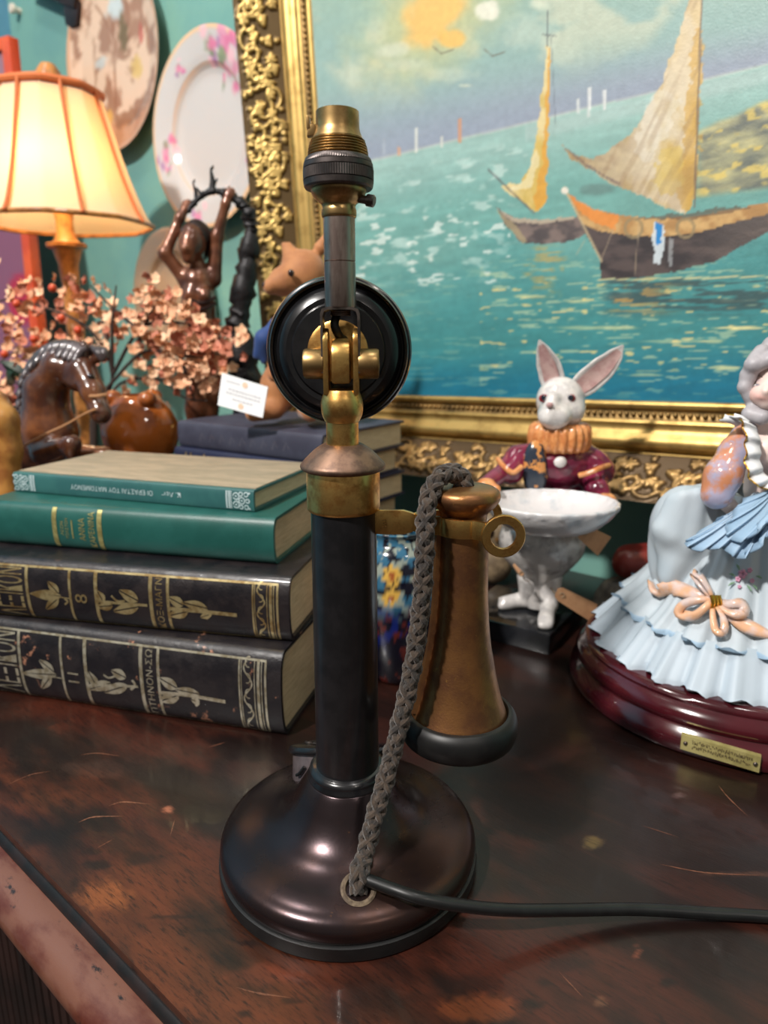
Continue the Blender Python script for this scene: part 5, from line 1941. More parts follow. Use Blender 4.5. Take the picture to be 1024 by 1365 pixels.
# ================================================================== CARVED HORSE
HY = 0.78
h_ = lambda x, y, dy=0.0: at(x, y, HY + dy)
kh = 0.775 / FPX
HORSE = M('polished_horse_wood', C(122, 74, 44), 0.22, col2=C(72, 42, 32), nscale=22, lo=0.38, hi=0.62, coat=0.6)
MANE = M('grey_brown_mane', C(84, 74, 76), 0.3, col2=C(58, 48, 48), nscale=40, coat=0.4)
hb_ = h_(60, 640)
hor = thing('carved_horse', 'polished brown carved wooden horse with bowed head behind the left book stack', 'carved horse', (hb_[0], HY + 0.03, 0.0))
pr_ = [seg_(h_(110, 494), h_(124, 522, -.012), 19 * kh, 15 * kh), seg_(h_(124, 522, -.012), h_(136, 552, -.022), 15 * kh, 10.5 * kh), elp(h_(134, 550, -.022), np.array([12, 12, 13]) * kh), elp(h_(104, 504, .0), np.array([18, 14, 18]) * kh),
       seg_(h_(106, 492, .004), h_(80, 490, .01), 17 * kh, 22 * kh), seg_(h_(80, 490, .01), h_(62, 520, .018), 22 * kh, 28 * kh), seg_(h_(62, 520, .018), h_(64, 570, .02), 28 * kh, 36 * kh),
       seg_(h_(66, 576, .02), h_(40, 606, .05), 38 * kh, 40 * kh), seg_(h_(40, 606, .05), h_(10, 640, .07), 40 * kh, 42 * kh), seg_(h_(10, 640, .07), h_(-14, 690, .08), 42 * kh, 36 * kh),
       seg_(h_(60, 604, -.004), h_(96, 592, -.024), 19 * kh, 11 * kh), seg_(h_(96, 592, -.024), h_(97, 640, -.022), 10 * kh, 6 * kh), seg_(h_(97, 640, -.022), h_(94, 654, -.022), 7.5 * kh, 8 * kh),
       seg_(h_(92, 606, .012), h_(140, 606, .004), 18 * kh, 10 * kh), seg_(h_(140, 606, .004), h_(150, 634, .006), 9 * kh, 6.5 * kh), seg_(h_(150, 634, .006), h_(150, 646, .006), 8 * kh, 8 * kh)]
# hindquarters and legs carry it down to the top of the sideboard
gz = lambda x, y, z: np.array([x, y, z])
hq = h_(-14, 690, .08)
for dx in (-0.026, 0.026):
    pr_ += [seg_(gz(hq[0] + dx, hq[1], hq[2]), gz(hq[0] + dx + 0.035, hq[1] - 0.02, 0.052), 0.026, 0.014), seg_(gz(hq[0] + dx + 0.035, hq[1] - 0.02, 0.052), gz(hq[0] + dx + 0.005, hq[1] + 0.01, 0.022), 0.013, 0.009), seg_(gz(hq[0] + dx + 0.005, hq[1] + 0.01, 0.020), gz(hq[0] + dx + 0.012, hq[1] - 0.002, 0.014), 0.012, 0.013)]
g = G()
blob(g, pr_, k=0.007, n=150)
part('body', g, HORSE, hor, sharp=80)
for (a, b) in (((112, 476), (112, 456)), ((128, 478), (136, 458))):
    g = G()
    blob(g, [seg_(h_(*a, .004), h_(b[0], b[1], .004), 7 * kh, 2.4 * kh), elp(h_((a[0] + b[0]) / 2, (a[1] + b[1]) / 2, .0), np.array([6.5, 5, 11]) * kh)], k=0.004, n=26)
    part('ear', g, HORSE, hor, sharp=80)
g = G()
crest = spline([h_(118, 470, .004), h_(104, 464, .008), h_(84, 464, .014), h_(64, 474, .020), h_(50, 494, .026), h_(46, 522, .03), h_(44, 545, .03)], 26)
for i in range(25):
    p = crest[i]
    d = np.array([-0.010 - 0.004 * (i % 2), -0.016, -0.010 - 0.0012 * i * .3])
    q0 = p + np.array([0.006, 0.010, -0.004])
    g.tube(spline([q0, p + np.array([-.003, -.004, .004]), p + d * .6 + np.array([-.004, 0, 0]), p + d], 10), np.interp(np.linspace(0, 1, 10), [0, .3, .8, 1], [.004, .0058, .0045, .0015]), 7)
part('mane', g, MANE, hor, sharp=80)
g = G()
for i in range(5):
    g.tube(spline([h_(122 + 3 * i, 462 + i, .002), h_(130 + 2 * i, 468, -.010), h_(137 + i, 482 - i, -.016)], 10), [.003, .004, .0045, .0048, .005, .005, .0046, .004, .003, .001], 7)
part('forelock', g, MANE, hor, sharp=80)
REIN = M('pale_leather_rein', C(176, 128, 88), 0.5)
g = G()
g.tube(spline([h_(128, 545, -.036), h_(112, 552, -.032), h_(88, 566, -.028), h_(62, 578, -.03), h_(36, 592, -.03), h_(18, 606, -.02)], 30), 0.0012, 6)
g.tube(spline([h_(110, 528, -.012), h_(128, 528, -.034), h_(142, 526, -.030)], 12), 0.0018, 6)
part('reins', g, REIN, hor)
g = G()
for a in ((129, 508),):
    g.ell(h_(a[0] - 8, a[1] - 6, -.017), (.004, .003, .0032), 12, 8)
part('eye', g, M('dark_horse_eye', C(26, 16, 14), 0.1, coat=0.5), hor)
g = G()
g.box(gz(hq[0] + 0.03, hq[1] - 0.02, 0.0035), (0.07, 0, 0), (0, 0.05, 0), (0, 0, 0.0034))
part('plinth', g, HORSE, hor, bevel=0.001)

# pale wooden carving cut by the left edge
g = G()
blob(g, [seg_(at(2, 560, .70), at(12, 600, .70), .016, .013), seg_(at(12, 600, .70), at(10, 655, .70), .012, .012), seg_(at(10, 655, .70), at(6, 720, .70), .011, .016), seg_(at(2, 560, .70), at(-16, 545, .71), .016, .02), seg_(at(-16, 545, .71), at(-34, 600, .72), .022, .03), elp(np.array([at(2, 720, .70)[0], .705, .012]), np.array([.032, .026, .0118])), seg_(at(6, 720, .70), np.array([at(2, 720, .70)[0], .705, .014]), .016, .016)], k=0.006, n=80)
mz = min(v[2] for v in g.v)
solo('tan_wood_carving', g, M('tan_carved_wood', C(186, 132, 66), 0.35, col2=C(146, 92, 46), nscale=30, coat=0.3), 'smooth tan wooden carving beside the chest of the carved horse', 'carving', (at(8, 640, .70)[0], .70, mz), sharp=80)

# ================================================================== AMBER GLAZED VASE
VY = 0.895
vx = float(at(188, 575, VY)[0])
zv = lambda y: H - VY * math.tan(math.atan((y - 682.5) / FPX) + TH)
kv = 0.90 / FPX
AMB = M('amber_lustre_glaze', C(190, 104, 42), 0.10, col2=C(92, 42, 20), nscale=9, lo=0.42, hi=0.62, coat=0.7)
vase = thing('amber_vase', 'rounded amber brown glossy vase on a foot behind the horse, under the blossom', 'vase', (vx, VY, 0))
VP = [(0.0, 0.0), (0.032, 0.0), (0.034, 0.006), (0.022, 0.018), (0.016, 0.045), (0.018, zv(630)), (0.032, zv(616)), (0.0435, zv(600)), (0.0480, zv(580)), (0.0470, zv(562)), (0.0405, zv(546)), (0.0330, zv(536)), (0.0260, zv(527)), (0.0230, zv(526)), (0.0300, zv(545)), (0.036, zv(575)), (0.0, zv(600))]
g = G()
g.lathe(VP, 64, (vx, VY, 0), mod=lambda a, j: 1.0 + (0.05 * math.cos(3 * a + 1.0) if j > 8 else 0.0))
part('bowl', g, AMB, vase, sharp=50)
g = G()
for k in range(3):
    g = G()
    a = 1.2 + k * 2.1
    g.ell((vx + 0.030 * math.cos(a), VY + 0.030 * math.sin(a), zv(530)), (0.012, 0.012, 0.010), 14, 8)
    part('rim_lobe', g, AMB, vase)

# ================================================================== BLOSSOM BRANCHES
fy = 0.965
f_ = lambda x, y, dy=0.0: at(x, y, fy + dy)
TWIG = M('dark_twig', C(58, 44, 38), 0.7, bump=0.4, bscale=300)
BLO = [M('peach_petal', C(234, 168, 126), 0.6, col2=C(242, 198, 160), nscale=60), M('rose_brown_petal', C(190, 108, 84), 0.6, col2=C(216, 146, 116), nscale=60), M('cream_petal', C(246, 212, 176), 0.6, col2=C(236, 182, 142), nscale=60)]
root = f_(120, 700, .03)
root[2] = 0.0
flo = thing('blossom_spray', 'spray of peach and rose blossom on dark twigs behind the carved horse', 'flowers', root)
stem_top = f_(125, 560, .03)
bundle = [root + np.array([0, 0, 0.07]), (root + stem_top) / 2, stem_top]
BR = [([(125, 560, .03), (150, 500, .02), (120, 440, .02), (60, 410, .04), (5, 400, .06), (-30, 420, .06)], 1),
      ([(125, 560, .03), (100, 500, .06), (70, 470, .06), (20, 470, .05), (-20, 500, .04)], 1),
      ([(150, 500, .02), (140, 440, .04), (130, 405, .06), (110, 398, .06)], 1),
      ([(150, 500, .02), (185, 440, -.01), (225, 430, -.09), (262, 436, -.105), (290, 452, -.11)], 1),
      ([(140, 520, .01), (190, 470, -.02), (240, 474, -.10), (275, 478, -.11)], 1),
      ([(125, 560, .03), (160, 512, .06), (210, 505, .02), (246, 530, -.10), (276, 534, -.105)], 1),
      ([(60, 470, .06), (30, 520, .02), (10, 560, .0)], 1),
      ([(185, 440, -.01), (150, 410, 0), (120, 380, .0)], 0), ([(150, 500, .02), (150, 430, .0), (155, 380, .0)], 0),
      ([(185, 455, -.03), (203, 412, -.05), (218, 388, -.06)], 1), ([(240, 474, -.10), (250, 505, -.105), (260, 535, -.11)], 1)]
for pts, fl in BR:
    g = G()
    q = spline([f_(*p) for p in pts], 40)
    g.tube(q, np.linspace(0.0028, 0.0010, 40), 6)
    part('branch', g, TWIG, flo)
g = G()
g.tube(spline(bundle, 20), 0.006, 8)
part('branch', g, TWIG, flo)
POTM = M('brown_flower_pot', C(92, 58, 42), 0.4, coat=0.3)
g = G()
g.lathe([(0.0, 0.0), (0.034, 0.0), (0.046, 0.07), (0.050, 0.086), (0.046, 0.088), (0.040, 0.075), (0.0, 0.07)], 32, (root[0], root[1], 0))
part('pot', g, POTM, flo, sharp=50)


def flower_mesh(sd, mats):
    """a little cluster of open flowers"""
    rg_ = random.Random(sd)
    g = G()
    for q in range(4):
        c = np.array([0, 0, 0.]) if q == 0 else np.array([rg_.uniform(-2.6, 2.6), rg_.uniform(-2.6, 2.6), rg_.uniform(-1.4, .9)])
        ax_ = np.array([rg_.uniform(-.6, .6), rg_.uniform(-.6, .6), 1.0])
        ax_ /= np.linalg.norm(ax_)
        ux = np.cross(ax_, [0.3, 1, 0.1])
        ux /= np.linalg.norm(ux)
        R_ = np.stack([ux, np.cross(ax_, ux), ax_])
        sc_ = rg_.uniform(.75, 1.1)
        g.cur = 0 if q < 3 else 1
        n = 5
        for k in range(n):
            a = 2 * math.pi * k / n + rg_.uniform(-.2, .2)
            tilt = rg_.uniform(.05, .7)
            L = rg_.uniform(.85, 1.15)
            u = np.array([math.cos(a) * math.cos(tilt), math.sin(a) * math.cos(tilt), math.sin(tilt)])
            w_ = np.array([-math.sin(a), math.cos(a), 0])
            nn = np.cross(u, w_)
            P = []
            for t in np.linspace(0, 1, 5):
                wd = 0.48 * math.sin(math.pi * min(1, (t * .85 + .10)) ** 0.8)
                P.append([c + sc_ * ((u * L * t + w_ * wd * s + nn * (0.16 * t * t - 0.22 * abs(s) * wd - 0.1 * t)) @ R_) for s in (-1, 0, 1)])
            g.grid(P)
        g.ell(c + np.array([0, 0, .12]) @ R_, (.16, .16, .14), 8, 4)
    return g.mesh('blossom', mats, (0, 0, 0), sharp=60)


FM = [flower_mesh(i, [BLO[(0, 1, 2, 0, 1, 0)[i]], BLO[(2, 0, 1, 1, 2, 2)[i]]]) for i in range(6)]
rg = random.Random(21)
spots = []
for pts, fl in BR:
    if not fl:
        continue
    q = spline([f_(*p) for p in pts], 60)
    for i in range(17):
        spots.append(q[rg.randint(14, 59)] + np.array([rg.gauss(0, .016), rg.gauss(0, .013), rg.gauss(0, .016)]))
def clear_spot(p):
    if math.hypot(p[0] - vx, p[1] - VY) < 0.085 and p[2] < 0.225:
        return False
    if p[0] > -0.262 and p[1] < 0.905 and p[2] < 0.226:
        return False
    if p[0] > -0.30 and p[1] > 0.905:
        return False
    return True


spots = [p for p in spots if clear_spot(p)]
rg.shuffle(spots)
for p in spots[:98]:
    o = bpy.data.objects.new('blossom', rg.choice(FM))
    COL.objects.link(o)
    o.parent = flo
    o.location = Vector(p - ORG[flo])
    s = rg.uniform(.0078, .0118)
    o.scale = (s, s, s)
    d = Vector((rg.gauss(0, .5), -1 + rg.gauss(0, .5), rg.gauss(.1, .6)))
    o.rotation_euler = d.to_track_quat('Z', 'Y').to_euler()
BER = M('orange_berry', C(206, 74, 36), 0.3, coat=0.3)
for (x, y) in ((6, 472), (45, 452), (82, 424), (70, 384), (104, 440), (22, 405)):
    g = G()
    g.ell(f_(x, y, -.02), (.0055, .0055, .0055), 12, 8)
    part('berry', g, BER, flo)
g = G()
rg = random.Random(5)
for i in range(26):
    b = f_(10 + rg.gauss(0, 18), 560 + rg.gauss(0, 26), .02 + rg.uniform(-.02, .03))
    a = rg.uniform(0, 6.3)
    u = np.array([math.cos(a), .3 * math.sin(a), rg.uniform(-.3, .9)])
    u /= np.linalg.norm(u)
    w_ = np.cross(u, [0, 1, 0])
    w_ /= np.linalg.norm(w_)
    g.grid([[b + u * .045 * t + w_ * .010 * math.sin(math.pi * t) * s + np.array([0, -.004 * (1 - s * s), 0]) for s in (-1, 0, 1)] for t in np.linspace(0, 1, 6)])
o = part('leaves', g, M('dark_green_leaf', C(40, 66, 40), 0.5, col2=C(26, 44, 32), nscale=40), flo, label='dark green leaves low on the spray')
o['kind'] = 'stuff'

# ================================================================== WHITE RABBIT WITH A BOWL
RY_ = 0.660
r_ = lambda x, y, dy=0.0: at(x, y, RY_ + dy)
kr = 0.715 / FPX
WGL = M('white_crackle_glaze', C(222, 218, 214), 0.16, col2=C(196, 192, 190), nscale=90, col3=C(150, 146, 146), n3=240, lo3=0.66, hi3=0.76, coat=0.5, bump=0.35, bscale=260)
SILV = M('silvery_white_glaze', C(206, 202, 198), 0.18, col2=C(150, 146, 144), nscale=60, lo=0.42, hi=0.66, coat=0.5, bump=0.4, bscale=200, metal=0.15)
BURG = M('burgundy_glaze', C(128, 36, 66), 0.15, col2=C(92, 24, 48), nscale=70, col3=C(166, 120, 130), n3=80, lo3=0.66, hi3=0.76, coat=0.5, bump=0.3, bscale=200)
PEACH = M('peach_ruff_glaze', C(222, 154, 96), 0.2, col2=C(196, 122, 70), nscale=110, coat=0.4)
HARL = M('harlequin_glaze', C(214, 148, 84), 0.2, col2=C(46, 54, 66), nscale=95, lo=0.46, hi=0.50, coat=0.4)
PINKG = M('pink_ear_glaze', C(196, 166, 160), 0.2, col2=C(176, 138, 136), nscale=90, coat=0.4)
BLKM = M('black_marbled_base', C(30, 32, 36), 0.14, col2=C(20, 22, 24), nscale=30, col3=C(116, 118, 122), n3=70, lo3=0.60, hi3=0.72, coat=0.5)
f0, fl_, fr2 = tab(732, 874, 0), tab(650, 853, 0), tab(790, 840, 0)
dA = (fl_ - f0) / np.linalg.norm(fl_ - f0)
dB = np.array([-dA[1], dA[0], 0])
if dB[1] < 0:
    dB = -dB
bw = 0.098
bc = f0 + dA * bw / 2 + dB * bw / 2
rab = thing('rabbit_figurine', 'white glazed rabbit in burgundy jacket and peach ruff holding out a white bowl', 'figurine', (bc[0], bc[1], 0))
g = G()
bh = 0.021
g.box(bc + [0, 0, bh / 2], dA * bw / 2, dB * bw / 2, (0, 0, bh / 2))
part('base_block', g, BLKM, rab, bevel=0.0022, label='black marbled square base')
# head and ears
pr_ = [elp(r_(747, 534), np.array([29, 30, 29]) * kr), elp(r_(740, 552, -.018), np.array([21, 18, 17]) * kr), elp(r_(731, 556, -.026), np.array([11, 11, 10]) * kr), elp(r_(746, 557, -.026), np.array([11, 11, 10]) * kr), seg_(r_(737, 532, -.022), r_(734, 546, -.027), 8 * kr, 7 * kr),
       elp(r_(738, 564, -.020), np.array([9, 10, 7]) * kr), seg_(r_(747, 560), r_(747, 590), 22 * kr, 24 * kr), elp(r_(762, 548, -.01), np.array([16, 18, 16]) * kr)]
g = G()
blob(g, pr_, k=0.005, n=80)
part('head', g, WGL, rab, sharp=80)


def ear(pts, rad, nrm, nm='ear'):
    q = spline(pts, 24)
    T = np.gradient(q, axis=0)
    T /= np.linalg.norm(T, axis=1)[:, None]
    nrm = np.array(nrm, float)
    t = np.linspace(0, 1, 24)
    wd = np.interp(t, [0, .12, .35, .6, .85, 1], rad)
    g = G()
    P, Pi = [], []
    for i in range(24):
        N = nrm - T[i] * (nrm @ T[i])
        N /= np.linalg.norm(N)
        B = np.cross(T[i], N)
        row = []
        for k in range(20):
            a = 2 * math.pi * k / 20
            dep_ = 0.30 * wd[i] * math.sin(a)
            if math.sin(a) > 0 and .08 < t[i] < .98:
                dep_ = (0.16 - 0.42 * math.sin(a) * (0.2 + .8 * math.sin(math.pi * t[i]))) * wd[i] * math.sin(a) + .16 * wd[i] * abs(math.cos(a)) * math.sin(a)
            row.append(q[i] + B * wd[i] * math.cos(a) + N * dep_)
        P.append(row)
        Pi.append([q[i] + B * wd[i] * .62 * s + N * (wd[i] * (.02 + .10 * s * s)) for s in (-1, -.5, 0, .5, 1)])
    g.grid(np.array(P), closed_v=True)
    e_ = part(nm, g, WGL, rab, sharp=80)
    g = G()
    g.grid(Pi[2:22])
    part('inner_ear', g, PINKG, e_, label='pink inner ear')


ear([r_(740, 524, .004), r_(737, 510, .004), r_(733, 492, .002), r_(726, 472), r_(719, 453, -.002)], [.0085, .0105, .0125, .0115, .006, .0008], (-0.55, -.83, .1))
ear([r_(762, 525, .006), r_(775, 515, .006), r_(797, 497, .004), r_(815, 480, .002), r_(831, 460)], [.0075, .0095, .0125, .0120, .0075, .0008], (0.1, -.98, .15))
for (x, y, dy, nm) in ((761, 531, -.0205, 'eye'), (725, 531, -.0165, 'eye')):
    g = G()
    g.ell(r_(x, y, dy), (.0046, .0036, .0040), 14, 8)
    e_ = part(nm, g, M('red_eye_glaze', C(150, 30, 40), 0.1, coat=0.6), rab, label='red-rimmed eye')
    g = G()
    g.ell(r_(x, y, dy) + [-.0006, -.0022, .0007], (.0029, .0024, .0029), 12, 8)
    part('pupil', g, M('dark_pupil', C(30, 34, 46), 0.06, coat=0.6), e_)
g = G()
g.ell(r_(733, 540, -.0335), (.0034, .0026, .0026), 12, 8)
part('nose', g, PINKG, rab, label='pink nose')
# ruff
g = G()
rc = r_(746, 582)
g.lathe([(0.012, .014), (0.024, .0135), (0.0275, .010), (0.0292, .0), (0.0285, -.008), (0.0262, -.0125), (0.012, -.013)], 120, rc, mod=lambda a, j: 1 + .055 * math.sin(22 * a + (0.5 if j > 3 else 0)))
part('ruff', g, PEACH, rab, sharp=80)
# jacket with sleeves
pr_ = [elp(r_(746, 618), np.array([40, 30, 30]) * kr), elp(r_(746, 650, .008), np.array([36, 26, 42]) * kr), seg_(r_(720, 606), r_(690, 610, -.004), 18 * kr, 14 * kr), seg_(r_(690, 610, -.004), r_(680, 628, -.012), 15 * kr, 17 * kr),
       seg_(r_(682, 622, -.010), r_(648, 646, -.034), 12 * kr, 10 * kr), seg_(r_(772, 606), r_(792, 618, -.004), 19 * kr, 17 * kr), seg_(r_(792, 618, -.004), r_(802, 628, -.006), 16 * kr, 17 * kr), seg_(r_(790, 632, -.006), r_(796, 652, -.022), 14 * kr, 13 * kr), seg_(r_(796, 652, -.022), r_(806, 668, -.030), 13 * kr, 10 * kr),
       elp(r_(744, 690, .004), np.array([38, 30, 20]) * kr)]
g = G()
blob(g, pr_, k=0.005, n=110)
part('jacket', g, BURG, rab, sharp=80)
for (a, b, c_, d) in (((772, 634, -.026), (786, 630, -.030), (800, 624, -.030), (812, 620, -.016)), ((664, 612, -.010), (672, 622, -.026), (684, 630, -.030), (696, 622, -.026))):
    g = G()
    g.tube(spline([r_(*a), r_(*b), r_(*c_), r_(*d)], 16), 0.0026, 8)
    part('cuff_edge', g, PEACH, rab)
g = G()
blob(g, [elp(r_(713, 612, -.0165), np.array([.0105, .0080, .018])), elp(r_(714, 634, -.0175), np.array([.0115, .0085, .020]))], k=.004, n=40)
part('lapel', g, HARL, rab, sharp=80, label='orange and black patterned lapel')
g = G()
g.ell(r_(747, 616, -.0275), (.0062, .0036, .0052), 14, 8)
part('button', g, WGL, rab, label='white button')
g = G()
blob(g, [elp(r_(808, 668, -.032), np.array([.009, .009, .008])), seg_(r_(808, 668, -.034), r_(800, 676, -.044), .0048, .004), seg_(r_(812, 668, -.034), r_(808, 680, -.044), .0045, .0036), seg_(r_(814, 666, -.034), r_(815, 680, -.040), .0042, .0034), seg_(r_(804, 664, -.036), r_(795, 668, -.044), .0045, .004)], k=.003, n=40)
part('hand', g, PEACH, rab, sharp=80)
g = G()
blob(g, [elp(r_(648, 648, -.036), np.array([.009, .009, .008])), seg_(r_(648, 650, -.038), r_(656, 660, -.044), .0048, .004), seg_(r_(644, 650, -.038), r_(648, 664, -.044), .0045, .0036), seg_(r_(652, 646, -.038), r_(662, 652, -.044), .0045, .004)], k=.003, n=40)
part('hand', g, PEACH, rab, sharp=80)
# round belly tapering to the feet
zc = lambda y, Y=RY_: H - Y * math.tan(math.atan((y - 682.5) / FPX) + TH)
bx = float(r_(722, 740, -.006)[0])
g = G()
bp_ = spline([(0.0115, zc(806), 0), (0.0122, zc(796), 0), (0.0128, zc(782), 0), (0.0190, zc(768), 0), (0.0300, zc(752), 0), (0.0405, zc(734), 0), (0.0430, zc(715), 0), (0.0400, zc(700), 0), (0.034, zc(690), 0)], 40)
g.lathe([(0.0, zc(808))] + [(q[0], q[1]) for q in bp_] + [(0.0, zc(688))], 48, (bx, RY_ - .006, 0), sy=.85, mod=lambda a, j: 1 + .02 * math.sin(2 * a))
part('belly', g, SILV, rab, sharp=80)
zt_b = bh
ft = lambda x, y, z: tab(x, y, z)
for pr_, toes in (([seg_(r_(706, 768, -.008), ft(704, 798, zt_b + .010), .0125, .0085), seg_(ft(704, 798, zt_b + .009), ft(674, 803, zt_b + .007), .0085, .0068)], [(678, 802, 0, 2.5, 669, 804, 0, 4)]),
                  ([seg_(r_(734, 768, -.012), ft(732, 806, zt_b + .011), .0120, .0085), seg_(ft(732, 806, zt_b + .010), ft(728, 826, zt_b + .007), .0085, .0072)], [(728, 824, 3.5, 0, 727, 833, 5, 0)])):
    for (xa, ya, ka_, kb_, xb, yb, kc_, kd_) in toes:
        for i in (-1, 0, 1):
            pr_.append(seg_(ft(xa + ka_ * i, ya + kb_ * i, zt_b + .006), ft(xb + kc_ * i, yb + kd_ * i, zt_b + .0045), .0042, .0036))
    g = G()
    blob(g, pr_, k=.004, n=70)
    g.v = [(v[0], v[1], max(v[2], zt_b - 0.0005)) for v in g.v]
    part('foot', g, WGL, rab, sharp=80)
# the bowl: a stem dish held in front of it
bo = at(735, 672, .588)
bo = np.array([bo[0], bo[1], 0])
zrim = tab(735, 672, 0)
zb1 = H - .588 * math.tan(math.atan((671 - 682.5) / FPX) + TH)
g = G()
BW = [(0.0, -.026), (0.020, -.0255), (0.040, -.021), (0.053, -.012), (0.0595, -.004), (0.0615, 0.0), (0.0610, .0022), (0.0585, .0024), (0.056, -.001), (0.046, -.009), (0.028, -.015), (0.0, -.0165)]
bs = spline([(r, z, 0) for r, z in BW], 60)
bs[0][0] = bs[-1][0] = 0
g.lathe([(max(q[0], 0) * .95, zb1 + q[1]) for q in bs], 120, bo, sy=.86, mod=lambda a, j: 1 + (.010 * math.sin(26 * a) if 22 < j < 44 else 0))
part('bowl', g, M('white_bowl_glaze', C(214, 212, 212), 0.2, col2=C(178, 186, 192), nscale=40, lo=0.5, hi=0.7, col3=C(120, 124, 134), n3=150, lo3=0.66, hi3=0.74, coat=0.5, bump=0.4, bscale=180), rab, sharp=80)

# price tags tied to the rabbit
KRAFT = M('kraft_paper', C(176, 132, 94), 0.75, col2=C(164, 120, 84), nscale=80)
STR = M('thin_string', C(150, 128, 100), 0.8)


def tagcard(pts, label, dn, knot):
    q = [np.array(p) for p in pts]
    o = thing('price_tag', label, 'price tag', (q[3] + q[2]) / 2)
    g = G()
    a = q[0] * .8 + q[3] * .2
    b = q[0] * .2 + q[3] * .8
    ins = (q[1] - q[0]) * .10
    poly = [q[0] + ins, q[1], q[2], q[3] + ins, b, a]
    g.prism(poly, np.array(dn) * .0007)
    part('tag_card', g, KRAFT, o, flat=True)
    g = G()
    m = (q[0] + q[3]) / 2 + ins * .5
    g.tube(spline([m + ins * .4, m * .6 + np.array(knot) * .4 + [0, 0, -.002], np.array(knot)], 12), .0006, 5)
    part('string', g, STR, o)
    g = G()
    g.tube([m + ins * .9 + np.array([0, -.0005, 0]) + np.array([.0022 * math.cos(t), 0, .0022 * math.sin(t)]) for t in np.linspace(0, 6.28, 14)], .0005, 5)
    part('eyelet', g, STR, o)


TYY = .600
tagcard([at(745, 781, TYY), at(797, 806, TYY + .012), at(791, 831, TYY + .006), at(738, 798, TYY - .006)], 'plain kraft price tag hanging at the ankles of the white rabbit', (.3, .9, 0), r_(733, 782, -.018))
tagcard([at(783, 700, .60), at(815, 716, .61), at(797, 741, .606), at(768, 716, .596)], 'yellowish kraft tag dangling under the right rim of the white bowl', (.1, .99, 0), at(764, 706, .592))
tagcard([at(694, 769, .61), at(684, 754, .618), at(686, 751, .618), at(699, 765, .61)], 'sliver of a kraft tag sticking out left of the silvery rabbit belly', (-.3, .9, 0), r_(707, 776, -.014))

# ================================================================== PORCELAIN LADY ON HER OVAL BASE
lc = np.array([0.298, 0.532, 0.0])
BISQ = M('pale_blue_bisque', C(196, 212, 222), 0.55, attr='Col', bump=0.08, bscale=200)
SKINP = M('porcelain_skin', C(228, 200, 186), 0.45, attr='Col')
LUST = M('orange_violet_lustre', C(206, 138, 100), 0.16, col2=C(172, 168, 192), nscale=46, lo=0.40, hi=0.56, col3=C(232, 222, 206), n3=60, lo3=0.58, hi3=0.70, coat=0.5, bump=0.25, bscale=160)
BOWM = M('peach_lustre_ribbon', C(226, 176, 138), 0.18, col2=C(216, 196, 190), nscale=50, lo=0.45, hi=0.62, col3=C(214, 120, 76), n3=60, lo3=0.62, hi3=0.72, coat=0.5)
GOLDP = M('gold_paint', C(226, 176, 70), 0.2, 0.9)
CHERRY = M('cherry_lacquer', C(72, 20, 28), 0.16, col2=C(52, 14, 20), nscale=14, coat=0.6)
lady = thing('porcelain_lady', 'porcelain lady in pale blue pleated gown on an oval cherry-red base', 'figurine', lc)
g = G()
g.lathe([(0.0, 0.0), (0.128, 0.0), (0.1345, 0.002), (0.1370, 0.008), (0.1355, 0.014), (0.1305, 0.018), (0.1290, 0.0205), (0.1310, 0.0225), (0.1325, 0.027), (0.1310, 0.0315), (0.1270, 0.0345), (0.1255, 0.036), (0.1262, 0.0385), (0.1240, 0.0415), (0.119, 0.0425), (0.0, 0.0425)], 120, lc, sx=1.0, sy=.93)
part('plinth', g, CHERRY, lady, sharp=50, label='polished cherry-red oval plinth')
# brass plaque on the plinth
BRP = M('engraved_brass_plaque', C(198, 186, 124), 0.35, 0.4, col2=C(176, 164, 104), nscale=90)
q4 = [tab(909, 978, .0), tab(1015, 1009, 0), tab(1013, 1030, 0), tab(907, 996, 0)]


def onbase(px, py):
    """point on the lower plinth roll in front (ellipse wall)"""
    d = ray(px, py)
    lo_, hi_ = 0.2, 1.2
    best = None
    for k in np.linspace(0.30, 0.72, 2500):
        P = CAMP + d * k
        e_ = math.hypot((P[0] - lc[0]) / 1.0, (P[1] - lc[1]) / .93)
        if e_ < 0.1385:
            return P
    return P


pq = [onbase(*p) for p in ((909, 978), (1015, 1008), (1012, 1029), (907, 997))]
g = G()
n = 14
no_ = np.cross(pq[1] - pq[0], pq[3] - pq[0])
no_ /= np.linalg.norm(no_)
if no_[1] > 0:
    no_ = -no_


def pq_(u, v, off):
    top = onbase(909 + 106 * u, 978 + 30.5 * u)
    bot = onbase(907 + 105 * u, 997 + 32 * u)
    p = top * (1 - v) + bot * v
    return p + no_ * off


P = [[pq_(u, v, .0012) for v in (0, .5, 1)] for u in np.linspace(0, 1, n)]
P2 = [[pq_(u, v, -.003) for v in (0, .5, 1)] for u in np.linspace(0, 1, n)]
g.grid([[P2[i][0], P[i][0], P[i][1], P[i][2], P2[i][2]] for i in range(n)])
for i in (0, n - 1):
    g.add([P2[i][0], P[i][0], P[i][1], P[i][2], P2[i][2]], [(0, 1, 2, 3, 4)])
plq = part('plaque', g, BRP, lady, sharp=40, label='small brass plaque with worn engraving')
g = G()
for u in (.06, .94):
    c_ = pq_(u, .5, .0016)
    g.ell(c_, (.0016, .0012, .0016), 10, 6)
part('pin', g, STEEL, plq)
g = G()
rg = random.Random(17)
for row, v0 in ((0, .28), (1, .62)):
    u = .14
    while u < .88:
        w2 = rg.uniform(.008, .022)
        pts = [pq_(u + rg.uniform(0, w2), v0 + rg.uniform(-.14, .14), .0015) for _ in range(4)]
        g.tube(spline(pts, 8), .00024, 4)
        u += w2 + .006
part('worn_engraving', g, M('dark_engraving', C(96, 84, 56), 0.5), plq)

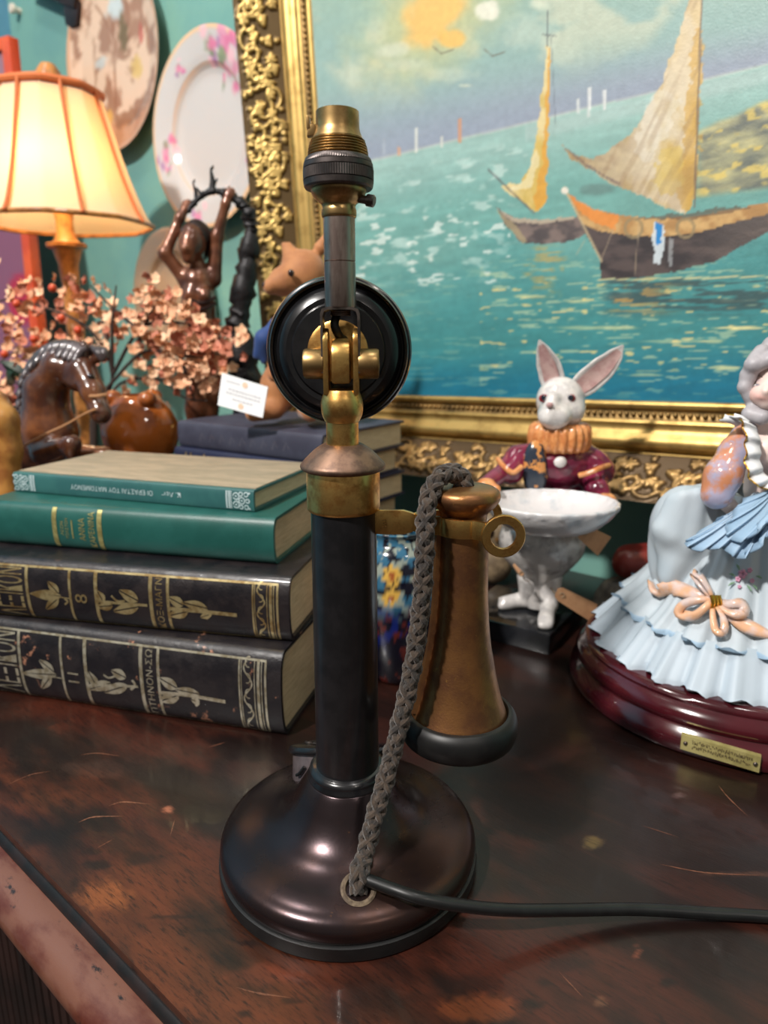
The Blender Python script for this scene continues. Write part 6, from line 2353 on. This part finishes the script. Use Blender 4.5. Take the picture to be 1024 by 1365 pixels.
wh, bl1, bl2, gr_ = lin((190, 199, 205)), lin((156, 180, 196)), lin((150, 180, 206)), lin((190, 200, 208))


def skirt(prof, npl, amp, colf, seg=240, ctr=lc, sx=1.0, sy=.95, ph=0.0, jmin=0):
    g = G()
    th = np.linspace(0, 2 * math.pi, seg, endpoint=False)
    P = np.zeros((seg, len(prof), 3))
    Cc = np.zeros((seg, len(prof), 3))
    m_ = len(prof) - 1
    for j, (r, h) in enumerate(prof):
        t = j / m_
        for i, a in enumerate(th):
            wv = math.sin(npl * a + ph + 1.2 * math.sin(3 * a)) + .5 * math.sin(2.3 * npl * a + 2 * math.sin(5 * a))
            k = amp * (1 - t) ** .8 + amp * .25
            rr_ = r * (1 + k * wv)
            P[i, j] = ctr + [rr_ * sx * math.cos(a), rr_ * sy * math.sin(a), h + (.0035 * math.sin(npl * a + ph) if j == 0 else 0)]
            Cc[i, j] = colf(t, wv, a)
    g.grid(P, closed_u=True, cols=Cc)
    return g


def inter(prof, n):
    return [(q[0], q[1]) for q in spline([(r, h, 0) for r, h in prof], n)]


g = skirt(inter([(0.1185, .0440), (0.1140, .0500), (0.1060, .0600), (0.0985, .0700), (0.0945, .0760)], 16), 24, .034, lambda t, wv, a: wh * .55 + bl1 * .45 if t > .75 else wh * .75 + bl2 * .25)
part('hem_ruffle', g, BISQ, lady, sharp=80)
fl3 = [(-1.95, .62), (-2.5, .7), (-1.55, .55)]


def c_up(t, wv, a):
    c = wh * .8 + bl1 * .2
    if t < .10:
        c = bl2 * .6 + bl1 * .4
    return c


g = skirt(inter([(0.1000, .0735), (0.0970, .0760), (0.0850, .0880), (0.0710, .1080), (0.0590, .1300), (0.0480, .1500), (0.0400, .1640), (0.034, .172)], 34), 20, .034, c_up)
up = part('upper_skirt', g, BISQ, lady, sharp=80)


def on_skirt(px, py, off=.001):
    d = ray(px, py)
    prof = [(0.1000, .0735), (0.0850, .0880), (0.0710, .1080), (0.0590, .1300), (0.0480, .1500), (0.0400, .1640)]
    for k in np.linspace(.35, .62, 1200):
        P = CAMP + d * k
        r = np.interp(P[2], [h for _, h in prof], [r for r, _ in prof])
        if math.hypot(P[0] - lc[0], (P[1] - lc[1]) / .95) < r * 1.03 + off:
            return P
    return CAMP + d * .5


g = G()
for (x, y, r, c) in ((990, 765, 4.2, 0), (984, 772, 2.6, 0), (1000, 760, 2.4, 0), (1003, 774, 2.2, 0), (986, 782, 1.8, 0), (893, 738, 2.6, 0), (901, 748, 2, 0)):
    for k in range(5):
        a = k * 1.257
        g.ell(on_skirt(x + r * .9 * math.cos(a), y + r * .9 * math.sin(a)), (r * .00036,) * 3, 8, 5)
part('painted_roses', g, M('pink_rose_paint', C(222, 160, 186), 0.5), up, label='small painted pink roses')
g = G()
for (x, y, dx, dy) in ((980, 768, -8, -3), (996, 780, 6, 8), (1008, 768, 8, 3), (986, 760, -4, -8), (980, 776, -9, 5), (1004, 780, 6, 6)):
    g.tube([on_skirt(x, y), on_skirt(x + dx * .5, y + dy * .5 - 1), on_skirt(x + dx, y + dy)], [.0004, .0010, .0003], 6)
part('painted_leaves', g, M('green_leaf_paint', C(126, 160, 130), 0.5), up)

# bustle drape and blue overskirt fans
l_ = lambda x, y, Y: at(x, y, Y)


def cdr(V, cc):
    n_ = fbm(V[:, 0] * 60, V[:, 2] * 60, 3)
    return wh * (1 - .35 * n_[:, None]) + bl1 * .35 * n_[:, None]


g = G()
blob(g, [elp(l_(912, 706, .535), np.array([.026, .030, .036])), elp(l_(908, 742, .530), np.array([.022, .026, .032])), elp(l_(944, 684, .545), np.array([.030, .030, .024])), elp(l_(920, 782, .525), np.array([.014, .018, .022])), elp(l_(965, 720, .54), np.array([.03, .03, .03]))] + [seg_(l_(a[0], a[1], y_), l_(b[0], b[1], y_ - .002), r_a, r_a + .0012) for (y_, r_a, ps_) in ((.517, .0062, [(898, 668), (884, 705), (888, 762)]), (.512, .0058, [(912, 662), (899, 715), (903, 785)]), (.510, .0062, [(932, 660), (920, 722), (920, 796)]), (.512, .0058, [(954, 664), (944, 726), (940, 792)])) for a, b in zip(ps_[:-1], ps_[1:])], k=.0075, n=80, cols=cdr)
V_ = np.array(g.v)
c0_ = l_(935, 660, .54)
d_ = V_ - c0_
an_ = np.arctan2(d_[:, 2], d_[:, 0])
V_ += (d_ / np.linalg.norm(d_, axis=1)[:, None]) * (0.0040 * np.sin(11 * an_ + 2 * np.sin(d_[:, 1] * 90)) * sstep(.02, .07, -d_[:, 2]))[:, None]
g.v = [tuple(v) for v in V_]
part('bustle_drape', g, BISQ, lady, sharp=80)


def fan(apex, rim, name, cA, cB, npl, amp=.004, nrm=(0, -1, .2)):
    ap = np.array(apex)
    rs = spline(rim, 90)
    g = G()
    P, Cc = [], []
    nrm = np.array(nrm, float)
    for i, r in enumerate(rs):
        row, cr = [], []
        wv = math.sin(npl * 2 * math.pi * i / 89)
        for t in np.linspace(0, 1, 12):
            row.append(ap + (r - ap) * t + nrm * (amp * wv * t + .010 * math.sin(math.pi * t)))
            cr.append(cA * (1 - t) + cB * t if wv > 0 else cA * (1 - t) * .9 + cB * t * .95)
        P.append(row)
        Cc.append(cr)
    g.grid(P, cols=np.array(Cc))
    o = part(name, g, BISQ, lady, sharp=80)
    md = o.modifiers.new('thickness', 'SOLIDIFY')
    md.thickness = .0016
    return o


lt = lin((200, 214, 226))
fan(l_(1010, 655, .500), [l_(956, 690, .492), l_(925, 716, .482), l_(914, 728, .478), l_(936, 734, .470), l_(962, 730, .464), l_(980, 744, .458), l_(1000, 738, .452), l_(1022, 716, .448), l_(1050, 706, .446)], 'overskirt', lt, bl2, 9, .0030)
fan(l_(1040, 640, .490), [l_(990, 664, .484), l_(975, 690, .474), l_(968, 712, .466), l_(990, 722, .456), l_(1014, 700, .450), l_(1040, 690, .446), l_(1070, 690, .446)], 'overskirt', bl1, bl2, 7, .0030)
# body: chest, neck, head in one surface
kl = .52 / FPX
hdc = l_(1033, 508, .505)
sk, bl_, lip, brow = (238, 216, 206), (232, 190, 180), (206, 120, 110), (150, 130, 126)
pr_ = [elp(hdc, np.array([.0150, .0160, .0190])), elp(l_(1026, 526, .496), np.array([.0105, .0105, .0115])), seg_(l_(1022, 517, .4885), l_(1021, 522, .4865), .0020, .0026), elp(l_(1012, 526, .4955), np.array([.0062, .006, .006])), elp(l_(1023, 536, .4905), np.array([.0040, .0040, .0038])), elp(l_(1021.5, 530, .4882), np.array([.0034, .0018, .0011])),
       seg_(l_(1032, 535, .508), l_(1034, 562, .512), .0085, .0095), seg_(l_(1034, 568, .512), l_(1006, 574, .512), .012, .011), seg_(l_(1034, 568, .512), l_(1064, 574, .512), .012, .011), elp(l_(1034, 590, .508), np.array([.021, .017, .022])), elp(l_(1022, 600, .497), np.array([.011, .010, .011])), elp(l_(1044, 600, .497), np.array([.011, .010, .011])), seg_(l_(1034, 600, .510), l_(1030, 650, .515), .019, .020)]
pcs = [sk, sk, sk, bl_, sk, lip] + [sk] * 7
g = G()


def face_c(V, cc):
    px, py = proj_arr(V)
    for (x, y, rx, ry, c, k) in ((1009, 513, 5, 1.5, (96, 110, 130), .9), (1009, 507, 6, 1.6, (196, 170, 190), .6), (1009, 500, 7, 1.2, brow, .5), (1031, 513, 5, 1.5, (96, 110, 130), .9), (1031, 500, 7, 1.2, brow, .5)):
        m = sstep(1.2, .5, np.hypot((px - x) / rx, (py - y) / ry)) * (V[:, 1] < .502) * k
        cc = cc * (1 - m[:, None]) + lin(c) * m[:, None]
    return cc


blob(g, pr_, k=.004, n=110, pcol=pcs, cols=face_c)
part('body', g, SKINP, lady, sharp=80)
def on_face(px, py):
    d = ray(px, py)
    for k in np.linspace(.45, .56, 900):
        P = CAMP + d * k
        if np.linalg.norm((P - hdc) / np.array([.0152, .0162, .0192])) < 1:
            return P
    return hdc + [0, -.016, 0]


for ex in (1011, 1034):
    g = G()
    g.ell(on_face(ex, 514), (.0030, .0012, .0013), 14, 8)
    e_ = part('eye', g, M('painted_eye_white', C(214, 212, 214), 0.3), lady, label='painted blue-grey eye')
    g = G()
    g.ell(on_face(ex + .5, 514) + [0, -.0007, 0], (.0013, .0008, .0012), 10, 6)
    part('iris', g, M('painted_iris', C(84, 104, 132), 0.25), e_)
    g = G()
    g.tube(spline([on_face(ex - 5, 513.5) + [0, -.0004, 0], on_face(ex, 510.5) + [0, -.0007, 0], on_face(ex + 5, 513.5) + [0, -.0004, 0]], 10), .00045, 6)
    part('eyelid', g, M('painted_eyelid', C(112, 98, 104), 0.4), e_)
    g = G()
    g.tube(spline([on_face(ex - 6, 504) + [0, -.0001, 0], on_face(ex, 501) + [0, -.0002, 0], on_face(ex + 6, 503) + [0, -.0001, 0]], 10), .0004, 6)
    part('eyebrow', g, M('painted_eyebrow', C(160, 138, 132), 0.5), lady)
HAIRP = M('grey_porcelain_hair', C(176, 172, 176), 0.45, col2=C(156, 152, 158), nscale=60, stretch=(1, 1, .3), bump=0.5, bscale=180)
pr_ = [elp(l_(1040, 488, .515), np.array([.0195, .021, .0175])), elp(l_(1034, 474, .512), np.array([.014, .014, .010])), elp(l_(1036, 462, .515), np.array([.010, .011, .009])), seg_(l_(1010, 480, .504), l_(998, 500, .504), .0060, .0054), seg_(l_(998, 500, .504), l_(993, 516, .503), .0052, .0046), seg_(l_(993, 516, .503), l_(999, 527, .502), .0044, .0040), seg_(l_(999, 527, .502), l_(1005, 542, .502), .0042, .0048), seg_(l_(1008, 542, .500), l_(1000, 552, .498), .0050, .0052), seg_(l_(1000, 552, .498), l_(1016, 556, .492), .0052, .0056), seg_(l_(1016, 470, .504), l_(1004, 486, .500), .006, .006), seg_(l_(1030, 478, .496), l_(1012, 486, .498), .005, .005), seg_(l_(1030, 478, .496), l_(1050, 488, .497), .005, .005)]
g = G()
blob(g, pr_, k=.0025, n=90)
part('hair', g, HAIRP, lady, sharp=80)
# ruffled collar
g = G()
path = spline([l_(978, 566, .496), l_(992, 562, .490), l_(1006, 572, .486), l_(1012, 592, .482), l_(1012, 614, .480), l_(1018, 634, .478), l_(1034, 642, .476), l_(1052, 630, .478), l_(1056, 590, .484), l_(1066, 566, .492), l_(1084, 566, .500)], 120)
P = []
for i, p in enumerate(path):
    wv = math.sin(i * .62)
    out = (p - (l_(1034, 600, .505))) * np.array([1, .3, .6])
    out /= np.linalg.norm(out)
    P.append([p - out * .004 + [0, .006, 0], p + [0, -.002 - .0012 * wv, .001], p + out * .006 + [0, -.001 - .0018 * wv, .0015], p + out * .0105 + [0, .002 - .0022 * wv, .001]])
g.grid(P, cols=np.array([[lin((226, 228, 230))] * 4] * 120))
o = part('ruffled_collar', g, BISQ, lady, sharp=80)
md = o.modifiers.new('thickness', 'SOLIDIFY')
md.thickness = .0016
g = G()
g.tube([r[3] for r in P], .0006, 5)
part('gold_edge', g, GOLDP, o)
# sleeves, hands, ribbon bow
for s, ps in ((-1, [(l_(994, 576, .506), .0085), (l_(980, 602, .500), .0105), (l_(964, 634, .494), .0125), (l_(956, 658, .492), .0115)]), (1, [(l_(1074, 576, .510), .012), (l_(1092, 606, .506), .0135), (l_(1104, 640, .498), .0145), (l_(1100, 668, .490), .0120)])):
    pr_ = [seg_(ps[i][0], ps[i + 1][0], ps[i][1], ps[i + 1][1]) for i in range(3)]
    g = G()
    blob(g, pr_, k=.005, n=60)
    slv = part('sleeve', g, LUST, lady, sharp=80, label='lustred orange and violet sleeve')
    hp0 = ps[3][0]
    fx = l_(988, 690, .506) if s < 0 else l_(1066, 690, .506)
    w0 = hp0 * .4 + fx * .6
    pr_ = [seg_(hp0, w0, .007, .0055), elp(fx, np.array([.0062, .0052, .0042]))]
    dirf = (fx - w0) / np.linalg.norm(fx - w0)
    for i in range(4):
        b = fx + np.array([0, -.003 + .002 * i, .003 - .0022 * i])
        L = (.010, .0115, .011, .009)[i]
        pr_ += [seg_(b, b + dirf * L * .6 + [0, 0, -.0005], .0019, .0017), seg_(b + dirf * L * .6 + [0, 0, -.0005], b + dirf * L + [0, 0, -.003], .0017, .0013)]
    pr_.append(seg_(fx + [0, -.003, .002], fx + dirf * .006 + [0, -.005, .0055], .0020, .0016))
    g = G()
    blob(g, pr_, k=.0018, n=80, pcol=[sk] * len(pr_))
    part('hand', g, SKINP, lady, sharp=80)
g = G()
kx = on_skirt(951, 800, .006)


def loop(pts, w0):
    q = spline(pts, 30)
    T = np.gradient(q, axis=0)
    P = []
    for i, p in enumerate(q):
        t = T[i] / np.linalg.norm(T[i])
        n_ = np.cross(t, [0.2, -1, .3])
        n_ /= np.linalg.norm(n_)
        ww = w0 * (.45 + .55 * math.sin(math.pi * i / 29))
        P.append([p - n_ * ww + np.array([0, .0012, 0]), p - n_ * ww * .4 + np.array([0, -.0012, 0]), p + n_ * ww * .4 + np.array([0, -.0012, 0]), p + n_ * ww + np.array([0, .0012, 0])])
    g.grid(P)


os_ = lambda x, y, off=.004: on_skirt(x, y, off)
loop([kx, os_(936, 782, .010), os_(926, 766, .010), os_(934, 768, .014), os_(946, 786, .012), kx], .0036)
loop([kx, os_(936, 800, .010), os_(914, 806, .010), os_(906, 818, .008), os_(926, 822, .010), os_(944, 808, .012), kx], .0042)
loop([kx, os_(972, 806, .010), os_(990, 806, .010), os_(994, 818, .008), os_(976, 818, .012), kx], .0042)
loop([kx, os_(952, 822, .010), os_(956, 840, .012), os_(966, 842, .012), os_(966, 824, .012), kx], .0040)
loop([os_(944, 798), os_(920, 790), os_(896, 784), os_(876, 788), os_(868, 774)], .0062)
loop([kx, os_(978, 822), os_(994, 834), os_(1012, 842), os_(1030, 848)], .0056)
o = part('ribbon_bow', g, BOWM, lady, sharp=80, label='peach lustre ribbon and bow')
md = o.modifiers.new('thickness', 'SOLIDIFY')
md.thickness = .0018
g = G()
for i in range(3):
    g.tube([kx + np.array([-.0035 + .0025 * i, -.004, .0055]), kx + np.array([-.0028 + .0025 * i, -.0062, 0]), kx + np.array([-.003 + .0028 * i, -.004, -.0055])], .0016, 8)
part('knot', g, GOLDP, o, label='gold knot')

# ================================================================== SMALL THINGS BETWEEN
qx = at(838, 770, .665)
stz = 0.052
g = G()
blob(g, [elp((qx[0] + .005, .672, .024), np.array([.036, .028, .0235])), elp((qx[0] + .022, .675, .020), np.array([.03, .028, .0195])), elp((qx[0] - .014, .664, .014), np.array([.020, .02, .0135])), elp((qx[0] + .004, .668, .040), np.array([.026, .022, .010]))], k=.006, n=60)
zmx = max(v[2] for v in g.v)
g.v = [(v[0], v[1], max(v[2], 0.0003)) for v in g.v]
solo('grey_stone', g, M('rough_grey_stone', C(122, 116, 106), 0.85, col2=C(92, 88, 84), nscale=60, bump=0.7, bscale=160), 'rough grey stone lump behind the left edge of the pale blue gown', 'stone', (qx[0], .67, 0), sharp=80)
g = G()
rc_ = at(858, 749, .668)
blob(g, [seg_((rc_[0] - .016, .668, zmx + .0150), (rc_[0] + .02, .672, zmx + .0158), .0155, .0160), seg_((rc_[0] - .010, .680, zmx + .0150), (rc_[0] + .02, .684, zmx + .0158), .0155, .0160)], k=.006, n=60)
mz = min(v[2] for v in g.v)
g.v = [(v[0], v[1], v[2] - mz + zmx + .0003) for v in g.v]
solo('red_oval_ornament', g, M('dark_red_lacquer', C(128, 44, 36), 0.4, col2=C(104, 34, 30), nscale=30, coat=0.2), 'smooth dark red oval ornament lying on the grey stone', 'ornament', (rc_[0], .668, zmx), sharp=80)

# floral jar
jx, jy = float(at(531, 745, .56)[0]), .56
JARM = M('floral_jar_glaze', C(30, 40, 80), 0.15, attr='Col', coat=0.5)
jar = thing('floral_jar', 'dark blue jar painted with yellow flowers, seen between the shaft and the receiver', 'jar', (jx, jy, 0))
jp = spline([(0.020, 0.0, 0), (0.026, .004, 0), (0.036, .03, 0), (0.0415, .062, 0), (0.0410, .092, 0), (0.0365, .116, 0), (0.030, .126, 0), (0.029, .131, 0), (0.031, .135, 0), (0.028, .135, 0), (0.026, .128, 0), (0.030, .112, 0), (0.020, .09, 0), (0.001, .088, 0)], 90)


def jcol(P, th):
    px, py = proj_arr(P.reshape(-1, 3))
    A_ = np.repeat(th, P.shape[1])
    Zz = P.reshape(-1, 3)[:, 2]
    x, y = A_ * 2.4, Zz * 55
    col = np.zeros((len(x), 3)) + np.array([15, 16, 30.])
    upm = sstep(.060, .085, Zz)  # below this the jar stays dark, its shade put into the glaze colour
    n = fbm(x * 2.2, y * 2.2, 3)
    col = over(col, upm * sstep(.46, .52, n), np.array([50, 100, 128.]))
    col = over(col, upm * sstep(.58, .62, fbm(x * 3 + 9, y * 3, 2)), np.array([140, 150, 140.]))
    col = over(col, sstep(.030, .055, Zz) * (1 - upm) * sstep(.55, .60, fbm(x * 2.6 + 3, y * 2.6 + 7, 2)), np.array([22, 36, 104.]))
    col = over(col, (1 - upm) * sstep(.66, .70, fbm(x * 2.6 + 13, y * 2.6 + 17, 2)), np.array([92, 36, 32.]))
    rg_ = random.Random(2)
    for k in range(22):
        cx, cz, s_ = (k % 11) * 2 * math.pi / 11 * 2.4 + rg_.uniform(-.2, .2), (.083 if k < 11 else .104) * 55 + rg_.uniform(-.3, .3), rg_.uniform(.45, .6)
        dx, dy = x - cx, y - cz
        r = np.hypot(dx, dy) / s_
        an_ = np.arctan2(dy, dx)
        pet = sstep(1.0, .8, r / (.55 + .45 * abs(np.cos(3.5 * an_ + k))))
        col = over(col, pet, np.array([206, 164, 76.]) if k % 3 else np.array([200, 130, 92.]))
        col = over(col, sstep(.34, .24, r), np.array([150, 80, 40.]))
    return lin(np.clip(col, 0, 255))


g = G()
g.lathe([(q[0], q[1]) for q in jp], 160, (jx, jy, 0), cols=jcol)
part('jar_body', g, JARM, jar, sharp=60, merge=False)
# beige ornament behind the receiver
ox = at(657, 772, .79)
g = G()
oz = 0.0
o = thing('beige_ornament', 'small beige owl-like ornament half hidden behind the brass receiver', 'ornament', (ox[0], .79, 0))
g = G()
blob(g, [elp((ox[0], .79, .028), np.array([.024, .020, .0275])), elp((ox[0], .787, .066), np.array([.021, .018, .022])), seg_((ox[0] - .013, .787, .082), (ox[0] - .016, .787, .092), .006, .002), seg_((ox[0] + .013, .787, .082), (ox[0] + .016, .787, .092), .006, .002)], k=.012, n=70)
part('body', g, M('beige_earthenware', C(150, 130, 102), 0.5, col2=C(112, 96, 76), nscale=60, coat=0.2), o, sharp=80)
for s in (-1, 1):
    g = G()
    g.ell((ox[0] + s * .009, .7695, .070), (.0052, .003, .0056), 14, 8)
    part('eye', g, M('brown_painted_eye', C(60, 44, 34), 0.3), o)
g = G()
g.lathe([(0.0034, 0), (0.0022, -.004), (0.0, -.007)], 10, (ox[0], .7685, .064))
part('beak', g, M('ochre_beak', C(150, 110, 60), 0.4), o)
